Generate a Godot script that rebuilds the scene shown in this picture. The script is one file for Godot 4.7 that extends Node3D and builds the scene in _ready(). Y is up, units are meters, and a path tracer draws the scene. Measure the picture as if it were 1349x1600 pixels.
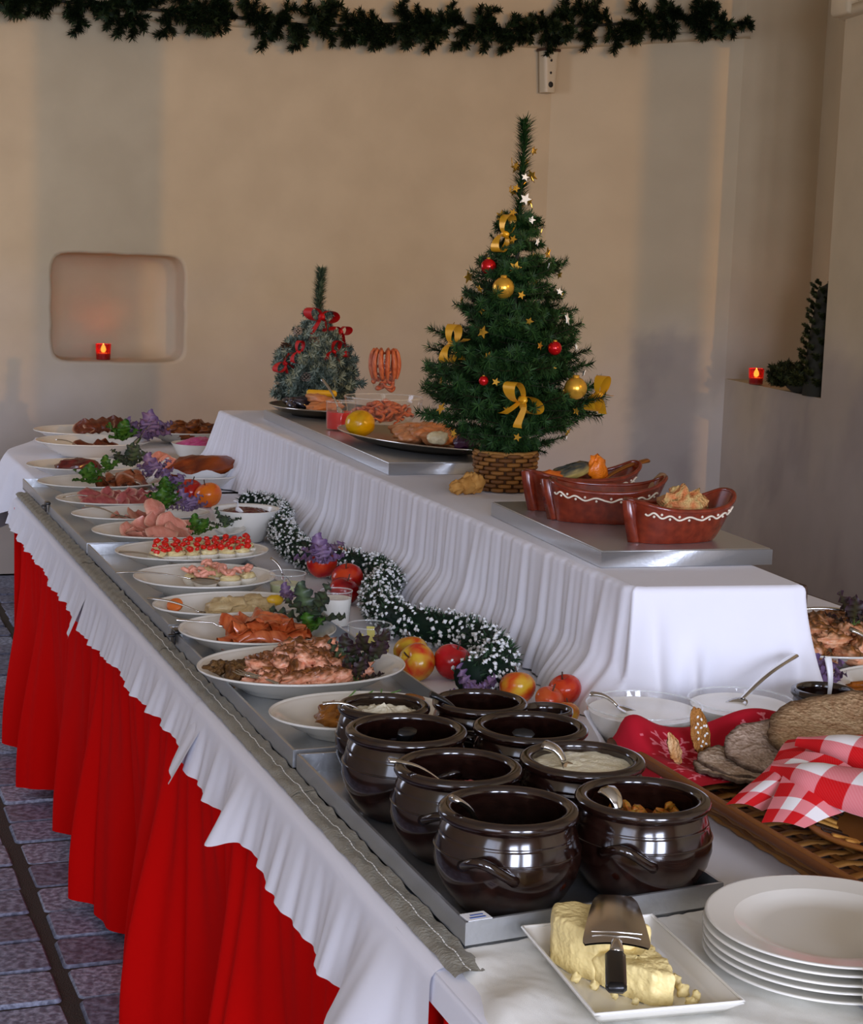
extends Node3D

# ---------------------------------------------------------------- mesh builder
class MB:
	var v := PackedVector3Array()
	var uv := PackedVector2Array()
	var c := PackedColorArray()
	var ix := PackedInt32Array()
	var col := Color.WHITE
	var xf := Transform3D.IDENTITY
	var nz := FastNoiseLite.new()

	func _init() -> void:
		nz.seed = 7
		nz.frequency = 1.0

	func p(pos: Vector3, t := Vector2.ZERO) -> int:
		v.append(xf * pos)
		uv.append(t)
		c.append(col)
		return v.size() - 1

	func tri(a: int, b: int, d: int) -> void:
		ix.append(a)
		ix.append(d)
		ix.append(b)

	func quad(a: int, b: int, d: int, e: int) -> void:
		tri(a, b, d)
		tri(a, d, e)

	func grid(nu: int, nv: int, f: Callable, wrap := false, cf = null) -> MB:
		var base := v.size()
		var row := nu if wrap else nu + 1
		for j in nv + 1:
			for i in row:
				var a := float(i) / nu
				var b := float(j) / nv
				var pos: Vector3 = f.call(a, b)
				if cf != null:
					col = cf.call(a, b, pos)
				p(pos, Vector2(a, b))
		for j in nv:
			for i in nu:
				var i2 := (i + 1) % row
				quad(base + j * row + i, base + j * row + i2, base + (j + 1) * row + i2, base + (j + 1) * row + i)
		return self

	# profile of (radius, height), outside from the bottom up; a repeated point makes a crease
	func lathe(prof: Array, seg := 32, sx := 1.0, sz := 1.0, cf = null) -> MB:
		var strip: Array = []
		var strips: Array = []
		for q in prof:
			if strip.size() and strip[-1].distance_to(q) < 1e-6:
				strips.append(strip)
				strip = [q]
			else:
				strip.append(q)
		strips.append(strip)
		for s in strips:
			if s.size() < 2:
				continue
			var f := func(a: float, b: float) -> Vector3:
				var q: Vector2 = s[int(round(b * (s.size() - 1)))]
				return Vector3(cos(a * TAU) * q.x * sx, q.y, -sin(a * TAU) * q.x * sz)
			grid(seg, s.size() - 1, f, true, cf)
		return self

	func tube(path: Array, rad, seg := 8, flat := 1.0, caps := true) -> MB:
		var n := path.size()
		var t0: Vector3 = (path[1] - path[0]).normalized()
		var side := t0.cross(Vector3.UP)
		if side.length() < 0.1:
			side = t0.cross(Vector3.RIGHT)
		side = side.normalized()
		var base := v.size()
		for k in n:
			var t: Vector3 = (path[mini(k + 1, n - 1)] - path[maxi(k - 1, 0)]).normalized()
			side = (side - t * side.dot(t)).normalized()
			var up := side.cross(t)
			var r: float = rad[k] if rad is Array else rad
			for i in seg:
				var a := TAU * i / seg
				p(path[k] + side * cos(a) * r + up * sin(a) * r * flat, Vector2(float(i) / seg, float(k) / (n - 1)))
		for k in n - 1:
			for i in seg:
				var i2 := (i + 1) % seg
				quad(base + k * seg + i, base + k * seg + i2, base + (k + 1) * seg + i2, base + (k + 1) * seg + i)
		if caps:
			for e in [0, n - 1]:
				var m := p(path[e])
				for i in seg:
					var a0: int = base + e * seg + i
					var a1: int = base + e * seg + (i + 1) % seg
					if e == 0:
						tri(m, a1, a0)
					else:
						tri(m, a0, a1)
		return self

	func blob(at: Vector3, r: Vector3, amp := 0.15, fq := 1.5, off := 0.0, nu := 16, nv := 10, cf = null, flat_bottom := 0.0) -> MB:
		var f := func(a: float, b: float) -> Vector3:
			var th := a * TAU
			var ph := (b - 0.5) * PI
			var d := Vector3(cos(th) * cos(ph), sin(ph), -sin(th) * cos(ph))
			var k := 1.0 + amp * nz.get_noise_3dv(d * fq + Vector3(off, off * 1.7, -off)) * 2.0
			var q := d * k
			if flat_bottom > 0.0 and q.y < -1.0 + flat_bottom:
				q.y = -1.0 + flat_bottom
			return at + q * r
		return grid(nu, nv, f, true, cf)

	func box(at: Vector3, size: Vector3, bev := 0.0) -> MB:
		var h := size * 0.5
		var b := minf(bev, minf(h.x, minf(h.y, h.z)) * 0.9)
		var id := {}
		for ax in 3:
			for s in [-1, 1]:
				var u := (ax + 1) % 3
				var w := (ax + 2) % 3
				var q := []
				for k in [[-1, -1], [1, -1], [1, 1], [-1, 1]]:
					var d := Vector3.ZERO
					d[ax] = s * h[ax]
					d[u] = k[0] * (h[u] - b)
					d[w] = k[1] * (h[w] - b)
					var n := p(at + d, Vector2(k[0] * 0.5 + 0.5, k[1] * 0.5 + 0.5))
					var sg := [0, 0, 0]
					sg[ax] = s
					sg[u] = k[0]
					sg[w] = k[1]
					id[[ax, sg]] = n
					q.append(n)
				if s > 0:
					quad(q[0], q[1], q[2], q[3])
				else:
					quad(q[3], q[2], q[1], q[0])
		if b > 0.0:
			for ax in 3:
				var u := (ax + 1) % 3
				var w := (ax + 2) % 3
				for su in [-1, 1]:
					for sw in [-1, 1]:
						var lo := [0, 0, 0]
						var hi := [0, 0, 0]
						lo[ax] = -1
						hi[ax] = 1
						lo[u] = su
						hi[u] = su
						lo[w] = sw
						hi[w] = sw
						var q := [id[[u, lo]], id[[u, hi]], id[[w, hi]], id[[w, lo]]]
						if su * sw > 0:
							quad(q[3], q[2], q[1], q[0])
						else:
							quad(q[0], q[1], q[2], q[3])
			for sx in [-1, 1]:
				for sy in [-1, 1]:
					for sz in [-1, 1]:
						var k := [sx, sy, sz]
						if sx * sy * sz > 0:
							tri(id[[0, k]], id[[1, k]], id[[2, k]])
						else:
							tri(id[[2, k]], id[[1, k]], id[[0, k]])
		return self

	# a flat outline in x,z pushed up from y0 to y1, with a small chamfer round its top
	func slab(poly: Array, y0: float, y1: float, bev := 0.0) -> MB:
		var pp := PackedVector2Array(poly)
		if Geometry2D.is_polygon_clockwise(pp):
			pp.reverse()
		var n := pp.size()
		var mid := Vector2.ZERO
		for q in pp:
			mid += q / n
		var top := []
		for q in pp:
			top.append(q + (mid - q).normalized() * bev)
		var rings := [[pp, y0], [pp, y1 - bev], [top, y1]]
		var ids := []
		for r in rings:
			var one := []
			for k in n:
				one.append(p(Vector3(r[0][k].x, r[1], r[0][k].y), r[0][k]))
			ids.append(one)
		for r in 2:
			for k in n:
				var k2 := (k + 1) % n
				quad(ids[r][k2], ids[r][k], ids[r + 1][k], ids[r + 1][k2])
		var t := Geometry2D.triangulate_polygon(pp)
		var cap := []
		var low := []
		for k in n:
			cap.append(p(Vector3(top[k].x, y1, top[k].y), top[k]))
			low.append(p(Vector3(pp[k].x, y0, pp[k].y), pp[k]))
		for k in range(0, t.size(), 3):
			face_up(cap[t[k]], cap[t[k + 1]], cap[t[k + 2]], 1.0)
			face_up(low[t[k]], low[t[k + 1]], low[t[k + 2]], -1.0)
		return self

	func face_up(a: int, b: int, d: int, way: float) -> void:
		var up := (xf.basis * Vector3.UP) * way
		if (v[b] - v[a]).cross(v[d] - v[a]).dot(up) > 0.0:
			tri(a, b, d)
		else:
			tri(a, d, b)

	func mesh() -> ArrayMesh:
		var n := PackedVector3Array()
		n.resize(v.size())
		for k in range(0, ix.size(), 3):
			var a := ix[k]
			var b := ix[k + 1]
			var d := ix[k + 2]
			var fn := (v[d] - v[a]).cross(v[b] - v[a])
			n[a] += fn
			n[b] += fn
			n[d] += fn
		for k in n.size():
			n[k] = n[k].normalized() if n[k].length_squared() > 1e-20 else Vector3.UP
		var arr := []
		arr.resize(Mesh.ARRAY_MAX)
		arr[Mesh.ARRAY_VERTEX] = v
		arr[Mesh.ARRAY_NORMAL] = n
		arr[Mesh.ARRAY_TEX_UV] = uv
		arr[Mesh.ARRAY_COLOR] = c
		arr[Mesh.ARRAY_INDEX] = ix
		var m := ArrayMesh.new()
		m.add_surface_from_arrays(Mesh.PRIMITIVE_TRIANGLES, arr)
		return m

var M := {}
var rng := RandomNumberGenerator.new()
var nz := FastNoiseLite.new()

# ---------------------------------------------------------------- things and parts
func thing(called: String, label: String, category: String, at := Vector3.ZERO, turn := 0.0, group := "") -> Node3D:
	var o := Node3D.new()
	o.name = called
	add_child(o, true)
	o.position = at
	o.rotation.y = turn
	return tag(o, label, category, group)

func tag(o: Node3D, label: String, category: String, group := "") -> Node3D:
	o.set_meta("label", label)
	o.set_meta("category", category)
	if group != "":
		o.set_meta("group", group)
	return o

func part(root: Node3D, called: String, shape, m: Material, at := Transform3D.IDENTITY) -> MeshInstance3D:
	var o := MeshInstance3D.new()
	o.name = called
	o.mesh = shape.mesh() if shape is MB else shape
	o.material_override = m
	o.transform = at
	root.add_child(o, true)
	return o

func single(called: String, label: String, category: String, shape, m: Material, at := Transform3D.IDENTITY, group := "") -> MeshInstance3D:
	var o := part(self, called, shape, m, at)
	tag(o, label, category, group)
	return o

func struct(called: String, shape, m: Material, label := "", root: Node3D = null) -> MeshInstance3D:
	var o := part(root if root else self, called, shape, m)
	if root == null:
		o.set_meta("kind", "structure")
		o.set_meta("label", label)
		o.set_meta("category", called.split("_")[0])
	return o

func copy(o: Node3D, label: String, at: Vector3, turn := 0.0, group := "", size := 1.0) -> Node3D:
	var d: Node3D = o.duplicate()
	d.name = o.name
	add_child(d, true)
	d.transform = Transform3D(Basis(Vector3.UP, turn).scaled(Vector3.ONE * size), at)
	return tag(d, label, o.get_meta("category"), group)

func tf(at: Vector3, rx := 0.0, ry := 0.0, rz := 0.0, s := Vector3.ONE) -> Transform3D:
	return Transform3D(Basis.from_euler(Vector3(rx, ry, rz)) * Basis.from_scale(s), at)

func lc(r: int, g: int, b: int) -> Color:   # a colour as seen, made linear for vertex colours
	return Color8(r, g, b).srgb_to_linear()

func rf(a: float, b: float) -> float:
	return rng.randf_range(a, b)

func n3(p: Vector3) -> float:
	return nz.get_noise_3dv(p)

# ---------------------------------------------------------------- materials
func noise_tex(fq: float, c0: Color, c1: Color, size := 256, oct := 4, kind := FastNoiseLite.TYPE_SIMPLEX_SMOOTH, sd := 1) -> NoiseTexture2D:
	var n := FastNoiseLite.new()
	n.noise_type = kind
	n.frequency = fq
	n.fractal_octaves = oct
	n.seed = sd
	var g := Gradient.new()
	g.set_color(0, c0)
	g.set_color(1, c1)
	g.set_offset(0, 0.2)
	g.set_offset(1, 0.8)
	var t := NoiseTexture2D.new()
	t.width = size
	t.height = size
	t.seamless = true
	t.noise = n
	t.color_ramp = g
	return t

func mat(called: String, col: Color, rough := 0.6, metal := 0.0, spec := 0.5) -> StandardMaterial3D:
	var m := StandardMaterial3D.new()
	m.resource_name = called
	m.albedo_color = col
	m.roughness = rough
	m.metallic = metal
	m.metallic_specular = spec
	m.cull_mode = BaseMaterial3D.CULL_DISABLED
	M[called] = m
	return m

func vmat(called: String, rough := 0.6, spec := 0.5) -> StandardMaterial3D:
	var m := mat(called, Color.WHITE, rough, 0.0, spec)
	m.vertex_color_use_as_albedo = true
	return m

func texd(m: StandardMaterial3D, tex: Texture2D, scale: float, world := false) -> StandardMaterial3D:
	m.albedo_texture = tex
	m.uv1_triplanar = true
	m.uv1_world_triplanar = world
	m.uv1_scale = Vector3.ONE * scale
	return m

func bumpd(m: StandardMaterial3D, tex: Texture2D, cm: float, scale := 0.0) -> StandardMaterial3D:
	m.heightmap_enabled = true
	m.heightmap_texture = tex
	m.heightmap_scale = cm
	if scale > 0.0:
		m.uv1_triplanar = true
		m.uv1_scale = Vector3.ONE * scale
	return m

func glassy(called: String, col: Color, alpha: float) -> StandardMaterial3D:
	var m := mat(called, Color(col.r, col.g, col.b, alpha), 0.03)
	m.transparency = BaseMaterial3D.TRANSPARENCY_ALPHA
	return m

func make_materials() -> void:
	var fine := noise_tex(0.05, Color(0.2, 0.2, 0.2), Color(0.8, 0.8, 0.8), 256, 4)
	var grain := noise_tex(0.18, Color(0, 0, 0), Color(1, 1, 1), 256, 3, FastNoiseLite.TYPE_SIMPLEX_SMOOTH, 5)
	var cell := noise_tex(0.06, Color(0, 0, 0), Color(1, 1, 1), 256, 2, FastNoiseLite.TYPE_CELLULAR, 9)
	var mottled := noise_tex(0.012, Color(0.965, 0.962, 0.96), Color(1, 1, 1), 512, 5, FastNoiseLite.TYPE_SIMPLEX_SMOOTH, 3)
	var stone := noise_tex(0.03, Color(0.55, 0.55, 0.58), Color(1.0, 1.0, 1.0), 512, 5, FastNoiseLite.TYPE_SIMPLEX_SMOOTH, 12)
	var m := vmat("plaster", 0.92, 0.25)
	bumpd(texd(m, mottled, 0.45, true), mottled, 0.6)
	m = mat("paver", Color8(160, 170, 196), 0.5)
	bumpd(texd(m, stone, 3.0, true), stone, 0.18)
	m = mat("paver_dark", Color8(140, 146, 170), 0.5)
	bumpd(texd(m, stone, 2.6, true), stone, 0.18)
	m = mat("paver_light", Color8(178, 188, 212), 0.45)
	bumpd(texd(m, stone, 3.4, true), stone, 0.18)
	m = mat("mortar", Color8(62, 54, 46), 0.95)
	bumpd(m, grain, 0.15, 4.0)
	m = mat("linen", Color8(238, 238, 244), 0.85, 0.0, 0.3)
	bumpd(m, grain, 0.012, 30.0)
	m = mat("cream_linen", Color8(236, 234, 224), 0.85, 0.0, 0.3)
	bumpd(m, grain, 0.02, 25.0)
	m = mat("red_cloth", Color8(216, 12, 10), 0.9, 0.0, 0.15)
	bumpd(m, grain, 0.015, 30.0)
	m = mat("grey_strip", Color8(142, 138, 124), 0.55)
	bumpd(m, fine, 0.15, 12.0)
	mat("thread", Color8(225, 222, 210), 0.8)
	m = mat("aluminium", Color8(205, 208, 210), 0.34, 0.85)
	bumpd(m, fine, 0.02, 8.0)
	mat("chrome", Color8(215, 212, 206), 0.16, 1.0)
	mat("platter_silver", Color8(150, 140, 122), 0.28, 1.0)
	mat("black_plastic", Color8(14, 14, 15), 0.3)
	mat("white_plastic", Color8(222, 222, 222), 0.35)
	m = mat("porcelain", Color8(236, 233, 222), 0.14)
	m = mat("stoneware", Color8(40, 21, 15), 0.13, 0.0, 0.7)
	texd(m, noise_tex(0.03, Color(0.55, 0.5, 0.5), Color(1, 1, 1), 256, 4, FastNoiseLite.TYPE_SIMPLEX_SMOOTH, 21), 5.0)
	m = mat("terracotta", Color8(134, 47, 24), 0.2, 0.0, 0.6)
	texd(m, noise_tex(0.03, Color(0.75, 0.7, 0.7), Color(1, 1, 1), 256, 4, FastNoiseLite.TYPE_SIMPLEX_SMOOTH, 22), 6.0)
	mat("slip_white", Color8(232, 220, 196), 0.35)
	glassy("glass", Color(0.95, 0.98, 0.97), 0.03)
	glassy("frosted", Color(0.95, 0.98, 0.97), 0.22)
	m = mat("candle_red", Color8(170, 6, 4, 165), 0.3)
	m.transparency = BaseMaterial3D.TRANSPARENCY_ALPHA
	mat("wax", Color8(240, 190, 150), 0.6)
	m = mat("flame", Color8(255, 200, 120), 0.8)
	m.emission_enabled = true
	m.emission = Color8(255, 150, 50)
	m.emission_energy_multiplier = 9.0
	m = mat("unseen_lamp_glow", Color8(255, 230, 190), 0.8)
	m.emission_enabled = true
	m.emission = Color8(255, 200, 140)
	m.emission_energy_multiplier = 3.0
	m = vmat("needles", 0.6, 0.3)
	mat("wire", Color8(40, 38, 24), 0.8)
	mat("gold", Color8(232, 176, 62), 0.25, 0.7)
	mat("gold_foil", Color8(232, 168, 34), 0.3, 0.3)
	mat("red_ball", Color8(190, 10, 16), 0.18, 0.4)
	mat("red_ribbon", Color8(200, 8, 14), 0.5)
	mat("tiny_light", Color8(250, 245, 225), 0.2)
	m = vmat("wet", 0.32, 0.5)
	bumpd(m, fine, 0.10, 14.0)
	m = vmat("juicy", 0.2, 0.6)
	m = vmat("dry", 0.8, 0.3)
	bumpd(m, grain, 0.10, 12.0)
	m = vmat("crust", 0.6, 0.4)
	bumpd(m, cell, 0.25, 12.0)
	m = vmat("leafy", 0.45, 0.4)
	m.backlight_enabled = true
	m.backlight = Color(0.25, 0.25, 0.25)
	m = vmat("fruit", 0.22, 0.5)
	m = vmat("weave", 0.5, 0.45)
	bumpd(m, grain, 0.06, 20.0)
	m = vmat("bread", 0.9, 0.2)
	bumpd(texd(m, noise_tex(0.09, Color(0.82, 0.79, 0.77), Color(1, 1, 1), 256, 3, FastNoiseLite.TYPE_SIMPLEX_SMOOTH, 33), 7.0), cell, 0.25)
	m = mat("cheese", Color8(240, 218, 150), 0.5)
	bumpd(m, fine, 0.12, 9.0)
	mat("paper", Color8(240, 240, 238), 0.8)
	mat("ink", Color8(70, 96, 160), 0.8)
	mat("pinhole", Color8(34, 30, 24), 0.7)
	m = mat("dark_wood", Color8(70, 48, 32), 0.6)
	m = mat("device", Color8(205, 190, 160), 0.45)
	# printed cloths
	var im := Image.create(256, 256, false, Image.FORMAT_RGB8)
	im.fill(Color8(236, 232, 228))
	for k in 4:
		im.fill_rect(Rect2i(k * 64, 0, 32, 256), Color8(224, 128, 130))
		im.fill_rect(Rect2i(0, k * 64, 256, 32), Color8(224, 128, 130))
	for a in 4:
		for b in 4:
			im.fill_rect(Rect2i(a * 64, b * 64, 32, 32), Color8(204, 18, 22))
	for y in 256:
		for x in 256:
			if (x + y) % 4 == 0:
				im.set_pixel(x, y, im.get_pixel(x, y).lerp(Color.WHITE, 0.12))
	m = mat("gingham", Color.WHITE, 0.85, 0.0, 0.3)
	m.albedo_texture = ImageTexture.create_from_image(im)
	m.uv1_scale = Vector3(1, 1, 1)
	var sn := Image.create(256, 256, false, Image.FORMAT_RGB8)
	sn.fill(Color8(182, 24, 42))
	for s in [[70, 70, 52], [190, 190, 44], [196, 62, 22], [62, 196, 26], [128, 130, 16]]:
		for k in 8:
			var a: float = TAU * k / 8
			for d in range(4, s[2]):
				var q := Vector2(s[0], s[1]) + Vector2.from_angle(a) * d
				var w: int = 3 if s[2] > 30 else 2
				sn.fill_rect(Rect2i(int(q.x) - w / 2, int(q.y) - w / 2, w, w), Color8(232, 130, 140))
				if d % 14 == 9:
					for e in [-0.6, 0.6]:
						for g in 9:
							var z := q + Vector2.from_angle(a + e) * g
							sn.fill_rect(Rect2i(int(z.x) - 1, int(z.y) - 1, 3, 3), Color8(232, 130, 140))
	for k in 60:
		var q := Vector2i(rng.randi_range(0, 62) * 4, rng.randi_range(0, 62) * 4)
		sn.fill_rect(Rect2i(q.x, q.y, 4, 4), Color8(225, 110, 122))
	m = mat("snow_print", Color.WHITE, 0.8, 0.0, 0.3)
	m.albedo_texture = ImageTexture.create_from_image(sn)

func _ready() -> void:
	# camera: a mild telephoto, turned off the table's long axis, tipped down and a little rolled
	var yaw := deg_to_rad(20.6)
	var pitch := deg_to_rad(8.2)
	var roll := 0.033
	var fw := Vector3(sin(yaw) * cos(pitch), -sin(pitch), -cos(yaw) * cos(pitch))
	var rt := Vector3(cos(yaw), 0, sin(yaw))
	var up := rt.cross(fw)
	var cam := Camera3D.new()
	cam.name = "camera"
	cam.fov = rad_to_deg(2.0 * atan(800.0 / 2700.0))
	cam.near = 0.05
	cam.far = 60.0
	cam.transform = Transform3D(Basis(rt * cos(roll) + up * sin(roll), up * cos(roll) - rt * sin(roll), -fw), Vector3(-0.562, 1.51, 1.671))
	cam.current = true
	add_child(cam)
	# sky outside the windows behind the camera
	var env := Environment.new()
	env.background_mode = Environment.BG_COLOR
	env.background_color = Color8(205, 218, 240)
	env.background_energy_multiplier = 1.0
	env.tonemap_mode = Environment.TONE_MAPPER_LINEAR
	env.tonemap_exposure = 1.45
	env.sdfgi_enabled = true
	env.ssao_enabled = true
	env.ssil_enabled = true
	var we := WorldEnvironment.new()
	we.name = "environment"
	we.environment = env
	add_child(we)
	# daylight of unseen windows; the pair behind the camera lights the table
	daylight("unseen_window_daylight", Vector3(0.85, 1.75, 4.9), Vector3(0.0, -0.10, -1.0), Vector2(1.1, 1.9), 5.2)
	daylight("unseen_window_daylight", Vector3(-0.85, 1.75, 4.9), Vector3(0.12, -0.10, -1.0), Vector2(1.1, 1.9), 5.2)
	daylight("unseen_window_daylight", Vector3(-2.4, 1.7, 2.3), Vector3(1.0, -0.08, -0.7), Vector2(1.6, 1.8), 0.7)  # unseen left windows, placed to light the left sides and right wall
	daylight("unseen_window_daylight", Vector3(-2.4, 1.8, -4.8), Vector3(1.0, -0.05, 0.0), Vector2(1.2, 1.8), 1.0)
	# unseen warm spotlight right of the frame, placed to light the end wall
	var lamp := SpotLight3D.new()
	lamp.name = "unseen_spot_light"
	lamp.position = Vector3(2.75, 2.5, 1.2)
	lamp.light_color = Color(1.0, 0.74, 0.36)
	lamp.light_energy = 5.0
	lamp.light_size = 0.01
	lamp.spot_range = 20.0
	lamp.spot_angle = 30.0
	lamp.spot_angle_attenuation = 0.6
	lamp.spot_attenuation = 2.0
	lamp.shadow_enabled = true
	add_child(lamp)
	lamp.look_at_from_position(lamp.position, Vector3(2.0, 2.1, -6.5))
	rng.seed = 4242
	nz.seed = 11
	nz.frequency = 1.0
	make_materials()
	build_room()
	build_tables()
	build_tier()
	build_trays()
	build_pots()
	build_dishes()
	build_right()
	build_front()
	build_trees()
	build_garlands()
	build_small()

func daylight(called: String, at: Vector3, towards: Vector3, size: Vector2, energy: float) -> void:
	var a := AreaLight3D.new()
	a.name = called
	a.area_size = size
	a.light_color = Color(0.86, 0.89, 1.0)
	a.light_energy = energy
	a.area_normalize_energy = false
	a.area_range = 30.0
	a.shadow_enabled = true
	add_child(a)
	a.look_at_from_position(at, at + towards)

# ---------------------------------------------------------------- the room
const WALL_Y := 4.2

func wall_tint(p: Vector3) -> Color:
	var c := Color8(210, 191, 156).srgb_to_linear()
	var low := Color8(208, 197, 186).srgb_to_linear()
	var t := smoothstep(1.5, 0.4, p.y + 0.35 * n3(p * 1.3))
	return c.lerp(low, t)

# a flat stretch of wall from a to b (seen from inside, a on the left), fine enough for stains
func wall_face(mb: MB, a: Vector3, b: Vector3, y0: float, y1: float, cf: Callable, step := 0.08) -> void:
	var nu := maxi(1, int(a.distance_to(b) / step))
	var nv := maxi(1, int((y1 - y0) / step))
	var f := func(s: float, t: float) -> Vector3:
		var q := a.lerp(b, s)
		return Vector3(q.x, lerpf(y0, y1, t), q.z)
	mb.grid(nu, nv, f, false, cf)

# a wall with thickness between two floor points; "out" is the way to the outside
func wall_block(mb: MB, a: Vector3, b: Vector3, y0: float, y1: float, thick: float, cf: Callable, step := 0.3) -> void:
	var dir := (b - a).normalized()
	var out := Vector3.UP.cross(dir).normalized() * thick
	wall_face(mb, a, b, y0, y1, cf, step)
	mb.col = cf.call(0, 0, a)
	var q := []
	for e in [a, b, b + out, a + out]:
		q.append(mb.p(Vector3(e.x, y0, e.z)))
		q.append(mb.p(Vector3(e.x, y1, e.z)))
	mb.quad(q[4], q[6], q[7], q[5])
	mb.quad(q[2], q[4], q[5], q[3])
	mb.quad(q[6], q[0], q[1], q[7])
	mb.quad(q[1], q[3], q[5], q[7])
	mb.quad(q[0], q[6], q[4], q[2])

func build_room() -> void:
	var tint := func(_a, _b, p: Vector3) -> Color: return wall_tint(p)
	var stained := func(_a, _b, p: Vector3) -> Color:
		var c := wall_tint(p)
		var edge := 0.10 * n3(p * Vector3(5, 5, 5)) + 0.05 * n3(p * 14.0)
		var s := clampf((1.24 - p.y + edge) * 9.0, 0, 1) * smoothstep(3.42, 3.52, p.x + edge * 0.6) * smoothstep(3.78, 3.70, p.x + edge * 0.4)
		var s2 := smoothstep(0.0, 0.35, n3(p * Vector3(3, 1.6, 3))) * smoothstep(1.35, 0.9, p.y)
		return c.lerp(Color8(150, 138, 134).srgb_to_linear(), clampf(s * 0.42 + s2 * 0.18, 0, 0.9))
	# back wall with its rounded niche
	var mb := MB.new()
	var zb := -6.5
	var nx0 := 0.598
	var nx1 := 1.218
	var ny0 := 1.0
	var ny1 := 1.50
	wall_face(mb, Vector3(-1.7, 0, zb), Vector3(0.4, 0, zb), 0, WALL_Y, tint)
	wall_face(mb, Vector3(1.4, 0, zb), Vector3(3.08, 0, zb), 0, WALL_Y, tint)
	wall_face(mb, Vector3(0.4, 0, zb), Vector3(1.4, 0, zb), 0, 0.8, tint)
	wall_face(mb, Vector3(0.4, 0, zb), Vector3(1.4, 0, zb), 1.7, WALL_Y, tint)
	var ring := func(a: float, b: float) -> Vector3:
		var ang := a * TAU
		var d := Vector2(cos(ang), sin(ang))
		var sq := 1.0 / maxf(absf(d.x), absf(d.y))
		var mid := Vector2((nx0 + nx1) * 0.5, (ny0 + ny1) * 0.5)
		var half := Vector2((nx1 - nx0) * 0.5, (ny1 - ny0) * 0.5)
		# superellipse outline with soft corners
		var k := 1.0 / pow(pow(absf(d.x), 9.0) + pow(absf(d.y), 9.0), 1.0 / 9.0)
		var hole := mid + d * k * half
		hole += Vector2(0.006, 0.005) * Vector2(n3(Vector3(d.x * 2, d.y * 2, 1)), n3(Vector3(d.x * 2, d.y * 2, 4)))
		var outer := Vector2(0.9, 1.25) + d * sq * Vector2(0.5, 0.45)
		var s := b * 10.0
		if s < 1.0:
			var q := outer.lerp(mid + (hole - mid) * 1.06, s)
			return Vector3(q.x, q.y, zb)
		if s <= 5.0:
			var t := (s - 1.0) / 4.0 * PI * 0.5
			var q := mid + (hole - mid) * (1.0 + 0.06 * (1.0 - sin(t)))
			return Vector3(q.x, q.y, zb - 0.022 * (1.0 - cos(t)))
		if s <= 7.0:
			var t := (s - 5.0) / 2.0
			var q := mid + (hole - mid) * (1.0 - 0.04 * t)
			return Vector3(q.x, q.y, zb - 0.022 - 0.2 * t)
		var t2 := (s - 7.0) / 3.0
		var q2 := mid + (hole - mid) * 0.96 * (1.0 - t2)
		return Vector3(q2.x, q2.y, zb - 0.222 - 0.012 * sin(minf(t2 * 3.0, 1.0) * PI * 0.5))
	mb.grid(96, 10, func(a, b): return ring.call(1.0 - a, b), true, tint)
	mb.col = wall_tint(Vector3.ZERO)
	mb.box(Vector3(0.7, WALL_Y * 0.5, zb - 0.5), Vector3(5.2, WALL_Y, 0.3))
	struct("wall_back", mb, M.plaster, "long cream plastered end wall with a small rounded candle niche")
	# the canted wall right of the corner, and the right wall with its tall niche
	var c0 := Vector3(3.08, 0, zb)
	var c1 := Vector3(3.835, 0, -5.918)
	mb = MB.new()
	wall_face(mb, c0, c1, 0, WALL_Y, stained, 0.025)
	mb.col = wall_tint(Vector3.ZERO)
	mb.box(Vector3(4.1, WALL_Y * 0.5, -6.85), Vector3(2.0, WALL_Y, 0.3))
	mb.box(Vector3(4.75, WALL_Y * 0.5, -6.3), Vector3(0.5, WALL_Y, 1.2))
	struct("wall_canted", mb, M.plaster, "short canted plaster wall with a damp grey stain, between end wall and tall niche")
	var dir := Vector3(sin(deg_to_rad(190.0)), 0, -cos(deg_to_rad(190.0)))
	var inn := Vector3(dir.z, 0, -dir.x)   # into the wall
	var w0 := c1
	var w1 := c1 + dir * 1.2
	var w2 := c1 + dir * 1.9
	mb = MB.new()
	wall_face(mb, w0, w1, 0, 0.985, stained, 0.05)
	wall_face(mb, w1, w2, 0, WALL_Y, stained, 0.08)
	wall_face(mb, w0, w1, 3.3, WALL_Y, tint, 0.1)
	var dp := 0.42
	wall_face(mb, w0 + inn * dp, w1 + inn * dp, 0.9, 3.4, tint, 0.1)     # the niche's back
	wall_face(mb, w0, w0 + inn * (dp + 0.02), 0.9, 3.4, tint, 0.06)             # its far reveal
	wall_face(mb, w1 + inn * (dp + 0.02), w1, 0.9, 3.4, tint, 0.1)              # its near reveal
	mb.col = wall_tint(Vector3.UP * 2)
	var sl := [w0, w1, w1 + inn * dp, w0 + inn * dp]
	var q := []
	for e in sl:
		q.append(mb.p(Vector3(e.x, 0.985, e.z)))
	mb.quad(q[0], q[1], q[2], q[3])
	var q4 := []
	for e in sl:
		q4.append(mb.p(Vector3(e.x, 3.3, e.z)))
	mb.quad(q4[3], q4[2], q4[1], q4[0])
	wall_block(mb, w0 + inn * 0.6 - dir * 0.4, w2 + inn * 0.6, 0, WALL_Y, 0.25, tint)
	wall_block(mb, w2, Vector3(w2.x, 0, 5.0), 0, WALL_Y, 0.4, tint)
	mb.box(w2 + inn * 0.4 + Vector3(0.1, 2.1, 0), Vector3(0.9, WALL_Y, 0.3))
	struct("wall_right", mb, M.plaster, "right plaster wall with a tall deep niche and a stone sill")
	# left side
	mb = MB.new()
	wall_block(mb, Vector3(-2.5, 0, -5.8), Vector3(-1.7, 0, -6.5), 0, WALL_Y, 0.3, tint)
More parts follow.
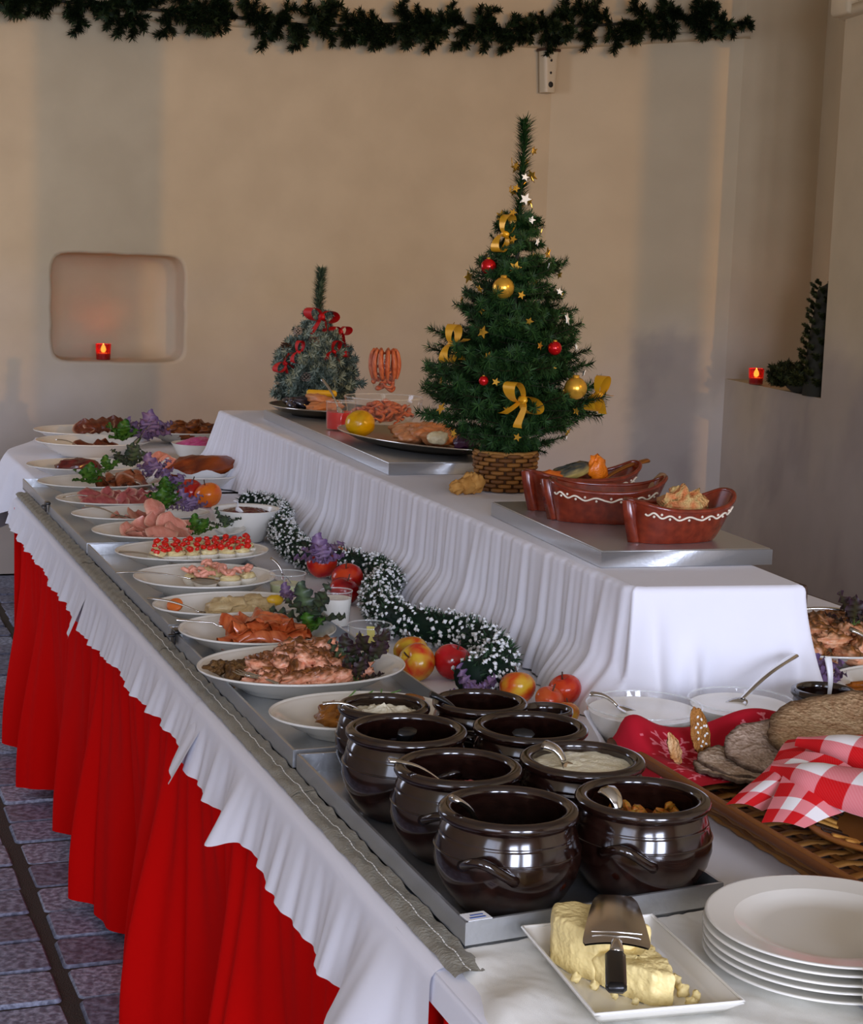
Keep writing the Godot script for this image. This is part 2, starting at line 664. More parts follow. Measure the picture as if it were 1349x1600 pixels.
	wall_block(mb, Vector3(-2.5, 0, 1.5), Vector3(-2.5, 0, -4.2), 0, WALL_Y, 0.35, tint)
	wall_block(mb, Vector3(-2.5, 0, -5.4), Vector3(-2.5, 0, -5.8), 0, WALL_Y, 0.35, tint)
	wall_block(mb, Vector3(-2.5, 0, -4.2), Vector3(-2.5, 0, -5.4), 0, 0.9, 0.35, tint)
	wall_block(mb, Vector3(-2.5, 0, -4.2), Vector3(-2.5, 0, -5.4), 2.7, WALL_Y, 0.35, tint)
	wall_block(mb, Vector3(-2.5, 0, 5.0), Vector3(-2.5, 0, 3.1), 0, WALL_Y, 0.35, tint)
	wall_block(mb, Vector3(-2.5, 0, 3.1), Vector3(-2.5, 0, 1.5), 0, 0.8, 0.35, tint)
	wall_block(mb, Vector3(-2.5, 0, 3.1), Vector3(-2.5, 0, 1.5), 2.6, WALL_Y, 0.35, tint)
	struct("wall_left", mb, M.plaster, "left plaster wall outside the frame, its two unseen window openings placed for daylight")
	mb = MB.new()
	wall_block(mb, Vector3(w2.x + 0.2, 0, 5.0), Vector3(1.4, 0, 5.0), 0, WALL_Y, 0.35, tint)
	wall_block(mb, Vector3(0.3, 0, 5.0), Vector3(-0.3, 0, 5.0), 0, WALL_Y, 0.35, tint)
	wall_block(mb, Vector3(-1.4, 0, 5.0), Vector3(-2.7, 0, 5.0), 0, WALL_Y, 0.35, tint)
	for wx in [1.4, -0.3]:
		wall_block(mb, Vector3(wx, 0, 5.0), Vector3(wx - 1.1, 0, 5.0), 0, 0.8, 0.35, tint)
		wall_block(mb, Vector3(wx, 0, 5.0), Vector3(wx - 1.1, 0, 5.0), 2.7, WALL_Y, 0.35, tint)
	struct("wall_front", mb, M.plaster, "plaster wall behind the camera, its two unseen windows placed to light the table")
	mb = MB.new()
	mb.col = Color8(196, 184, 164).srgb_to_linear()
	mb.box(Vector3(0.7, WALL_Y + 0.1, -0.8), Vector3(8.0, 0.2, 12.8))
	struct("ceiling", mb, M.plaster, "plain plastered ceiling above the hall")
	# the floor: mortar bed with stone setts that are parts of it
	mb = MB.new()
	mb.box(Vector3(0.7, -0.11, -0.8), Vector3(8.0, 0.2, 12.8))
	var fl := struct("floor", mb, M.mortar, "floor of bluish grey stone setts in wide dark joints")
	var shapes := []
	for k in 4:
		var b := MB.new()
		var pl := []
		for s in 20:
			var cn: Vector2 = [Vector2(1, -1), Vector2(1, 1), Vector2(-1, 1), Vector2(-1, -1)][s / 5]
			var e := (s / 5 - 1 + (s % 5) / 4.0) * PI * 0.5
			var qq := cn * (Vector2(0.142, 0.0755) - Vector2.ONE * 0.014) + Vector2.from_angle(e) * 0.014
			pl.append(qq * (1.0 + 0.03 * n3(Vector3(qq.x * 22, qq.y * 22, k * 9.0))))
		b.slab(pl, -0.03, 0.0, 0.006)
		shapes.append(b.mesh())
	var ms := [M.paver, M.paver_dark, M.paver_light]
	for i in range(-10, 30):
		for j in range(-5, 2):
			if j < -3 and i % 1 == 0 and i > 20:
				continue
			var z := -1.71 - (i - 0.5) * 0.1655
			if z > 0.1 or z < -6.45:
				continue
			var x := -0.043 + (j + 0.5) * 0.312
			var o := part(fl, "paver", shapes[rng.randi() % 4], ms[rng.randi() % 3], tf(Vector3(x + rf(-0.004, 0.004), rf(-0.008, 0.0), z + rf(-0.003, 0.003)), rf(-0.008, 0.008), rf(-0.012, 0.012) + (PI if rng.randf() < 0.5 else 0.0), rf(-0.008, 0.008)))
			o.scale.x = rf(0.97, 1.0)
	# ledge that carries the wall garland
	mb = MB.new()
	mb.col = wall_tint(Vector3.UP * 3)
	var f := func(mb3: MB, a: Vector3, b: Vector3, y0: float, y1: float, n: Vector3) -> void:
		var prof := [Vector2(-0.02, -0.028), Vector2(0.02, -0.022), Vector2(0.03, -0.008), Vector2(0.03, 0.02), Vector2(-0.02, 0.024)]
		var g := func(s: float, t: float) -> Vector3:
			var e: Vector2 = prof[int(round(t * 4))]
			return a.lerp(b, s) + n * e.x + Vector3.UP * (lerpf(y0, y1, s) + e.y)
		mb3.grid(24, 4, g)
	f.call(mb, Vector3(-1.7, 0, zb), c0, 2.57, 2.615, Vector3(0, 0, 1))
	struct("trim_back", mb, M.plaster, "narrow plaster ledge along the end wall under the green garland")
	var mb2 := mb
	mb = MB.new()
	mb.col = mb2.col
	var cd := (c1 - c0).normalized()
	f.call(mb, c0, c1 + cd * 0.03, 2.615, 2.665, Vector3(-cd.z, 0, cd.x))
	struct("trim_canted", mb, M.plaster, "narrow plaster ledge across the canted wall up to the niche")
	mb = MB.new()
	mb.col = mb2.col
	f.call(mb, w1 - dir * 0.03, w2, 2.6, 2.6, -inn)
	mb.box(w1 - inn * 0.01 + dir * 0.05 + Vector3.UP * 2.63, Vector3(0.1, 0.1, 0.14), 0.015)
	struct("trim_right", mb, M.plaster, "moulded ledge at the near side of the tall niche")
	# unseen posts right of the frame, placed to cast the end wall's shadow stripes
	for pz in [[Vector3(2.336, 0, -0.45), 0.105], [Vector3(2.924, 0, -0.30), 0.058]]:
		mb = MB.new()
		mb.box(Vector3(0, 2.1, 0), Vector3(pz[1], WALL_Y, pz[1]), 0.012)
		var o := struct("pillar_unseen", mb, M.dark_wood, "unseen slim post right of the frame, placed to shade a stripe of wall")
		o.position = pz[0]
	# fixture of the unseen spotlight
	var t := thing("unseen_spot_lamp", "unseen small warm spotlight right of the frame, placed to light the end wall", "lamp", Vector3(2.75, 2.5, 1.2))
	part(t, "bulb", MB.new().blob(Vector3.ZERO, Vector3(0.02, 0.024, 0.02), 0.0), M.unseen_lamp_glow)
	part(t, "cord", MB.new().tube([Vector3(0, 0.05, 0), Vector3(0, 1.7, 0)], 0.004), M.black_plastic)
	part(t, "socket", MB.new().lathe([Vector2(0.0, 0.024), Vector2(0.012, 0.024), Vector2(0.014, 0.05), Vector2(0.008, 0.06), Vector2(0, 0.06)], 16), M.black_plastic)

# ---------------------------------------------------------------- tables, cloths and skirts
const TT := 0.75     # table top
const TE := 0.088    # x of the long near edge

func pleat(s: float, sd: float) -> float:   # irregular gathered folds along a hanging cloth, about -1 to 1
	return 0.55 * sin(s * 9.1 + 1.6 * sin(s * 2.3 + sd)) + 0.3 * sin(s * 21.0 + 2.0 * sin(s * 3.7 + sd * 2.0)) + 0.15 * sin(s * 47.0 + sd)

func build_tables() -> void:
	for k in 2:
		var z0: float = [1.1, -3.76][k]
		var z1: float = [-3.70, -5.42][k]
		var x0: float = [TE + 0.012, 0.36][k]
		var t := thing("buffet_table", ["long trestle table under the white cloth and red skirt, carrying the pots and near dishes", "farther table set end to end behind the long one, carrying the farthest dishes"][k], "table", Vector3(0.95, 0, (z0 + z1) * 0.5))
		part(t, "tabletop", MB.new().box(Vector3((x0 + 1.75) * 0.5 - 0.95, TT - 0.018, 0), Vector3(1.75 - x0, 0.03, z0 - z1), 0.004), M.dark_wood)
		for sx in [-1, 1]:
			for sz in [-1, 1]:
				part(t, "leg", MB.new().box(Vector3(sx * 0.62, TT * 0.5 - 0.017, sz * ((z0 - z1) * 0.5 - 0.2)), Vector3(0.05, TT - 0.035, 0.05), 0.004), M.dark_wood)
	# red skirt of the long table
	var f := func(a: float, b: float) -> Vector3:
		var z := lerpf(1.12, -3.63, a)
		var s := z * 1.15
		var w := smoothstep(0.10, 0.95, b)
		var zig := 0.070 * sin(s * 10.0 + 1.4 * sin(s * 2.1 + 0.6)) + 0.036 * sin(s * 23.0 + 2.2 * sin(s * 3.1)) + 0.014 * sin(s * 52.0 + sin(s * 7.0))
		zig = zig * w + 0.010 * sin(s * 64.0) * (1.0 - b)
		var hem := 0.035 + 0.02 * sin(s * 4.0 + 1.0)
		return Vector3(TE + 0.014 - 0.006 * b - zig * 0.72 - 0.003 * sin(s * 33.0), lerpf(TT - 0.015, hem, b), z + 0.022 * w * cos(s * 10.0 + 1.4 * sin(s * 2.1 + 0.6)))
	single("table_skirt", "red pleated skirt hanging to the floor along the long table", "table skirt", MB.new().grid(900, 24, f), M.red_cloth)
	var f2 := func(a: float, b: float) -> Vector3:
		var x := lerpf(0.08, 1.74, a)
		return Vector3(x, lerpf(TT - 0.02, 0.04, b), -3.655 - 0.02 * sin(x * 30.0 + sin(x * 8.0)) * b)
	single("table_skirt", "red skirt closing the far end of the long table, left of the far dishes", "table skirt", MB.new().grid(120, 8, f2), M.red_cloth)
	# white overcloths laid one after another along the table, each hanging a little over the long edge
	var runs := [[-2.28, -3.73, 0.0, "farthest"], [-1.08, -2.36, 0.0016, "middle"], [0.012, -1.16, 0.0032, "nearest"]]
	for k in 3:
		var za: float = runs[k][0]
		var zb: float = runs[k][1]
		var lift: float = runs[k][2]
		var near := k == 2
		var prof := func(z: float, b: float) -> Vector3:
			# b: 0 on the table far side, 0.55 at the edge, 1 at the hem
			var y := TT + 0.002 + lift
			var flat := 0.006 * n3(Vector3(z * 3.0, b * 8.0, k * 5.0))
			if b < 0.5:
				var x := lerpf(1.72, TE + 0.015, b / 0.5)
				return Vector3(x, y + maxf(flat, 0.0) * 0.4 * smoothstep(0.3, 0.9, x), z)
			var t := (b - 0.5) / 0.5
			var e := clampf(t / 0.18, 0, 1) * PI * 0.5
			var cx := TE + 0.015 - 0.019 * sin(e)
			var cy := y - 0.016 * (1.0 - cos(e))
			var h := clampf((t - 0.18) / 0.82, 0, 1)
			var drop := 0.074 + 0.012 * sin(z * 2.3 + k) + 0.005 * sin(z * 11.0)
			if near:
				drop += 0.016 + 0.022 * smoothstep(-0.5, -0.15, z)
			elif k == 1:
				drop += 0.006
			var gather := pleat(z * 3.4 + k, 1.0 + k) * 0.010
			var out := 0.022 * h + gather * pow(h, 0.8) + lift * 2.0
			var zz := z
			if near:
				# its near corner hangs down in a bright pointed fold
				var c := smoothstep(-0.19, 0.012, z)
				drop += 0.22 * c
				out += 0.075 * h * exp(-pow((z + 0.10) / 0.06, 2.0))
				zz += 0.075 * h * c - 0.05 * h * smoothstep(-0.4, -0.1, z) * (1.0 - c)
				var u := exp(-pow((z + 0.79) / 0.035, 2.0))
				out += 0.035 * h * u
				drop += 0.022 * u
			else:
				var c := smoothstep(za - 0.14, za, z)
				drop += 0.03 * c
				out += 0.03 * h * c
			return Vector3(cx - out, cy - drop * h, zz)
		var n := int((za - zb) * 150)
		var g := func(a: float, b: float) -> Vector3: return prof.call(lerpf(za, zb, a), b)
		single("tablecloth", ["white overcloth at the far end of the long table, its pleated edge below the hams", "white overcloth along the middle of the long table, its pleated edge below the egg dishes", "nearest white overcloth on the long table, one corner hanging in a pointed fold"][k], "tablecloth", MB.new().grid(n, 44, g), M.linen, Transform3D.IDENTITY, "white cloths along the long table")
	var f4 := func(a: float, b: float) -> Vector3:
		var z := lerpf(1.12, -0.12, a)
		if b > 0.9:
			var h := (b - 0.9) * 10.0
			return Vector3(TE - 0.004 - 0.004 * h, TT + 0.001 - 0.035 * h, z)
		var x := lerpf(1.74, TE - 0.004, b / 0.9)
		return Vector3(x, TT + 0.001 + 0.002 * maxf(0, n3(Vector3(x * 5, 0, z * 5))), z)
	single("tablecloth", "white undercloth on the nearest end of the table beneath the plates", "tablecloth", MB.new().grid(40, 40, f4), M.linen)
	# cloth of the far table, its corner hanging at the left
	var f5 := func(a: float, b: float) -> Vector3:
		var z := lerpf(-3.76, -5.46, a)
		var xe := 0.215 + 0.17 * pow(smoothstep(-4.98, -5.5, z), 0.8)
		if b < 0.5:
			return Vector3(lerpf(1.74, xe, b * 2.0), TT + 0.003, z)
		var h := (b - 0.5) * 2.0
		var e := clampf(h * 6.0, 0, 1) * PI * 0.5
		var d := 0.15 + 0.15 * smoothstep(-4.5, -5.1, z)
		return Vector3(xe - 0.016 * sin(e) - h * (0.022 + 0.014 * sin(z * 17.0 + 2.0 * sin(z * 4.0)) + 0.085 * exp(-pow((z + 4.95) / 0.25, 2.0))), TT + 0.003 - 0.016 * (1.0 - cos(e)) - d * h, z + 0.05 * h * sin(z * 6.0))
	single("tablecloth", "white cloth of the farther table, its corner draped at the left edge", "tablecloth", MB.new().grid(120, 40, f5), M.linen)
	# grey gathered strip with a stitched line, lying along the edge
	var segs := [[0.045, -0.62], [-0.60, -1.55], [-1.53, -2.5], [-2.48, -3.74]]
	for k in segs.size():
		var za: float = segs[k][0]
		var zb: float = segs[k][1]
		var g := func(a: float, b: float) -> Vector3:
			var z := lerpf(za, zb, a)
			var wr := 0.0013 * sin(z * 62.0 + 3.0 * b + 2.0 * sin(z * 9.0)) + 0.0013 * sin(z * 131.0 - 9.0 * b) + 0.003 * n3(Vector3(z * 22.0, b * 3.0, 2.0))
			var x := lerpf(0.1285, 0.094, b) + 0.0012 * n3(Vector3(z * 9.0, 5.0, 0))
			var y := TT + 0.0125 + wr * (1.0 - 0.4 * b) + 0.001 * k
			if b > 0.7:
				y -= 0.006 * pow((b - 0.7) / 0.3, 2.0)
			return Vector3(x, y, z)
		var t := thing("gathered_strip", ["grey gathered fabric strip along the table edge beside the pots", "grey gathered fabric strip along the table edge beside the salmon dishes", "grey gathered fabric strip along the table edge beside the egg dishes", "grey gathered fabric strip along the far table edge beside the hams"][k], "fabric strip", Vector3(0, 0, 0), 0.0, "grey strips along the table edge")
		part(t, "strip", MB.new().grid(int((za - zb) * 160), 10, g), M.grey_strip)
		var mb := MB.new()
		var i := 0
		while za - i * 0.009 - 0.006 > zb and za - i * 0.009 > -2.0:
			var a0 := (i * 0.009) / (za - zb)
			var a1 := (i * 0.009 + 0.006) / (za - zb)
			mb.tube([g.call(a0, 0.5) + Vector3.UP * 0.0012, g.call(a1, 0.5) + Vector3.UP * 0.0012], 0.0009, 4)
			i += 1
		if i > 2:
			part(t, "stitching", mb, M.thread)

# ---------------------------------------------------------------- the raised tier in the middle
var tier_q := [Vector2(0.763, -0.885), Vector2(1.085, -0.845), Vector2(1.38, -4.2), Vector2(0.835, -4.2)]
const TH := 0.98

func build_tier() -> void:
	var b := thing("riser", "long raised box beneath the white cloth in the middle of the buffet", "riser", Vector3(0.98, TT + 0.012, -2.5))
	part(b, "box", MB.new().box(Vector3(0.01, 0.105, 0), Vector3(0.26, 0.205, 3.2), 0.004), M.dark_wood)
	# perimeter, seen from above: front, right, back, left
	var pts := []
	var nrm := []
	var len := []
	var tot := 0.0
	var n := 4
	for k in n:
		var a: Vector2 = tier_q[k]
		var c: Vector2 = tier_q[(k + 1) % n]
		var l := a.distance_to(c)
		var steps := int(l / 0.006)
		for s in steps:
			var t := float(s) / steps
			var d := (c - a).normalized()
			var nn := Vector2(-d.y, d.x)
			# round the corners of the outline
			var q := a.lerp(c, t)
			var e0 := minf(t * l, (1.0 - t) * l)
			if e0 < 0.03:
				var other: Vector2
				if t < 0.5:
					other = (a - tier_q[(k + n - 1) % n]).normalized()
				else:
					other = (tier_q[(k + 2) % n] - c).normalized()
				var on := Vector2(-other.y, other.x)
				nn = (nn * (0.5 + 0.5 * e0 / 0.03) + on * (0.5 - 0.5 * e0 / 0.03)).normalized()
				q -= nn * 0.006 * (1.0 - e0 / 0.03)
			pts.append(q)
			nrm.append(nn)
			len.append(tot + t * l)
		tot += l
	var m := pts.size()
	var fl := func(a: float, v: float) -> Vector3:
		var i := int(round(a * m)) % m
		var q: Vector2 = pts[i]
		var nn: Vector2 = nrm[i]
		var s: float = len[i]
		var left := q.x < 0.9 and i > m / 2
		var front := q.y > -0.9 and i < m / 3
		if v < 0.001:
			return Vector3(q.x - nn.x * 0.012, TH, q.y - nn.y * 0.012)
		var h := clampf((v - 0.12) / 0.88, 0, 1)
		var e := clampf(v / 0.12, 0, 1) * PI * 0.5
		var out := -0.012 * (1.0 - sin(e))
		var y := TH - 0.012 * (1.0 - cos(e)) - h * (TH - TT - 0.02)
		if left:
			var z := q.y
			var pl := 0.55 * sin(z * 105.0 + 2.5 * sin(z * 9.0)) + 0.35 * sin(z * 203.0 + 2.0 * sin(z * 17.0)) + 0.6 * sin(z * 34.0 + 2.0 * sin(z * 5.0))
			var puddle := 0.05 * smoothstep(0.55, 1.0, h) * (0.35 + 0.65 * smoothstep(-0.2, 0.7, sin(z * 6.2 + 1.2)))
			out += pl * 0.0065 * (0.25 + 0.75 * h) + 0.012 * h + puddle
			out += 0.03 * h * exp(-pow((z + 1.62) / 0.03, 2.0)) + 0.028 * h * exp(-pow((z + 0.985) / 0.035, 2.0)) + 0.02 * h * exp(-pow((z + 2.75) / 0.05, 2.0))
			out += 0.06 * h * smoothstep(-3.7, -4.15, z)
		elif front:
			var x := q.x
			out += 0.014 * h + 0.050 * h * exp(-pow((x - 0.80) / 0.022, 2.0)) + 0.034 * h * exp(-pow((x - 0.875) / 0.016, 2.0)) * smoothstep(0.25, 0.7, h)
			out -= 0.016 * h * exp(-pow((x - 0.905) / 0.016, 2.0)) * smoothstep(0.3, 0.7, h)
			out += 0.06 * pow(h, 1.5) * exp(-pow((x - 1.075) / 0.04, 2.0)) + 0.010 * h * sin(x * 34.0)
		else:
			out += 0.012 * h + 0.012 * h * sin(s * 40.0 + 2.0 * sin(s * 7.0))
		# let the free corners flare
		return Vector3(q.x + nn.x * out, y, q.y + nn.y * out)
	var mb := MB.new()
	mb.grid(m, 26, func(a, v): return fl.call(a, 1.0 - v), true)
	var top := PackedVector2Array()
	for k in range(0, m, 3):
		top.append(pts[k] - nrm[k] * 0.012)
	var ids := []
	for q in top:
		ids.append(mb.p(Vector3(q.x, TH, q.y)))
	var tr := Geometry2D.triangulate_polygon(top)
	for k in range(0, tr.size(), 3):
		mb.face_up(ids[tr[k]], ids[tr[k + 1]], ids[tr[k + 2]], 1.0)
	single("tablecloth", "white gathered cloth draped over the raised middle tier, many fine folds on its long side", "tablecloth", mb, M.linen)

# ---------------------------------------------------------------- aluminium cooling trays
func open_tray(label: String, q: Array, y: float, h: float, m: Material, group: String) -> Node3D:
	var mid := Vector2.ZERO
	for e in q:
		mid += e / 4.0
	var t := thing("cooling_tray", label, "tray", Vector3(mid.x, y, mid.y), 0.0, group)
	var loc := []
	for e in q:
		loc.append(e - mid)
	part(t, "tray_floor", MB.new().slab(loc, 0.0, 0.006, 0.0), m)
	for k in 4:
		var a: Vector2 = loc[k]
		var b: Vector2 = loc[(k + 1) % 4]
		var d := (b - a).normalized()
		var w := Vector2(-d.y, d.x) * 0.004
		if w.dot(-a) < 0:
			w = -w
		part(t, "tray_wall", MB.new().slab([a, b, b + w - d * 0.004, a + w + d * 0.004], 0.0, h, 0.0012), m)
	return t

func build_trays() -> void:
	var y := TT + 0.0065
	var g := "aluminium trays along the near side of the table"
	var t := open_tray("shallow aluminium tray holding the brown stoneware pots", [Vector2(0.13, -0.02), Vector2(0.475, -0.055), Vector2(0.475, -0.68), Vector2(0.13, -0.70)], y, 0.033, M.aluminium, g)
	var st := part(t, "sticker", MB.new().box(Vector3.ZERO, Vector3(0.030, 0.0006, 0.022)), M.paper, tf(Vector3(0.148, y + 0.0335, -0.034) - t.position, 0, 0.1))
	part(st, "print", MB.new().box(Vector3(0, 0.0005, 0.004), Vector3(0.02, 0.0004, 0.003)).box(Vector3(0.002, 0.0005, -0.003), Vector3(0.016, 0.0004, 0.0025)), M.ink)
	open_tray("shallow aluminium tray under the salmon and the orange fish dishes", [Vector2(0.13, -0.72), Vector2(0.46, -0.72), Vector2(0.46, -1.61), Vector2(0.13, -1.61)], y, 0.033, M.aluminium, g)
	open_tray("shallow aluminium tray under the egg dishes and the beige fish mousse", [Vector2(0.132, -1.625), Vector2(0.47, -1.625), Vector2(0.47, -2.60), Vector2(0.132, -2.60)], y, 0.033, M.aluminium, g)
	open_tray("shallow aluminium tray at the far end, under the ham dishes", [Vector2(0.132, -2.615), Vector2(0.5, -2.615), Vector2(0.5, -3.88), Vector2(0.134, -3.88)], y, 0.033, M.aluminium, g)
	for k in 2:
		var z: float = [-1.545, -3.30][k]
		t = thing("clip", ["black plastic clip on the tray rail beside the orange fish dish", "black plastic clip on the far tray rail beside the sliced ham"][k], "clip", Vector3(0.131, TT + 0.04, z), 0.0, "black clips on the tray rail")
		part(t, "jaw", MB.new().box(Vector3(0, 0.004, 0), Vector3(0.014, 0.008, 0.030), 0.002).box(Vector3(-0.006, -0.009, 0), Vector3(0.004, 0.022, 0.028), 0.001), M.black_plastic)
		part(t, "tab", MB.new().box(Vector3(-0.012, -0.002, 0.012), Vector3(0.014, 0.005, 0.010), 0.0015), M.black_plastic)
	# cold slabs on the tier
	var yt := TH + 0.001
	var w := [["flat aluminium cooling slab at the near end of the tier, under the terracotta boats", [Vector2(0.795, -1.070), Vector2(1.131, -1.044), Vector2(1.19, -1.70), Vector2(0.841, -1.70)]], ["flat aluminium cooling slab at the far end of the tier, under the silver platters", [Vector2(0.846, -2.39), Vector2(1.19, -2.385), Vector2(1.33, -3.88), Vector2(0.92, -3.885)]]]
	for e in w:
		var mid := Vector2.ZERO
		for q in e[1]:
			mid += q / 4.0
		var loc := []
		for q in e[1]:
			loc.append(q - mid)
		t = thing("cooling_slab", e[0], "tray", Vector3(mid.x, yt, mid.y), 0.0, "cooling slabs on the tier")
		part(t, "body", MB.new().slab(loc, 0.0, 0.028, 0.0), M.aluminium)
		var inner := []
		for q in loc:
			inner.append(q * 0.985)
		part(t, "cooling_plate", MB.new().slab(inner, 0.028, 0.030, 0.001), M.aluminium)

# ---------------------------------------------------------------- cutlery
# a spoon lying from its bowl at "a" to its handle's end at "b"
func spoon(called: String, label: String, a: Vector3, b: Vector3, m: Material, bowl := 0.03, wide := 0.022, handle_m: Material = null, cat := "spoon", group := "", dish := 0.008, thick := 0.0035) -> Node3D:
	var t := thing(called, label, cat, b, 0.0, group)
	var d := (b - a).normalized()
	var side := d.cross(Vector3.UP).normalized()
	var up := side.cross(d).normalized()
	var loc := a - b
	var hd := []
	var rr := []
	var l := a.distance_to(b)
	for k in 9:
		var s := float(k) / 8
		hd.append(loc + d * (bowl * 0.9 + (l - bowl * 0.9) * s) + up * (0.006 * sin(s * PI)))
		rr.append(lerpf(thick * 0.8, thick * 1.6, s))
	part(t, "handle", MB.new().tube(hd, rr, 8, 0.5), handle_m if handle_m else m)
	var f := func(u: float, v: float) -> Vector3:
		var an := u * TAU
		var r := minf(v * 2.0, 1.0) if v <= 0.5 else minf((1.0 - v) * 2.0, 1.0)
		var dd := -dish * (1.0 - r * r)
		if v > 0.5:
			dd -= 0.0015
		return loc + d * cos(an) * bowl * r + side * sin(an) * wide * r + up * dd
	part(t, "bowl", MB.new().grid(20, 12, f, true), m)
	return t

func fork(called: String, label: String, a: Vector3, b: Vector3, m: Material) -> Node3D:
	var t := thing(called, label, "fork", b)
	var d := (b - a).normalized()
	var side := d.cross(Vector3.UP).normalized()
	var loc := a - b
	part(t, "handle", MB.new().tube([loc + d * 0.045, loc + d * 0.06, (loc) * 0.5 + Vector3.UP * 0.004, Vector3.ZERO], [0.006, 0.003, 0.003, 0.005], 8, 0.5), m)
	part(t, "head", MB.new().tube([loc + d * 0.03 - side * 0.009, loc + d * 0.03 + side * 0.009], 0.003, 6).tube([loc + d * 0.03, loc + d * 0.05], [0.006, 0.004], 6), m)
	for k in [-1, 0, 1]:
		part(t, "tine", MB.new().tube([loc + d * 0.03 + side * 0.008 * k, loc + d * 0.012 + side * 0.008 * k - Vector3.UP * 0.002, loc + side * 0.008 * k], [0.0018, 0.0016, 0.0008], 6), m)
	return t

# ---------------------------------------------------------------- brown stoneware pots
func build_pots() -> void:
	var y := TT + 0.013
	var body := [Vector2(0.0, 0.002), Vector2(0.050, 0.002), Vector2(0.054, 0.0), Vector2(0.058, 0.003), Vector2(0.072, 0.020), Vector2(0.083, 0.040), Vector2(0.0875, 0.058), Vector2(0.0865, 0.074), Vector2(0.0825, 0.088), Vector2(0.0822, 0.0895), Vector2(0.0812, 0.0905), Vector2(0.0812, 0.0925), Vector2(0.081, 0.094), Vector2(0.0785, 0.101), Vector2(0.0765, 0.105)]
	var rim := [Vector2(0.0765, 0.105), Vector2(0.0772, 0.107), Vector2(0.0815, 0.1085), Vector2(0.0835, 0.112), Vector2(0.0832, 0.1165), Vector2(0.0805, 0.1195), Vector2(0.0745, 0.1212), Vector2(0.0690, 0.1195), Vector2(0.0662, 0.115), Vector2(0.0668, 0.106), Vector2(0.072, 0.095)]
	var inside := [Vector2(0.072, 0.095), Vector2(0.080, 0.075), Vector2(0.080, 0.055), Vector2(0.070, 0.028), Vector2(0.054, 0.012), Vector2(0.0, 0.010)]
	var grooves := [Vector2(0.0867, 0.0725), Vector2(0.0878, 0.0735), Vector2(0.0876, 0.0745), Vector2(0.0862, 0.0752)]
	var hm := MB.new()
	var hp := []
	var hr := []
	for k in 13:
		var s := float(k) / 12.0
		var an := (s - 0.5) * 2.0
		hp.append(Vector3(0.083 + 0.026 * (1.0 - pow(absf(an), 2.4)) - 0.004 * absf(an), 0.068 + 0.021 * sin(s * PI) - 0.010 * s, -an * 0.030))
		hr.append(0.0068 if k > 0 and k < 12 else 0.0085)
	hm.tube(hp, hr, 10, 0.85)
	var meshes := [MB.new().lathe(body, 64).mesh(), MB.new().lathe(rim, 64).mesh(), MB.new().lathe(inside, 48).mesh(), MB.new().lathe(grooves, 64).mesh(), hm.mesh()]
	var P := [
		[0.223, -0.127, 1.0, 142, "front left brown stoneware pot, nearest the tray's sticker, leaf scraps inside"],
		[0.399, -0.127, 0.99, 142, "front right brown stoneware pot with orange vegetable remains inside"],
		[0.228, -0.303, 0.985, 150, "brown stoneware pot directly behind the front left one, pink meat inside"],
		[0.220, -0.478, 1.0, 200, "brown pot with a black spoon inside, in front of the cottage cheese pot"],
		[0.399, -0.466, 0.965, 140, "empty-looking brown pot with a white strip inside, before the apples"],
		[0.399, -0.297, 0.985, 150, "brown stoneware pot with pale cream sauce up to its rim"],
		[0.236, -0.620, 0.80, 150, "smaller brown pot filled with white cottage cheese"],
		[0.381, -0.610, 0.84, 150, "small dark pot at the back with two black spoons leaning in it"],
	]
	for k in P.size():
		var e: Array = P[k]
		var s: float = e[2]
		var t := thing("stoneware_pot", e[4], "pot", Vector3(e[0], y, e[1]), deg_to_rad(e[3] + 90.0), "brown stoneware pots in the near tray")
		var sc := Transform3D(Basis.from_scale(Vector3(s, s if s > 0.9 else 0.97, s)), Vector3.ZERO)
		part(t, "body", meshes[0], M.stoneware, sc)
		part(t, "rim", meshes[1], M.stoneware, sc)
		part(t, "lining", meshes[2], M.stoneware, sc)
		part(t, "groove", meshes[3], M.stoneware, sc)
		part(t, "handle", meshes[4], M.stoneware, sc)
		part(t, "handle", meshes[4], M.stoneware, Transform3D(Basis(Vector3.UP, PI), Vector3.ZERO) * sc)
	# the small dark bowl behind the pots
	var t := thing("sauce_bowl", "little dark brown bowl by the apples, behind the pots", "bowl", Vector3(0.478, TT + 0.013, -0.585))
	part(t, "body", MB.new().lathe([Vector2(0, 0), Vector2(0.02, 0), Vector2(0.032, 0.03), Vector2(0.036, 0.09)], 32), M.stoneware)
	part(t, "rim", MB.new().lathe([Vector2(0.036, 0.09), Vector2(0.039, 0.098), Vector2(0.038, 0.104), Vector2(0.034, 0.104), Vector2(0.032, 0.096)], 32), M.stoneware)
	part(t, "lining", MB.new().lathe([Vector2(0.032, 0.096), Vector2(0.026, 0.05), Vector2(0, 0.04)], 24), M.stoneware)
	var contents := func(called: String, label: String, at: Vector3, r: float, amp: float, cols: Array, m: Material, sd: float, rise := 0.012) -> void:
		var f := func(u: float, v: float) -> Vector3:
			var q := Vector3(cos(u * TAU), 0, -sin(u * TAU)) * r * (1.0 - v)
			var yy := rise * v + amp * n3((q + Vector3(sd, 0, 0)) * 28.0) + amp * 0.6 * n3((q + Vector3(0, sd, 0)) * 70.0)
			return q + Vector3.UP * yy
		var cf := func(_u, _v, p: Vector3) -> Color:
			var w := clampf(0.5 + 0.9 * n3((p + Vector3(sd, 3, 0)) * 40.0), 0, 1)
			return cols[0].lerp(cols[1], w)
		var b := MB.new().grid(44, 16, f, true, cf)
		single(called, label, "food", b, m, tf(at))
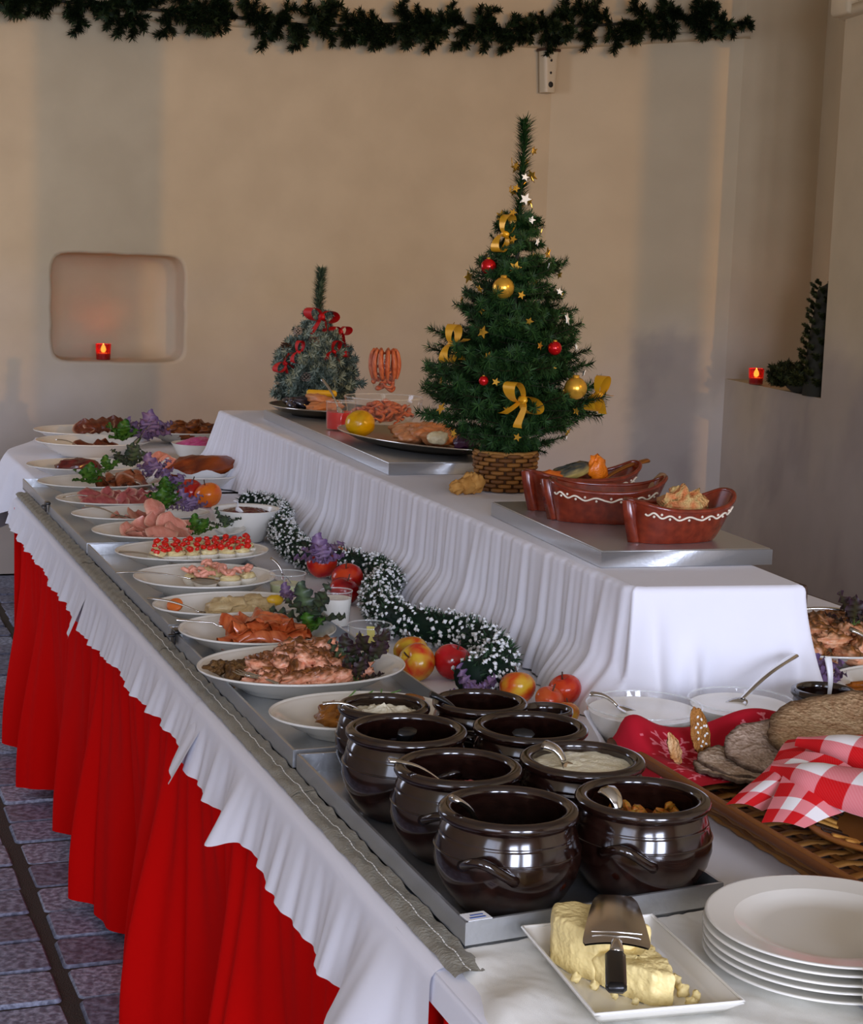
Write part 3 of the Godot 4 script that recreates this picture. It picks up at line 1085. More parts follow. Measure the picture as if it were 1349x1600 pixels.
	contents.call("cream_sauce", "pale cream sauce with red flecks filling its pot", Vector3(0.399, y + 0.106, -0.297), 0.0660, 0.003, [lc(244, 238, 212), lc(236, 228, 190)], M.wet, 1.0, 0.004)
	contents.call("cottage_cheese", "lumpy white cottage cheese in the small pot", Vector3(0.236, y + 0.098, -0.620), 0.0545, 0.012, [lc(236, 230, 205), lc(214, 206, 176)], M.wet, 2.0, 0.016)
	contents.call("vegetable_mash", "dark orange vegetable stew remains at the bottom of its pot", Vector3(0.399, y + 0.074, -0.127), 0.076, 0.009, [lc(140, 66, 14), lc(60, 26, 8)], M.wet, 3.0)
	contents.call("leaf_stew", "dark green stew remains at the bottom of the front pot", Vector3(0.223, y + 0.066, -0.127), 0.078, 0.006, [lc(40, 34, 16), lc(22, 16, 8)], M.wet, 4.0)
	contents.call("meat_stew", "reddish meat pieces in dark broth in the pot behind", Vector3(0.228, y + 0.076, -0.303), 0.076, 0.005, [lc(80, 30, 26), lc(40, 16, 12)], M.wet, 5.0)
	var lumps := []
	for k in 7:
		var a := k * 2.4
		lumps.append([0.220 + cos(a) * 0.034 * sqrt(k / 6.0), y + 0.086, -0.291 + sin(a) * 0.03 * sqrt(k / 6.0)])
	strew("meat_cube", "pink lump of meat in the dark pot behind the front one", "meat", "pink meat lumps in the brown pot", [MB.new().blob(Vector3.ZERO, Vector3(0.011, 0.009, 0.01), 0.3, 1.4, 3.0, 12, 8, func(_a, _b, p): return lc(205, 120, 128).lerp(lc(170, 50, 62), clampf(0.5 + n3(p * 160.0) * 2.0, 0, 1))).mesh()], M.wet, lumps)
	lumps = []
	for k in 14:
		var a := k * 2.1
		lumps.append([0.405 + cos(a) * 0.048 * sqrt(k / 13.0), y + 0.082 + rf(0.004, 0.016), -0.145 + sin(a) * 0.04 * sqrt(k / 13.0), rf(0, 6), rf(-1, 1), rf(-1, 1)])
	strew("carrot_piece", "orange vegetable scrap in the front right pot", "vegetable", "orange vegetable scraps in the brown pot", variants(3, func(k): return MB.new().blob(Vector3.ZERO, Vector3(0.012, 0.0045, 0.005), 0.35, 1.6, k * 2.0, 10, 7, func(_a, _b, p): return lc(205, 104, 26).lerp(lc(180, 140, 50), clampf(0.5 + n3(p * 200.0) * 2.0, 0, 1)))), M.wet, lumps)
	single("carrot_crumb", "orange crumb fallen on the tray before the front pots", "vegetable", MB.new().blob(Vector3.ZERO, Vector3(0.010, 0.006, 0.008), 0.3, 1.6, 5.0, 12, 8, func(_a, _b, _p): return lc(214, 92, 30)), M.wet, tf(Vector3(0.312, y + 0.004, -0.066)))
	single("white_strip", "white strip of food lying in the empty-looking pot", "food", MB.new().box(Vector3.ZERO, Vector3(0.045, 0.008, 0.012), 0.003), M.wax, tf(Vector3(0.408, y + 0.090, -0.445), 0, -0.1, 0.05))
	(get_child(get_child_count() - 1) as MeshInstance3D).material_override = M.paper
	# spoons in the pots
	spoon("serving_spoon", "steel spoon with black handle end leaning in the front left pot", Vector3(0.205, y + 0.075, -0.135), Vector3(0.150, y + 0.136, -0.122), M.chrome, 0.03, 0.022, null, "spoon", "", 0.008, 0.0055)
	spoon("serving_spoon", "steel spoon with a round end in the front right pot", Vector3(0.372, y + 0.085, -0.112), Vector3(0.365, y + 0.118, -0.155), M.chrome, 0.026, 0.02, null, "spoon", "", 0.006, 0.009)
	spoon("serving_spoon", "steel spoon lying across the pink meat pot, its end over the rim", Vector3(0.225, y + 0.090, -0.292), Vector3(0.130, y + 0.134, -0.292), M.chrome, 0.03, 0.022, null, "spoon", "", 0.008, 0.004)
	spoon("serving_spoon", "black spoon standing in the left pot by the cottage cheese", Vector3(0.212, y + 0.055, -0.47), Vector3(0.215, y + 0.120, -0.46), M.black_plastic, 0.03, 0.022, null, "spoon", "", 0.008, 0.010)
	spoon("serving_spoon", "black spoon beside the white strip in the empty-looking pot", Vector3(0.385, y + 0.06, -0.455), Vector3(0.377, y + 0.112, -0.44), M.black_plastic, 0.03, 0.022, null, "spoon", "", 0.008, 0.010)
	spoon("serving_spoon", "dark steel spoon sunk in the cream sauce", Vector3(0.385, y + 0.100, -0.280), Vector3(0.352, y + 0.132, -0.315), M.chrome, 0.026, 0.02, null, "spoon", "", 0.004, 0.008)
	spoon("serving_spoon", "black spoon leaning to the left in the small back pot", Vector3(0.375, y + 0.07, -0.60), Vector3(0.305, y + 0.128, -0.615), M.black_plastic, 0.028, 0.02, null, "spoon", "", 0.008, 0.006)
	spoon("serving_spoon", "steel spoon with its handle over the cottage cheese pot's left rim", Vector3(0.225, y + 0.102, -0.62), Vector3(0.148, y + 0.118, -0.635), M.chrome, 0.022, 0.016, null, "spoon", "", 0.004, 0.003)

# ---------------------------------------------------------------- dishes and food
func dish(label: String, x: float, z: float, rx: float, rz: float, h := 0.042, y := TT + 0.0135, turn := 0.0, group := "white oval dishes along the buffet") -> Node3D:
	var t := thing("serving_dish", label, "dish", Vector3(x, y, z), turn, group)
	var k := rz / rx
	var out := [Vector2(0.0, 0.003), Vector2(rx * 0.52, 0.003), Vector2(rx * 0.54, 0.0), Vector2(rx * 0.58, 0.0), Vector2(rx * 0.59, 0.005), Vector2(rx * 0.76, h * 0.42), Vector2(rx * 0.90, h * 0.80), Vector2(rx * 0.985, h - 0.004)]
	var inn := [Vector2(rx * 0.975, h - 0.002), Vector2(rx * 0.90, h * 0.90), Vector2(rx * 0.75, h * 0.52), Vector2(rx * 0.60, 0.013), Vector2(rx * 0.45, 0.008), Vector2(0.0, 0.007)]
	var rim := [Vector2(rx * 0.985, h - 0.004), Vector2(rx * 1.0, h - 0.003), Vector2(rx * 1.003, h - 0.0005), Vector2(rx * 0.995, h + 0.001), Vector2(rx * 0.975, h - 0.002)]
	part(t, "bowl", MB.new().lathe(out + [out[-1]] + [inn[0]] + inn, 72, 1.0, k), M.porcelain)
	part(t, "rim", MB.new().lathe(rim, 72, 1.0, k), M.porcelain)
	return t

func two(a: Color, b: Color, fq := 60.0, bias := 0.5, gain := 1.4) -> Callable:
	return func(_u, _v, p: Vector3) -> Color: return a.lerp(b, clampf(bias + gain * n3(p * fq), 0, 1))

# variants of one kind of piece, so that copies share meshes
func variants(n: int, maker: Callable) -> Array:
	var out := []
	for k in n:
		out.append(maker.call(k).mesh())
	return out

func strew(called: String, label: String, cat: String, group: String, shapes: Array, m: Material, spots: Array) -> void:
	var order := []
	for k in spots.size():
		var s: Array = spots[k]
		var e := Vector3(s[0] + 0.562, 0, s[2] - 1.671)
		order.append([e.dot(Vector3(0.936, 0, 0.352)) / e.dot(Vector3(0.352, 0, -0.936)), k])
	order.sort_custom(func(a, b): return a[0] < b[0])
	var rank := {}
	for k in order.size():
		rank[order[k][1]] = k
	var words := ["leftmost", "second from the left", "third from the left", "fourth from the left", "fifth from the left", "sixth from the left", "seventh from the left", "eighth from the left"]
	var n := spots.size()
	for k in n:
		var s: Array = spots[k]
		var lab := label
		if n > 14:
			# rows by distance, then from left to right within a row
			var rows := int(ceil(n / 12.0))
			var deep := range(n)
			deep.sort_custom(func(a, b): return spots[a][2] - 0.376 * spots[a][0] > spots[b][2] - 0.376 * spots[b][0])
			var at: int = deep.find(k)
			var row: int = at * rows / n
			var i := 0
			var cnt := 0
			for e in n:
				if int(e) * rows / n == row:
					cnt += 1
					if rank[deep[e]] < rank[k]:
						i += 1
			lab = label + ", " + (["front row", "back row"] if rows == 2 else ["front row", "middle row", "back row"] if rows == 3 else ["front row", "second row", "third row", "fourth row", "fifth row"])[row] + ", " + (words[i] if i < 6 else "rightmost" if i == cnt - 1 else words[cnt - 1 - i].replace("left", "right"))
		elif n > 1:
			var i: int = rank[k]
			if i == n - 1:
				lab = label + ", rightmost"
			elif i < words.size():
				lab = label + ", " + words[i]
			else:
				lab = label + ", " + words[n - 1 - i].replace("left", "right")
		var sc: float = s[6] if s.size() > 6 else 1.0
		single(called, lab, cat, shapes[rng.randi() % shapes.size()], m, tf(Vector3(s[0], s[1], s[2]), s[4] if s.size() > 4 else 0.0, s[3] if s.size() > 3 else 0.0, s[5] if s.size() > 5 else 0.0, Vector3.ONE * sc), group)

# a heap's places: n spots inside an ellipse, higher towards its middle
func heap(n: int, x: float, z: float, rx: float, rz: float, y: float, rise: float, tilt := 0.4) -> Array:
	var out := []
	for k in n:
		var r := sqrt((k + 0.4) / n)
		var a := k * 2.39996 + 0.7
		out.append([x + cos(a) * rx * r, y + rise * (1.0 - r * r), z + sin(a) * rz * r, rf(0, TAU), rf(-tilt, tilt), rf(-tilt, tilt)])
	return out

# a leaf as a bent ruffled sheet: from its base along +x
func leaf_mesh(l: float, w: float, ruffle: float, bend: float, c0: Color, c1: Color, waves := 5.0, sd := 0.0) -> MB:
	var f := func(u: float, v: float) -> Vector3:
		var side := v * 2.0 - 1.0
		var ww := w * pow(sin(clampf(u * 0.92 + 0.06, 0, 1) * PI), 0.7) * (0.8 + 0.3 * u)
		var e := absf(side)
		var yy := bend * u * u * l + ruffle * e * sin(u * waves * TAU + sd + side * 1.5) + 0.25 * e * ww
		return Vector3(u * l, yy, side * ww * (1.0 + 0.16 * sin(u * waves * TAU * 1.5 + sd * 2.0) * e))
	var cf := func(u: float, v: float, _p: Vector3) -> Color:
		return c0.lerp(c1, clampf(absf(v * 2.0 - 1.0) * 0.75 + u * 0.35, 0, 1))
	return MB.new().grid(22, 8, f, false, cf)

func sprig(called: String, label: String, cat: String, at: Vector3, size: float, kind: String, n := 6, turn := 0.0, lean := 0.0, group := "") -> Node3D:
	var t := thing(called, label, cat, at, turn, group)
	var stem_c := MB.new()
	stem_c.col = lc(96, 120, 60) if kind != "purple" else lc(130, 100, 136)
	for k in n:
		var a := TAU * k / n + 0.5
		var up := 0.55 + 0.4 * sin(k * 2.3)
		var mb: MB
		if kind == "purple":
			mb = leaf_mesh(size, size * 0.36, size * 0.13, 0.3 * sin(k * 1.7), lc(164, 138, 166), lc(104, 78, 116), 4.0, k)
		elif kind == "kale":
			mb = leaf_mesh(size, size * 0.30, size * 0.10, 0.2 * sin(k * 1.3), lc(92, 112, 74), lc(46, 52, 46), 4.0, k)
		elif kind == "dark":
			mb = leaf_mesh(size, size * 0.30, size * 0.09, 0.2, lc(62, 66, 36), lc(60, 34, 48), 4.0, k)
		else:
			mb = leaf_mesh(size, size * 0.34, size * 0.09, 0.25 * sin(k * 1.9), lc(92, 130, 44), lc(34, 80, 16), 3.0, k)
		var b := Basis(Vector3.UP, a) * Basis(Vector3(0, 0, 1), up + lean * cos(a))
		part(t, "leaf", mb, M.leafy, Transform3D(b, Vector3(0, 0.004, 0) + b * Vector3(size * 0.12, 0, 0)))
		stem_c.tube([Vector3(0, 0.002, 0), Vector3(0, 0.004, 0) + b * Vector3(size * 0.25, 0, 0)], [size * 0.03, size * 0.018], 6)
	part(t, "stem", stem_c, M.leafy)
	return t

func build_dishes() -> void:
	var ft := TT + 0.0135
	# dish A: baked salmon pieces
	dish("nearest big white oval dish, holding baked salmon pieces with brown crust", 0.277, -1.183, 0.185, 0.152)
	var salmon := variants(5, func(k):
		return MB.new().blob(Vector3.ZERO, Vector3(0.028 + 0.005 * (k % 3), 0.015, 0.019), 0.30, 1.9, k * 4.0, 26, 15, func(_u, v, p: Vector3) -> Color:
			var crust := clampf((p.y - 0.006) * 160.0 + 2.0 * n3(p * 90.0), 0, 1)
			return lc(232, 150, 112).lerp(lc(244, 184, 150), clampf(0.5 + 2.0 * n3(p * 120.0), 0, 1)).lerp(lc(92, 54, 26).lerp(lc(142, 84, 36), clampf(0.5 + 2.0 * n3(p * 70.0), 0, 1)), crust)))
	strew("salmon_piece", "browned baked salmon piece, nearest dish", "fish", "baked salmon pieces in the nearest dish", salmon, M.wet, heap(28, 0.272, -1.175, 0.10, 0.08, ft + 0.024, 0.034, 0.6))
	strew("salmon_piece", "browned baked salmon piece, nearest dish", "fish", "baked salmon pieces in the nearest dish", salmon, M.wet, [[0.200, ft + 0.036, -1.105, 0.1, 0.2, 0.0, 0.9], [0.245, ft + 0.036, -1.094, 0.3, 0.1, 0.1, 0.9], [0.285, ft + 0.038, -1.096, 0.0, 0.1, 0.1, 0.9], [0.318, ft + 0.038, -1.104, -0.2, 0.1, 0.1, 0.9], [0.27, ft + 0.06, -1.215, 0.4, 0.3, 0.1, 1.25], [0.315, ft + 0.062, -1.21, -0.3, 0.1, 0.3, 1.2]])
	var crumbs := variants(4, func(k): return MB.new().blob(Vector3.ZERO, Vector3(0.026, 0.014, 0.016), 0.45, 1.8, k * 7.0, 14, 9, two(lc(70, 46, 22), lc(128, 92, 48), 90.0)))
	strew("herb_crust_piece", "dark herb-crusted fish scrap, nearest dish", "fish", "dark herb-crusted scraps in the nearest dish", crumbs, M.crust, [[0.130, ft + 0.036, -1.205, 0.4, 0.2, 0.0, 1.0], [0.150, ft + 0.032, -1.165, 1.4, 0.0, 0.3, 1.0], [0.178, ft + 0.034, -1.20, 2.0, 0.3, 0.0, 1.0], [0.160, ft + 0.040, -1.185, 2.7, 0.2, 0.2, 0.8]])
	for k in 4:
		sprig("lettuce_leaf", ["dark frilly lettuce at the right end of the salmon dish, farthest back", "dark frilly lettuce at the right of the salmon dish, beside the onion", "dark frilly lettuce sprig leaning out of the salmon dish towards the apples", "dark frilly lettuce lying at the front right of the salmon dish"][k], "lettuce", [Vector3(0.372, ft + 0.026, -1.215), Vector3(0.35, ft + 0.028, -1.155), Vector3(0.408, ft + 0.034, -1.19), Vector3(0.355, ft + 0.022, -1.115)][k], [0.05, 0.055, 0.06, 0.045][k], "dark" if k != 1 else "kale", 6, k * 1.1, 0.1 if k != 2 else -0.5)
	fork("serving_fork", "steel fork lying at the left end of the nearest salmon dish", Vector3(0.148, ft + 0.046, -1.145), Vector3(0.205, ft + 0.036, -1.075), M.chrome)
	strew("onion_slice", "purple onion slice among the baked salmon", "onion", "purple onion slices in the nearest dish", variants(2, func(k): return MB.new().tube([Vector3(-0.018, 0, 0), Vector3(-0.008, 0.004, 0.006), Vector3(0.006, 0.004, 0.006), Vector3(0.018, 0, -0.002)], [0.003, 0.0045, 0.0045, 0.002], 8, 0.6)), M.wet, [])
	# dish B: gravlax
	dish("second big white oval dish, heaped with orange cured salmon slices", 0.278, -1.493, 0.152, 0.142)
	var grav := variants(5, func(k):
		var f := func(u: float, v: float) -> Vector3:
			var top := v < 0.5
			var s := v * 2.0 if top else (1.0 - v) * 2.0
			var x := (u - 0.5) * 0.10
			var z := (s - 0.5) * 0.048 * (1.0 - 0.5 * pow(absf(u - 0.5) * 2.0, 3.0))
			var y := 0.006 * sin(u * 7.0 + k * 1.3) + 0.005 * sin(s * 6.0 + k * 2.0 + u * 4.0) + 0.012 * (1.0 - pow(2.0 * s - 1.0, 2.0))
			return Vector3(x, y + (0.003 if top else 0.0), z)
		return MB.new().grid(20, 14, f, false, two(lc(170, 66, 28), lc(208, 112, 62), 70.0)))
	strew("cured_salmon_slice", "orange cured salmon slice, second dish", "fish", "orange cured salmon slices in the second dish", grav, M.juicy, heap(20, 0.29, -1.482, 0.062, 0.052, ft + 0.020, 0.032, 0.15))
	strew("cured_salmon_slice", "orange cured salmon slice, second dish", "fish", "orange cured salmon slices in the second dish", grav, M.juicy, [[0.235, ft + 0.030, -1.44, 0.2, 0.0, 0.1], [0.275, ft + 0.028, -1.432, 0.0, 0.0, 0.0], [0.315, ft + 0.030, -1.44, -0.1, 0.1, 0.0]])
	sprig("kale_sprig", "tall grey-green kale sprig standing at the right end of the orange salmon dish", "kale", Vector3(0.395, ft + 0.035, -1.535), 0.075, "kale", 7, 0.4, 0.0)
	sprig("lettuce_leaf", "small bright lettuce leaf below the kale in the orange salmon dish", "lettuce", Vector3(0.378, ft + 0.028, -1.475), 0.04, "green", 5)
	fork("serving_fork", "brown-looking steel fork resting over the left rim of the orange salmon dish", Vector3(0.262, ft + 0.036, -1.50), Vector3(0.125, ft + 0.058, -1.52), M.chrome)
	# dish C: fish mousse
	dish("flat white oval dish of beige fish mousse with a carrot slice", 0.290, -1.758, 0.162, 0.116, 0.038)
	strew("mousse_lump", "lump of beige fish mousse in the flat oval dish", "food", "beige mousse lumps", variants(4, func(k): return MB.new().blob(Vector3.ZERO, Vector3(0.05, 0.024, 0.042), 0.28, 1.6, 20.0 + k * 5.0, 22, 12, two(lc(196, 168, 116), lc(222, 200, 152), 40.0))), M.wet, [[0.285, ft + 0.024, -1.755, 0.2], [0.345, ft + 0.022, -1.765, 1.1], [0.245, ft + 0.014, -1.72, 2.0, 0.0, 0.0, 0.6], [0.315, ft + 0.020, -1.715, 2.6, 0, 0, 0.8]])
	single("carrot_slice", "orange carrot slice at the left end of the beige mousse dish", "carrot", MB.new().lathe([Vector2(0, 0), Vector2(0.016, 0), Vector2(0.017, 0.004), Vector2(0.016, 0.009), Vector2(0, 0.010)], 20), M.gold_foil, tf(Vector3(0.178, ft + 0.030, -1.775), 0.5, 0, 0.4))
	(get_child(get_child_count() - 1) as MeshInstance3D).material_override = mat("carrot", Color8(226, 116, 44), 0.4)
	single("lemon_wedge", "yellow lemon wedge at the right of the beige mousse", "lemon", MB.new().blob(Vector3.ZERO, Vector3(0.02, 0.011, 0.012), 0.1, 1.0, 2.0), mat("lemon", Color8(226, 180, 34), 0.35), tf(Vector3(0.382, ft + 0.040, -1.755)))
	sprig("purple_leaf", "purple leaf at the right end of the beige mousse dish", "leaf", Vector3(0.412, ft + 0.032, -1.76), 0.035, "purple", 5)
	spoon("serving_spoon", "steel spoon with its handle over the left rim of the beige mousse dish", Vector3(0.235, ft + 0.024, -1.71), Vector3(0.118, ft + 0.052, -1.765), M.chrome, 0.026, 0.018)
	# dishes D and E: halved eggs
	dish("white oval dish of halved eggs topped with pink shrimp salad", 0.303, -2.053, 0.158, 0.146)
	dish("white oval dish of halved eggs topped with red tomato dice", 0.350, -2.390, 0.186, 0.146)
	var egg_f := func(u: float, v: float) -> Vector3:
		var an := u * TAU
		var ph := -v * PI * 0.5 + 0.0
		var r := cos(ph)
		return Vector3(cos(an) * r * 0.029 * (1.0 + 0.12 * cos(an)), sin(ph) * 0.020, -sin(an) * r * 0.021)
	var egg_b := MB.new()
	egg_b.col = lc(248, 244, 228)
	egg_b.grid(24, 8, func(u, v): return egg_f.call(u, 1.0 - v), true)
	egg_b.grid(24, 2, func(u, v): return egg_f.call(u, 0.0) * Vector3(1.0 - v, 1, 1.0 - v) + Vector3.UP * (0.001 * sin(v * PI * 0.5)), true)
	var egg := egg_b.mesh()
	var filling := MB.new().blob(Vector3(0, 0.004, 0), Vector3(0.022, 0.009, 0.016), 0.3, 2.0, 1.0, 16, 9, two(lc(240, 224, 170), lc(228, 206, 140), 120.0)).mesh()
	var shr := variants(3, func(k): return MB.new().tube([Vector3(-0.008, 0, 0), Vector3(-0.004, 0.003, 0.005), Vector3(0.004, 0.003, 0.005), Vector3(0.008, 0, -0.001)], [0.002, 0.0042, 0.004, 0.0016], 7))
	var pink := mat("shrimp_pink", Color8(238, 164, 138), 0.35)
	var tom := mat("tomato_dice", Color8(214, 28, 14), 0.25)
	var cube := MB.new().box(Vector3.ZERO, Vector3(0.015, 0.011, 0.013), 0.003).mesh()
	var bell := MB.new().blob(Vector3.ZERO, Vector3(0.010, 0.008, 0.010), 0.2, 1.5).mesh()
	var spots := [[0.285, -2.085], [0.345, -2.100], [0.300, -2.025], [0.360, -2.045], [0.405, -2.075], [0.335, -2.150]]
	for k in spots.size():
		var t := thing("egg_half", ["halved egg with shrimp topping, left of its dish beside the spoon", "halved egg with shrimp topping, behind the front middle one", "halved egg with shrimp topping, at the front middle of its dish", "halved egg with shrimp topping, right of the front middle one", "halved egg with shrimp topping, at the right by the sauce glass", "halved egg with shrimp topping, farthest back in its dish"][k], "egg", Vector3(spots[k][0], ft + 0.030, spots[k][1]), 0.4 + k * 0.9, "halved eggs with shrimp")
		part(t, "egg_white", egg, M.wet)
		part(t, "filling", filling, M.wet)
		for j in 7:
			part(t, "shrimp", shr[j % 3], pink, tf(Vector3(rf(-0.018, 0.018), 0.013 + rf(0, 0.006), rf(-0.011, 0.011)), rf(-0.6, 0.6), rf(0, 6), rf(-0.6, 0.6), Vector3.ONE * 1.25))
	spoon("serving_spoon", "long steel serving spoon across the left of the shrimp egg dish", Vector3(0.285, ft + 0.046, -1.975), Vector3(0.100, ft + 0.058, -2.03), M.chrome, 0.034, 0.022, null, "spoon", "", 0.010, 0.003)
	var i := 0
	var rows := ["front row", "middle row", "back row"]
	var cols := ["leftmost", "second from the left", "third from the left", "third from the right", "second from the right", "rightmost"]
	for row in 3:
		for cidx in 6:
			var q := Vector3(0.252 + cidx * 0.0425 + row * 0.016, ft + 0.039 + 0.002 * row, -2.325 - row * 0.052 - 0.006 * cidx)
			var t := thing("egg_half", "halved egg with red tomato dice, %s in the %s" % [cols[cidx], rows[row]], "egg", q, rf(0, 6), "halved eggs with tomato dice")
			part(t, "egg_white", egg, M.wet)
			part(t, "filling", filling, M.wet)
			for e in 3:
				var d := Vector2.from_angle(e * 2.1 + i) * 0.012
				part(t, "tomato_piece", cube if (e + i) % 3 else bell, tom, tf(Vector3(d.x * 1.2, 0.012 + rf(0, 0.004), d.y), rf(-0.5, 0.5), rf(0, 6), rf(-0.5, 0.5), Vector3.ONE * rf(0.7, 1.0)))
			i += 1
	spoon("serving_spoon", "steel spoon lying in the left front of the tomato egg dish", Vector3(0.285, ft + 0.034, -2.275), Vector3(0.168, ft + 0.046, -2.36), M.chrome, 0.026, 0.018)
	# ham dishes F, F2, G, H
	dish("white oval dish with pale cooked ham slices and green lettuce, behind the tomato eggs", 0.362, -2.716, 0.2, 0.15)
	dish("white oval dish with a few pale ham pieces, mostly hidden between two ham dishes", 0.345, -3.012, 0.19, 0.125)
	dish("white oval dish of overlapping dark cured ham slices with lettuce and purple kale", 0.349, -3.315, 0.192, 0.148)
	var ham_slice := func(k: int, w: float, d: float, c0: Color, c1: Color) -> MB:
		var f := func(u: float, v: float) -> Vector3:
			var top := v < 0.5
			var s := (v * 2.0 if top else (1.0 - v) * 2.0) - 0.5
			var x := (u - 0.5) * w * sqrt(maxf(0.05, 1.0 - pow(s * 1.9, 2.0)))
			var y := 0.010 * sin(u * 4.0 + k) + 0.008 * cos(s * 5.0 + k * 2.0) + (0.003 if top else 0.0)
			return Vector3(x, y, s * d)
		var cf := func(u: float, v: float, p: Vector3) -> Color:
			var e := smoothstep(0.40, 0.5, absf(u - 0.5))
			return c0.lerp(c1, clampf(0.5 + 1.5 * n3(p * 60.0), 0, 1)).lerp(lc(226, 190, 160), e * 0.6)
		return MB.new().grid(16, 14, f, false, cf)
	var pale := variants(4, func(k): return ham_slice.call(k, 0.085, 0.07, lc(206, 126, 104), lc(222, 150, 128)))
	var cured := variants(4, func(k): return ham_slice.call(k, 0.075, 0.065, lc(150, 66, 66), lc(186, 100, 94)))
	strew("ham_slice", "pale cooked ham slice behind the tomato eggs", "ham", "pale ham slices behind the tomato eggs", pale, M.wet, [[0.27, ft + 0.034, -2.70, 0.3, 0.3, 0.1], [0.30, ft + 0.045, -2.72, -0.4, 0.5, 0.0], [0.335, ft + 0.055, -2.71, 0.2, 0.7, 0.1], [0.365, ft + 0.05, -2.70, -0.2, 0.6, -0.1], [0.385, ft + 0.04, -2.715, 0.5, 0.5, 0.1], [0.280, ft + 0.036, -2.665, 0.1, 0.1, 0.0], [0.33, ft + 0.038, -2.66, -0.3, 0.3, 0.0], [0.375, ft + 0.034, -2.665, 0.4, 0.4, 0.0], [0.33, ft + 0.085, -2.76, 0.9, 1.2, 0.3, 0.9]])
	sprig("lettuce_leaf", "green lettuce spread at the right of the pale ham", "lettuce", Vector3(0.435, ft + 0.024, -2.70), 0.05, "green", 6, 0.3, 0.2)
	sprig("kale_sprig", "dark kale sprig at the right rim of the pale ham dish", "kale", Vector3(0.515, ft + 0.036, -2.74), 0.05, "kale", 6, 0.8)
	sprig("parsley_sprig", "bright green parsley standing behind the pale ham slices", "parsley", Vector3(0.395, ft + 0.052, -2.97), 0.055, "green", 8, 0.1)
	sprig("purple_kale", "purple kale beside the bright parsley, in front of the two shiny apples", "kale", Vector3(0.475, ft + 0.040, -3.01), 0.055, "purple", 7, 0.7)
	strew("ham_slice", "pale ham piece in the half hidden dish", "ham", "ham pieces in the half hidden dish", pale, M.wet, [[0.30, ft + 0.026, -3.0, 0.2, 0.2, 0.0], [0.335, ft + 0.030, -2.99, 0.9, 0.3, 0.1], [0.36, ft + 0.030, -3.04, 2.0, 0.2, 0.0]])
	spoon("serving_spoon", "white-glinting steel spoon in the half hidden ham dish", Vector3(0.29, ft + 0.034, -2.98), Vector3(0.20, ft + 0.055, -3.06), M.chrome, 0.024, 0.016)
	var row := []
	for k in 13:
		row.append([0.255 + (k % 7) * 0.033, ft + 0.030 + 0.012 * (k / 7) + 0.004 * sin(k * 2.0), -3.26 - 0.06 * (k / 7), 0.1 * sin(k * 3.0), 0.75 - 0.2 * (k / 7), 0.1])
	strew("ham_slice", "dark pink cured ham slice standing in the overlapping row", "ham", "dark cured ham slices", cured, M.wet, row)
	sprig("lettuce_leaf", "green lettuce at the right of the dark cured ham", "lettuce", Vector3(0.475, ft + 0.040, -3.30), 0.055, "green", 7, 0.2)
	sprig("purple_kale", "purple kale behind the lettuce of the dark cured ham", "kale", Vector3(0.508, ft + 0.045, -3.38), 0.06, "purple", 7, 1.0)
	spoon("serving_tongs", "steel serving tongs on the left of the dark cured ham", Vector3(0.28, ft + 0.05, -3.27), Vector3(0.175, ft + 0.046, -3.30), M.chrome, 0.03, 0.012, null, "tongs")
	dish("white oval dish of brown smoked meat, just behind the dark cured ham", 0.345, -3.69, 0.19, 0.155)
	var brown := variants(4, func(k): return ham_slice.call(k + 3, 0.07, 0.06, lc(132, 70, 34), lc(170, 96, 62)))
	strew("meat_slice", "brown smoked meat slice behind the dark cured ham", "meat", "brown smoked meat slices", brown, M.wet, heap(10, 0.415, -3.66, 0.07, 0.06, ft + 0.028, 0.03, 0.6))
	sprig("parsley_sprig", "bright parsley sprig at the left of the brown smoked meat", "parsley", Vector3(0.31, ft + 0.035, -3.66), 0.06, "green", 7)
	sprig("purple_kale", "purple kale at the right of the brown smoked meat, under the white tongs", "kale", Vector3(0.515, ft + 0.045, -3.70), 0.07, "purple", 7, 0.5)
	spoon("serving_tongs", "white-glinting tongs leaning over the purple kale by the roast", Vector3(0.49, ft + 0.055, -3.62), Vector3(0.57, ft + 0.105, -3.74), M.white_plastic, 0.026, 0.011, null, "tongs")
	dish("far white oval dish with one dark red glazed piece of meat", 0.385, -4.127, 0.208, 0.165)
	single("glazed_meat", "dark red glossy piece of meat in the far oval dish", "meat", MB.new().blob(Vector3.ZERO, Vector3(0.075, 0.032, 0.05), 0.2, 1.4, 3.0, 24, 12, two(lc(74, 22, 22), lc(120, 44, 40), 30.0)), M.juicy, tf(Vector3(0.34, ft + 0.034, -4.09)))
	sprig("herb_bunch", "grey-green herb bunch at the right of the dark red meat", "herbs", Vector3(0.52, ft + 0.032, -4.11), 0.075, "kale", 8)
	sprig("parsley_sprig", "small green parsley before the dark red meat dish", "parsley", Vector3(0.40, ft + 0.045, -3.86), 0.05, "green", 5)
	dish("deep white oval dish with parsley and purple kale, second from the far end", 0.5, -4.75, 0.21, 0.19, 0.055)
	dish("farthest white oval dish, with dark roast slices", 0.56, -5.19, 0.22, 0.19, 0.05)
	dish("far white dish of mixed brown salad behind the pink beet bowl", 0.97, -5.22, 0.2, 0.15)
	var dark_roast := variants(4, func(k): return ham_slice.call(k + 5, 0.09, 0.07, lc(86, 36, 20), lc(118, 56, 30)))
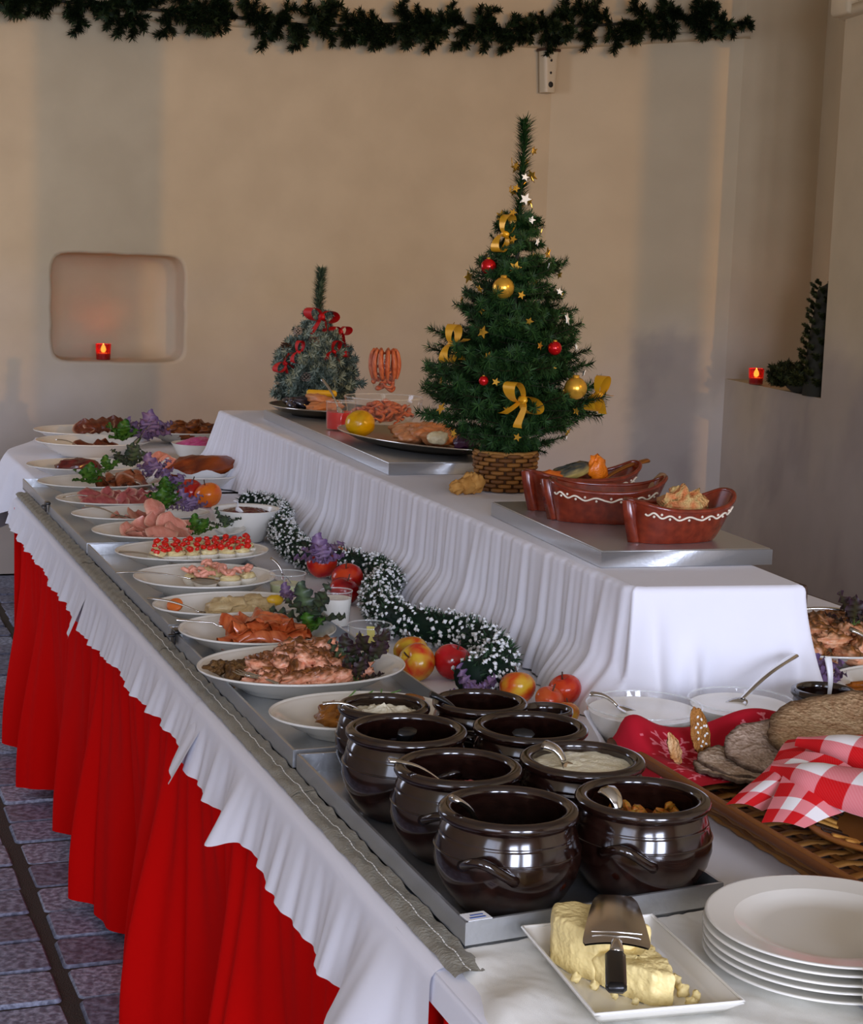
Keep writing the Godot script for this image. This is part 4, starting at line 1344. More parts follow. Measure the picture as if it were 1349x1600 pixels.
	strew("roast_slice", "dark brown roast slice standing in the farthest dish", "meat", "dark roast slices in the farthest dish", dark_roast, M.wet, [[0.53, ft + 0.06, -5.15, 0.1, 0.9, 0.1], [0.57, ft + 0.065, -5.16, 0.2, 0.9, 0.1], [0.61, ft + 0.07, -5.17, 0.0, 0.9, 0.1], [0.65, ft + 0.07, -5.18, 0.2, 0.9, 0.0], [0.69, ft + 0.06, -5.19, 0.1, 0.8, 0.0]])
	strew("roast_slice", "brown roast slice at the bottom of the deep dish", "meat", "brown slices in the deep dish", dark_roast, M.wet, [[0.46, ft + 0.034, -4.70, 0.1, 0.3, 0.1], [0.52, ft + 0.036, -4.70, 0.4, 0.3, 0.0], [0.56, ft + 0.036, -4.72, 0.1, 0.3, 0.0]])
	sprig("parsley_sprig", "bright parsley heap in the deep far dish", "parsley", Vector3(0.60, ft + 0.055, -4.70), 0.075, "green", 9)
	sprig("purple_kale", "purple kale heap at the right of the deep far dish", "kale", Vector3(0.70, ft + 0.055, -4.74), 0.10, "purple", 9)
	spoon("serving_tongs", "steel tongs leaning on the purple kale in the deep far dish", Vector3(0.64, ft + 0.06, -4.64), Vector3(0.71, ft + 0.12, -4.70), M.chrome, 0.03, 0.012, null, "tongs")
	spoon("serving_spoon", "steel spoon in the left of the deep far dish", Vector3(0.45, ft + 0.04, -4.66), Vector3(0.36, ft + 0.06, -4.72), M.chrome, 0.03, 0.02)
	strew("salad_piece", "brown and red salad piece in the dish behind the pink beets", "salad", "mixed brown salad pieces", variants(4, func(k): return MB.new().blob(Vector3.ZERO, Vector3(0.04, 0.022, 0.03), 0.4, 1.6, k * 3.0 + 50.0, 14, 9, two(lc(74, 34, 30), lc(168, 92, 34), 40.0))), M.wet, heap(14, 0.96, -5.18, 0.11, 0.08, ft + 0.035, 0.03))
	# pink beet salad bowl
	var bowl := func(label: String, at: Vector3, r: float, h: float) -> void:
		var t := thing("salad_bowl", label, "bowl", at, 0.0)
		part(t, "bowl", MB.new().lathe([Vector2(0, 0.003), Vector2(r * 0.45, 0.003), Vector2(r * 0.47, 0), Vector2(r * 0.52, 0), Vector2(r * 0.54, 0.004), Vector2(r * 0.8, h * 0.45), Vector2(r * 0.97, h), Vector2(r * 0.97, h), Vector2(r * 0.93, h), Vector2(r * 0.75, h * 0.5), Vector2(r * 0.45, h * 0.2), Vector2(0, h * 0.16)], 48), M.porcelain)
		part(t, "rim", MB.new().lathe([Vector2(r * 0.97, h), Vector2(r, h + 0.0005), Vector2(r * 0.99, h + 0.003), Vector2(r * 0.93, h)], 48), M.porcelain)
	bowl.call("white bowl of bright pink beet salad, beside the tier's far end", Vector3(0.859, TT + 0.005, -4.55), 0.107, 0.07)
	var pile := func(called: String, label: String, at: Vector3, r: float, rise: float, a: Color, b: Color, m: Material) -> void:
		var f := func(u: float, v: float) -> Vector3:
			var q := Vector3(cos(u * TAU), 0, -sin(u * TAU)) * r * (1.0 - v)
			return q + Vector3.UP * (rise * sin(v * PI * 0.5) + 0.006 * n3((q + at) * 40.0))
		single(called, label, "salad", MB.new().grid(40, 14, f, true, two(a, b, 50.0)), m, tf(at))
	pile.call("beet_salad", "bright pink creamy beet salad in its white bowl", Vector3(0.859, TT + 0.068, -4.55), 0.096, 0.030, lc(196, 42, 116), lc(224, 96, 158), M.wet)
	bowl.call("deep white bowl of dark pickled beets beside the pale ham dish", Vector3(0.585, TT + 0.005, -2.80), 0.092, 0.085)
	pile.call("pickled_beets", "dark purple pickled beets in the deep white bowl", Vector3(0.585, TT + 0.078, -2.80), 0.080, 0.016, lc(70, 10, 26), lc(98, 20, 40), M.juicy)
	spoon("serving_spoon", "clear plastic spoon standing in the dark pickled beets", Vector3(0.565, TT + 0.085, -2.775), Vector3(0.545, TT + 0.118, -2.765), M.white_plastic, 0.02, 0.016)
	# roast ham on a dish with paper
	dish("white round dish with a white paper under the glazed roast ham", 0.70, -3.86, 0.14, 0.12, 0.045, TT + 0.006)
	var pap := func(u: float, v: float) -> Vector3:
		var r := 0.05 + 0.075 * v
		return Vector3(cos(u * TAU) * r, 0.012 + 0.045 * v * v + 0.008 * sin(u * TAU * 7.0) * v, -sin(u * TAU) * r * 0.85)
	single("paper_napkin", "white crinkled paper under the roast ham", "napkin", MB.new().grid(48, 5, pap, true), M.paper, tf(Vector3(0.70, TT + 0.012, -3.86)))
	single("roast_ham", "orange-brown glazed roast ham beside the tier", "ham", MB.new().blob(Vector3.ZERO, Vector3(0.125, 0.048, 0.075), 0.12, 1.3, 8.0, 32, 16, func(_u, _v, p: Vector3) -> Color: return lc(150, 66, 14).lerp(lc(96, 38, 14), clampf(0.5 + 1.6 * n3(p * 18.0) - p.x * 3.0, 0, 1))), M.wet, tf(Vector3(0.715, TT + 0.066, -3.86), 0, 0.1, 0.05))
	strew("ham_slice", "pink ham slice standing at the left of the roast ham", "ham", "pink slices left of the roast ham", pale, M.wet, [[0.585, TT + 0.085, -3.92, 0.4, 1.2, 0.2], [0.60, TT + 0.075, -3.86, 0.2, 1.0, 0.1]])
	# glasses of sauce
	var cup := func(label: String, at: Vector3, r: float, h: float, fill: float, col: Color, m: Material) -> void:
		var t := thing("sauce_glass", label, "glass", at)
		part(t, "glass", MB.new().lathe([Vector2(0, 0.002), Vector2(r * 0.8, 0.002), Vector2(r * 0.86, 0.004), Vector2(r * 0.97, h)], 36), M.glass)
		part(t, "rim", MB.new().tube(ring_path(r * 0.97, h, 36), 0.0014, 6, 1.0, false), M.frosted)
		if fill > 0:
			var mb := MB.new()
			mb.col = col
			mb.lathe([Vector2(0, 0.004), Vector2(r * 0.82, 0.004), Vector2(r * (0.85 + 0.1 * fill), h * fill), Vector2(r * (0.85 + 0.1 * fill), h * fill), Vector2(r * 0.4, h * fill - 0.002), Vector2(0, h * fill)], 32)
			single("sauce", "sauce filling the %s" % label.get_slice(",", 0), "sauce", mb, m, tf(at))
	cup.call("small glass of pale green sauce, right of the shrimp eggs", Vector3(0.462, TT + 0.013, -1.94), 0.042, 0.062, 0.62, lc(206, 212, 160), M.juicy)
	cup.call("small glass of white sauce, behind the kale sprig", Vector3(0.500, TT + 0.005, -1.70), 0.034, 0.075, 0.8, lc(238, 236, 224), M.juicy)
	cup.call("nearly empty glass smeared with yellow mustard, behind the nearest salmon dish", Vector3(0.482, TT + 0.004, -1.425), 0.044, 0.062, 0.14, lc(206, 190, 80), M.juicy)
	var sm := MB.new()
	sm.col = lc(214, 204, 110)
	for k in 7:
		var a := k * 0.9
		sm.grid(6, 4, func(u, v): return Vector3(cos(a + u * 0.4 + v * 0.1), 0, -sin(a + u * 0.4 + v * 0.1)) * 0.0388 + Vector3.UP * (0.012 + 0.04 * v * (0.6 + 0.4 * sin(k * 2.0))))
	single("mustard_smear", "yellow mustard smears on the inside of the nearly empty glass", "mustard", sm, M.juicy, tf(Vector3(0.482, TT + 0.004, -1.425)))
	spoon("serving_spoon", "dark spoon leaning in the pale green sauce", Vector3(0.462, TT + 0.055, -1.94), Vector3(0.43, TT + 0.105, -1.965), M.chrome, 0.02, 0.015)
	# dish M: herring between salmon and pots
	dish("flat beige plate of mustard herring with chives, between the salmon dish and the pots", 0.285, -0.885, 0.145, 0.115, 0.036)
	strew("herring_piece", "golden brown herring piece on the flat beige plate", "fish", "golden herring pieces", variants(3, func(k): return MB.new().blob(Vector3.ZERO, Vector3(0.036, 0.012, 0.018), 0.3, 1.6, k * 5.0 + 9.0, 16, 9, two(lc(176, 112, 30), lc(128, 74, 20), 60.0))), M.wet, heap(9, 0.258, -0.872, 0.045, 0.038, ft + 0.028, 0.012, 0.15) + [[0.375, ft + 0.035, -0.91, 0.3, 0, 0], [0.35, ft + 0.03, -0.93, 1.0, 0, 0]])
	var ch := variants(2, func(k):
		var b := MB.new()
		b.col = lc(120, 176, 90)
		return b.tube([Vector3(-0.035, 0, 0), Vector3(0, 0.003, 0.004 * k), Vector3(0.035, 0, 0)], 0.0013, 5))
	strew("chive", "thin green chive lying on the herring plate's back rim", "chive", "chives on the herring plate", ch, M.leafy, [[0.30, ft + 0.036, -0.975, 1.0], [0.325, ft + 0.036, -0.968, 0.9], [0.345, ft + 0.038, -0.962, 1.1], [0.365, ft + 0.038, -0.955, 0.8]])
	spoon("serving_spoon", "dark spoon at the right of the herring plate, by the cottage cheese pot", Vector3(0.30, ft + 0.026, -0.85), Vector3(0.335, ft + 0.045, -0.80), M.chrome, 0.02, 0.014)
	# fruit
	var apple := func(label: String, at: Vector3, r: float, base: Color, blush: Color, amount: float, sd: float, tilt := 0.3) -> void:
		var t := thing("apple", label, "apple", at - Vector3.UP * r * 0.9, sd * 2.0, "apples among the table decoration")
		var prof := []
		for k in 19:
			var a := -PI * 0.5 + PI * k / 18.0
			var rr := cos(a) * (1.0 + 0.10 * sin(a))
			var yy := sin(a) * 0.9
			yy -= 0.22 * exp(-pow(rr / 0.22, 2.0)) * signf(yy) * (1.0 if yy > 0 else 0.6)
			prof.append(Vector2(maxf(rr, 0.001) * r, (yy + 0.9) * r))
		var b := Basis.from_euler(Vector3(tilt, 0, tilt * 0.6))
		var o := Transform3D(b, Vector3.UP * r * 0.9 - b * Vector3.UP * r * 0.9)
		part(t, "flesh", MB.new().lathe(prof, 28, 1.0, 1.0, func(_u, _v, p: Vector3) -> Color:
			var w := clampf(amount + 1.3 * n3(p / r * 0.8 + Vector3(sd * 3.0, 0, sd)) + 0.35 * n3(Vector3(atan2(p.z, p.x) * 9.0, p.y * 8.0, sd)), 0, 1)
			return base.lerp(blush, w)), M.fruit, o)
		part(t, "stem", MB.new().tube([Vector3(0, r * 1.5, 0), Vector3(r * 0.05, r * 1.8, 0), Vector3(r * 0.15, r * 2.1, 0)], r * 0.045, 6), M.dark_wood, o)
	var R := lc(176, 18, 22)
	var O := lc(206, 66, 24)
	var Y := lc(216, 176, 48)
	apple.call("orange-yellow apple behind the flecked garland, at the foot of the tier", Vector3(0.70, TT + 0.036, -2.33), 0.032, lc(222, 140, 50), O, 0.35, 1.0)
	apple.call("red apple under purple kale, left of the garland's bend", Vector3(0.593, TT + 0.060, -2.11), 0.036, O, R, 0.7, 2.0)
	apple.call("orange-red apple touching the garland's bend, right of the kale", Vector3(0.615, TT + 0.050, -1.985), 0.036, O, R, 0.45, 3.0)
	apple.call("dark red apple low in front of the orange-red one, behind the white sauce glass", Vector3(0.585, TT + 0.034, -1.915), 0.034, R, lc(120, 10, 16), 0.5, 4.0)
	apple.call("yellow-green apple half hidden behind the yellow and red one", Vector3(0.530, TT + 0.034, -1.320), 0.033, Y, O, 0.3, 5.0)
	apple.call("yellow apple with a red blush, beside the nearest salmon dish", Vector3(0.508, TT + 0.036, -1.225), 0.036, Y, lc(200, 40, 30), 0.42, 6.0, 0.9)
	apple.call("deep red apple within the garland's end loop", Vector3(0.574, TT + 0.036, -1.215), 0.036, R, lc(196, 30, 38), 0.5, 7.0)
	apple.call("yellow and orange-red apple behind the back pots, leftmost of its heap", Vector3(0.618, TT + 0.034, -1.015), 0.032, Y, O, 0.6, 8.0)
	apple.call("orange-red apple with a stem behind the pots, at the back of its heap", Vector3(0.684, TT + 0.040, -0.962), 0.029, O, R, 0.4, 9.0)
	apple.call("dull orange apple in the middle of the heap behind the pots", Vector3(0.645, TT + 0.030, -0.940), 0.025, O, lc(206, 100, 50), 0.5, 10.0)
	apple.call("small yellow apple at the front of the heap behind the pots", Vector3(0.651, TT + 0.022, -0.880), 0.021, Y, O, 0.4, 11.0)
	apple.call("shiny orange apple beside the far purple kale", Vector3(0.63, TT + 0.040, -3.43), 0.042, lc(232, 120, 26), lc(220, 80, 20), 0.3, 12.0)
	apple.call("shiny red apple behind the orange one by the far kale", Vector3(0.59, TT + 0.042, -3.50), 0.042, R, lc(206, 60, 24), 0.4, 13.0)
	sprig("purple_kale", "purple kale sprig lying over the red apples beside the garland", "kale", Vector3(0.577, TT + 0.07, -2.06), 0.06, "purple", 7, 0.3)
	sprig("purple_kale", "purple sprig at the near end of the flecked garland", "kale", Vector3(0.535, TT + 0.02, -1.02), 0.05, "purple", 6, 0.9)

func ring_path(r: float, y: float, n: int) -> Array:
	var out := []
	for k in n + 1:
		var a := TAU * k / n
		out.append(Vector3(cos(a) * r, y, -sin(a) * r))
	return out

# ---------------------------------------------------------------- right-hand end: bowls, bread basket, dishes
func cloth_patch(t: Node3D, called: String, m: Material, f: Callable, nu: int, nv: int, thick := 0.0016) -> void:
	var mb := MB.new()
	mb.grid(nu, nv, f)
	part(t, called, mb, m)

func build_right() -> void:
	var B := [[0.704, -0.709, 0.092, "glass bowl of white sauce at the left, its spoon on the left rim", "white sauce filling the left glass bowl"], [0.876, -0.702, 0.085, "glass bowl of white sauce at the right, a steel ladle leaning out of it", "white sauce filling the right glass bowl"]]
	for e in B:
		var r: float = e[2]
		var at := Vector3(e[0], TT + 0.004, e[1])
		var t := thing("glass_bowl", e[3], "bowl", at, 0.0, "glass bowls of white sauce")
		part(t, "bowl", MB.new().lathe([Vector2(0, 0.001), Vector2(r * 0.55, 0.001), Vector2(r * 0.66, 0.006), Vector2(r * 0.86, 0.03), Vector2(r * 0.97, 0.055), Vector2(r, 0.073)], 56), M.glass)
		part(t, "rim", MB.new().tube(ring_path(r, 0.073, 56), 0.0016, 6, 1.0, false), M.frosted)
		var mb := MB.new()
		mb.col = lc(246, 244, 234)
		var k := r * 0.975
		mb.lathe([Vector2(0, 0.004), Vector2(k * 0.55, 0.004), Vector2(k * 0.66, 0.009), Vector2(k * 0.86, 0.032), Vector2(k * 0.955, 0.054), Vector2(k * 0.985, 0.064), Vector2(k * 0.985, 0.064), Vector2(k * 0.8, 0.062), Vector2(k * 0.5, 0.065), Vector2(0, 0.066)], 48)
		single("white_sauce", e[4], "sauce", mb, M.juicy, tf(at))
	spoon("serving_spoon", "steel spoon resting on the left rim of the left glass bowl", Vector3(0.672, TT + 0.072, -0.70), Vector3(0.628, TT + 0.090, -0.745), M.chrome, 0.022, 0.016, null, "spoon", "", 0.004, 0.0055)
	spoon("ladle", "steel ladle leaning up to the right out of the right glass bowl", Vector3(0.868, TT + 0.070, -0.705), Vector3(1.035, TT + 0.120, -0.80), M.chrome, 0.024, 0.018, null, "ladle", "", 0.006, 0.005)
	# little white cloth at the foot of the left bowl
	var f := func(u: float, v: float) -> Vector3:
		return Vector3(lerpf(0.615, 0.66, u), TT + 0.006 + 0.055 * v * (1.0 - 0.4 * u) + 0.006 * sin(u * 9.0), lerpf(-0.66, -0.735, v) + 0.012 * sin(u * 6.0 + v * 4.0))
	single("napkin", "crumpled white napkin standing left of the left glass bowl", "napkin", MB.new().grid(16, 12, f), M.linen)
	# brown pot with a white spoon
	var at := Vector3(1.03, TT + 0.004, -0.70)
	var t := thing("stoneware_pot", "small dark brown pot with a white spoon, right of the glass bowls", "pot", at)
	part(t, "body", MB.new().lathe([Vector2(0, 0), Vector2(0.040, 0), Vector2(0.050, 0.018), Vector2(0.053, 0.045), Vector2(0.048, 0.068)], 40), M.stoneware)
	part(t, "rim", MB.new().lathe([Vector2(0.048, 0.068), Vector2(0.0535, 0.074), Vector2(0.053, 0.081), Vector2(0.047, 0.084), Vector2(0.042, 0.081), Vector2(0.042, 0.072)], 40), M.stoneware)
	part(t, "lining", MB.new().lathe([Vector2(0.042, 0.072), Vector2(0.044, 0.045), Vector2(0, 0.03)], 32), M.stoneware)
	var mb := MB.new()
	mb.col = lc(56, 22, 26)
	mb.lathe([Vector2(0.043, 0.056), Vector2(0.02, 0.059), Vector2(0, 0.058)], 28)
	single("beet_relish", "dark relish in the small brown pot by the glass bowls", "relish", mb, M.juicy, tf(at))
	spoon("plastic_spoon", "white plastic spoon standing upright in the small dark pot", at + Vector3(0.004, 0.058, 0.012), at + Vector3(0.004, 0.135, 0.0), M.white_plastic, 0.014, 0.011, null, "spoon", "", 0.004, 0.0045)
	# two dishes behind
	dish("white dish heaped with baked salmon pieces, at the right edge behind the bread", 1.375, -1.19, 0.21, 0.17, 0.046, TT + 0.005)
	var salmon := variants(5, func(k):
		return MB.new().blob(Vector3.ZERO, Vector3(0.032 + 0.006 * (k % 3), 0.016, 0.020), 0.32, 2.2, k * 4.0 + 60.0, 26, 15, func(_u, v, p: Vector3) -> Color:
			var crust := clampf((p.y - 0.007) * 140.0 + 2.2 * n3(p * 80.0 + Vector3(k, 0, 0)), 0, 1)
			return lc(226, 150, 104).lerp(lc(240, 184, 140), clampf(0.5 + 2.0 * n3(p * 110.0), 0, 1)).lerp(lc(86, 58, 30).lerp(lc(150, 92, 38), clampf(0.5 + 2.0 * n3(p * 60.0), 0, 1)), crust)))
	strew("salmon_piece", "baked salmon piece, dish at the right edge", "fish", "baked salmon pieces at the right edge", salmon, M.wet, heap(34, 1.35, -1.17, 0.145, 0.12, TT + 0.03, 0.06, 0.5))
	sprig("dark_lettuce", "brown-green lettuce strips on the salmon at the right edge", "lettuce", Vector3(1.37, TT + 0.09, -1.12), 0.06, "dark", 6, 0.5)
	spoon("serving_spoon", "dark steel spoon handle lying above the salmon at the right edge", Vector3(1.24, TT + 0.105, -1.20), Vector3(1.375, TT + 0.112, -1.163), M.chrome, 0.024, 0.018, null, "spoon", "", 0.006, 0.0045)
	spoon("serving_spoon", "steel spoon leaning at the right of the salmon, by the picture's edge", Vector3(1.38, TT + 0.05, -1.03), Vector3(1.32, TT + 0.098, -1.06), M.chrome, 0.024, 0.018, null, "spoon", "", 0.006, 0.007)
	dish("flat cream dish of golden brown fish, behind the small dark pot at the right edge", 1.37, -0.885, 0.19, 0.13, 0.034, TT + 0.005)
	strew("smoked_fish", "golden brown smoked fish strip behind the small dark pot", "fish", "golden smoked fish strips at the right", variants(3, func(k): return MB.new().blob(Vector3.ZERO, Vector3(0.075, 0.011, 0.019), 0.22, 1.4, k * 5.0 + 30.0, 20, 10, two(lc(190, 104, 20), lc(116, 58, 16), 40.0))), M.wet, [[1.26, TT + 0.028, -0.845, -0.5, 0, 0], [1.33, TT + 0.030, -0.82, 0.2, 0, 0.1], [1.36, TT + 0.048, -0.86, 0.15, 0.2, 0.1], [1.40, TT + 0.03, -0.90, 0.4, 0, 0], [1.30, TT + 0.028, -0.90, -0.3, 0, 0]])
	sprig("purple_kale", "purple kale sprig between the tier's cloth and the small dark pot", "kale", Vector3(1.165, TT + 0.028, -0.93), 0.06, "purple", 8, 0.3)
	# the bread basket
	t = thing("bread_basket", "flat brown wicker tray holding crispbread and napkins", "basket", Vector3(0.92, TT + 0.004, -0.275))
	var x0 := -0.285
	var x1 := 0.30
	var z0 := 0.315
	var z1 := -0.33
	var cols := [lc(126, 78, 30), lc(158, 104, 44), lc(104, 60, 24), lc(176, 122, 56)]
	for k in 30:
		mb = MB.new()
		mb.col = cols[k % 4]
		var z := lerpf(z0 - 0.02, z1 + 0.02, k / 29.0)
		var p := []
		for s in 15:
			p.append(Vector3(lerpf(x0 + 0.02, x1 - 0.02, s / 14.0), 0.012 + 0.0025 * (1 if (s + k) % 2 == 0 else -1), z))
		part(t, "strand", mb.tube(p, 0.0085, 6, 0.35), M.weave)
	for k in 16:
		mb = MB.new()
		mb.col = cols[(k * 3 + 1) % 4]
		var x := lerpf(x0 + 0.03, x1 - 0.03, k / 15.0)
		part(t, "stake", mb.tube([Vector3(x, 0.012, z0 - 0.01), Vector3(x, 0.012, z1 + 0.01)], 0.006, 6, 0.4), M.weave)
	# sloping woven sides and the rods of the rim
	var corners := [Vector2(x0, z0), Vector2(x1, z0), Vector2(x1, z1), Vector2(x0, z1)]
	for k in 4:
		var a: Vector2 = corners[k]
		var b: Vector2 = corners[(k + 1) % 4]
		for j in 5:
			mb = MB.new()
			mb.col = cols[(j + k) % 4] if j < 4 else lc(140, 84, 30)
			var o := 1.0 + 0.016 * j
			var p := []
			for s in 25:
				var q := a.lerp(b, s / 24.0) * o
				var wv := 0.002 * (1 if (s + j) % 2 == 0 else -1)
				var nn := Vector2(b.y - a.y, -(b.x - a.x)).normalized() * -wv
				p.append(Vector3(q.x + (nn.x if j < 4 else 0.0), 0.008 + 0.0085 * j, q.y + (nn.y if j < 4 else 0.0)))
			part(t, "rim_rod" if j == 4 else "side_strand", mb.tube(p, 0.0052 if j < 4 else 0.0068, 8, 0.9), M.weave)
		mb = MB.new()
		mb.col = lc(112, 62, 22)
		part(t, "rim_rod", mb.tube([Vector3(a.x * 1.09, 0.040, a.y * 1.09), Vector3(b.x * 1.09, 0.040, b.y * 1.09)], 0.006, 8), M.weave)
		for s in 22:
			var q := a.lerp(b, (s + 0.5) / 22.0)
			mb = MB.new()
			mb.col = lc(60, 34, 16) if s % 3 == 0 else lc(150, 100, 44)
			part(t, "upright", mb.tube([Vector3(q.x * 0.985, 0.004, q.y * 0.985), Vector3(q.x * 1.075, 0.044, q.y * 1.075)], 0.0042, 6, 0.7), M.weave)
	# the dark wooden dish under the checked napkin
	mb = MB.new()
	mb.col = lc(150, 92, 36)
	mb.lathe([Vector2(0.0, 0.004), Vector2(0.13, 0.004), Vector2(0.165, 0.02), Vector2(0.168, 0.026), Vector2(0.16, 0.026), Vector2(0.125, 0.012), Vector2(0, 0.011)], 56, 1.25, 0.9)
	t = thing("wicker_plate", "brown oval wicker plate with dark bands, under the checked napkin", "plate", Vector3(0.885, TT + 0.022, -0.165))
	part(t, "plate", mb, M.weave)
	for k in 40:
		mb = MB.new()
		mb.col = lc(44, 24, 12) if k % 4 < 2 else lc(196, 140, 60)
		var a := TAU * k / 40.0
		part(t, "band", mb.tube([Vector3(cos(a) * 0.130 * 1.25, 0.0155, sin(a) * 0.130 * 0.9), Vector3(cos(a + 0.05) * 0.158 * 1.25, 0.0265, sin(a + 0.05) * 0.158 * 0.9)], 0.0055, 6, 0.5), M.weave)
	# red napkin with snowflakes, lining the far left corner
	f = func(u: float, v: float) -> Vector3:
		var x := lerpf(0.600, 0.935, u)
		var z := lerpf(-0.400 - 0.06 * u, -0.610, v)
		var y := TT + 0.034 + 0.006 * sin(u * 8.0 + v * 3.0)
		y += 0.046 * smoothstep(0.62, 0.98, v) * (0.85 + 0.15 * sin(u * 11.0)) + 0.012 * smoothstep(0.5, 1.0, u) * v
		y += 0.016 * exp(-pow((u - 0.10) / 0.09, 2.0)) * (0.4 + 0.6 * v) - 0.022 * smoothstep(0.06, 0.0, u)
		y -= 0.010 * smoothstep(0.25, 0.0, v) * smoothstep(0.3, 0.0, u)
		return Vector3(x - 0.02 * smoothstep(0.1, 0.0, u) * (1.0 - v), y, z)
	single("red_napkin", "red paper napkin with pale snowflakes lining the far side of the bread basket", "napkin", MB.new().grid(50, 26, f), M.snow_print)
	# crispbread
	var crisp := func(label: String, rx: float, rz: float, at2: Transform3D, sd: float, c0: Color, c1: Color) -> void:
		var g := func(u: float, v: float) -> Vector3:
			var a := u * TAU
			var e := 1.0 + 0.05 * n3(Vector3(cos(a) * 2.2, sin(a) * 2.2, sd)) + 0.025 * n3(Vector3(cos(a) * 9.0, sin(a) * 9.0, sd))
			var r := 1.0
			var y := 0.0
			if v < 0.4:
				r = v / 0.4
				y = -0.0025
			elif v < 0.6:
				y = lerpf(-0.0025, 0.0025, (v - 0.4) / 0.2)
			else:
				r = (1.0 - v) / 0.4
				y = 0.0025
			y += 0.006 * n3(Vector3(cos(a) * r * 2.0, sin(a) * r * 2.0, sd + 4.0)) + 0.0012 * n3(Vector3(cos(a) * r * 14.0, sin(a) * r * 14.0, sd))
			return Vector3(cos(a) * rx * r * e, y, -sin(a) * rz * r * e)
		var cf := func(_u, v: float, p: Vector3) -> Color:
			var edge := smoothstep(0.90, 1.0, Vector2(p.x / rx, p.z / rz).length())
			return c0.lerp(c1, clampf(0.5 + 1.6 * n3(p * 90.0), 0, 1)).lerp(lc(62, 42, 30), edge * 0.8)
		var cr := thing("crispbread", label, "bread", at2.origin)
		var loc := Transform3D(at2.basis, Vector3.ZERO)
		part(cr, "crust", MB.new().grid(72, 20, g, true, cf), M.bread, loc)
	var g0 := lc(186, 160, 136)
	var g1 := lc(212, 192, 168)
	crisp.call("dark-edged round crispbread at the bottom left of the basket, under another", 0.072, 0.052, tf(Vector3(0.735, TT + 0.040, -0.455), 0.02, -0.3, -0.10), 1.0, g0, g1)
	crisp.call("second dark-edged crispbread in the basket, between the lowest one and the round one on top", 0.075, 0.055, tf(Vector3(0.750, TT + 0.049, -0.465), 0.16, -0.25, -0.06), 2.0, g0, g1)
	crisp.call("greyish brown oval crispbread lying on top, in the middle of the basket", 0.082, 0.062, tf(Vector3(0.800, TT + 0.068, -0.475), 0.30, 0.25, 0.16), 3.0, lc(182, 158, 138), lc(210, 188, 168))
	crisp.call("large brown crispbread round leaning at the right of the basket", 0.17, 0.12, tf(Vector3(0.955, TT + 0.082, -0.46), 0.24, 0.15, 0.06), 4.0, lc(180, 144, 108), lc(212, 184, 144))
	t = thing("seed_cracker", "narrow seed cracker standing upright against the red napkin", "cracker", Vector3(0.712, TT + 0.052, -0.53))
	var sc := MB.new()
	sc.blob(Vector3(0, 0.028, 0), Vector3(0.020, 0.036, 0.004), 0.18, 1.6, 4.0, 22, 14, two(lc(176, 120, 56), lc(148, 94, 40), 80.0))
	var lean := tf(Vector3.ZERO, -0.25, 0.3, 0.08)
	part(t, "cracker", sc, M.crust, lean)
	for k in 14:
		part(t, "seed", MB.new().blob(Vector3.ZERO, Vector3(0.0028, 0.0018, 0.0014), 0.0, 1.0, 0.0, 8, 6), M.cream_linen, lean * tf(Vector3(0.013 * sin(k * 2.4) * (0.4 + 0.6 * sqrt(k / 14.0)), 0.028 + 0.024 * cos(k * 2.4) * sqrt((k + 1) / 14.0), 0.0042), 0, 0, k))
	single("cracker_piece", "broken seed cracker at the left end of the bread basket", "cracker", MB.new().blob(Vector3.ZERO, Vector3(0.012, 0.024, 0.004), 0.3, 1.8, 9.0, 16, 10, two(lc(186, 126, 66), lc(220, 180, 130), 60.0)), M.crust, tf(Vector3(0.648, TT + 0.066, -0.502), -0.2, 0.4, 0.3))
	# checked napkin, folded in two lobes
	t = thing("checked_napkin", "red and white checked cloth napkin folded over the bread basket", "napkin", Vector3(0.76, TT + 0.05, -0.25))
	var o := t.position
	var gm: StandardMaterial3D = M.gingham
	var patch := func(called: String, c: Array, bulge: float, uvs: Vector2, wob: float) -> void:
		var pf := func(u: float, v: float) -> Vector3:
			var q: Vector3 = c[0].lerp(c[1], u).lerp(c[3].lerp(c[2], u), v)
			q.y += bulge * sin(v * PI) * (0.35 + 0.65 * sin(minf(u * 1.2, 1.0) * PI * 0.5)) + wob * sin(u * 9.0 + v * 5.0) * u
			return q - o
		var pm := MB.new()
		pm.grid(30, 24, pf)
		for k in pm.uv.size():
			pm.uv[k] = pm.uv[k] * uvs
		part(t, called, pm, gm)
	patch.call("spread", [Vector3(0.640, TT + 0.046, -0.300), Vector3(0.80, TT + 0.085, -0.440), Vector3(1.10, TT + 0.075, -0.36), Vector3(0.86, TT + 0.058, -0.130)], 0.022, Vector2(1.1, 0.9), 0.006)
	patch.call("tip_fold", [Vector3(0.610, TT + 0.052, -0.287), Vector3(0.735, TT + 0.100, -0.345), Vector3(0.800, TT + 0.088, -0.250), Vector3(0.652, TT + 0.048, -0.262)], 0.016, Vector2(0.62, 0.5), 0.002)
	var roll := func(called: String, a: Vector3, b: Vector3, r0: float, r1: float, uvs: Vector2, arch: float) -> void:
		var dd := (b - a).normalized()
		var sd := dd.cross(Vector3.UP).normalized()
		var up := sd.cross(dd)
		var pf := func(u: float, v: float) -> Vector3:
			var r := lerpf(r0, r1, u) * (0.25 + 0.75 * smoothstep(-0.02, 0.22, u))
			var an := (v - 0.5) * 3.6
			return a.lerp(b, u) + Vector3.UP * arch * sin(u * PI * 0.85) - sd * sin(an) * r + up * (cos(an) * r * 0.75 + 0.004 * sin(u * 11.0 + v * 4.0)) - o
		var pm := MB.new()
		pm.grid(30, 20, pf)
		for k in pm.uv.size():
			pm.uv[k] = pm.uv[k] * uvs
		part(t, called, pm, gm)
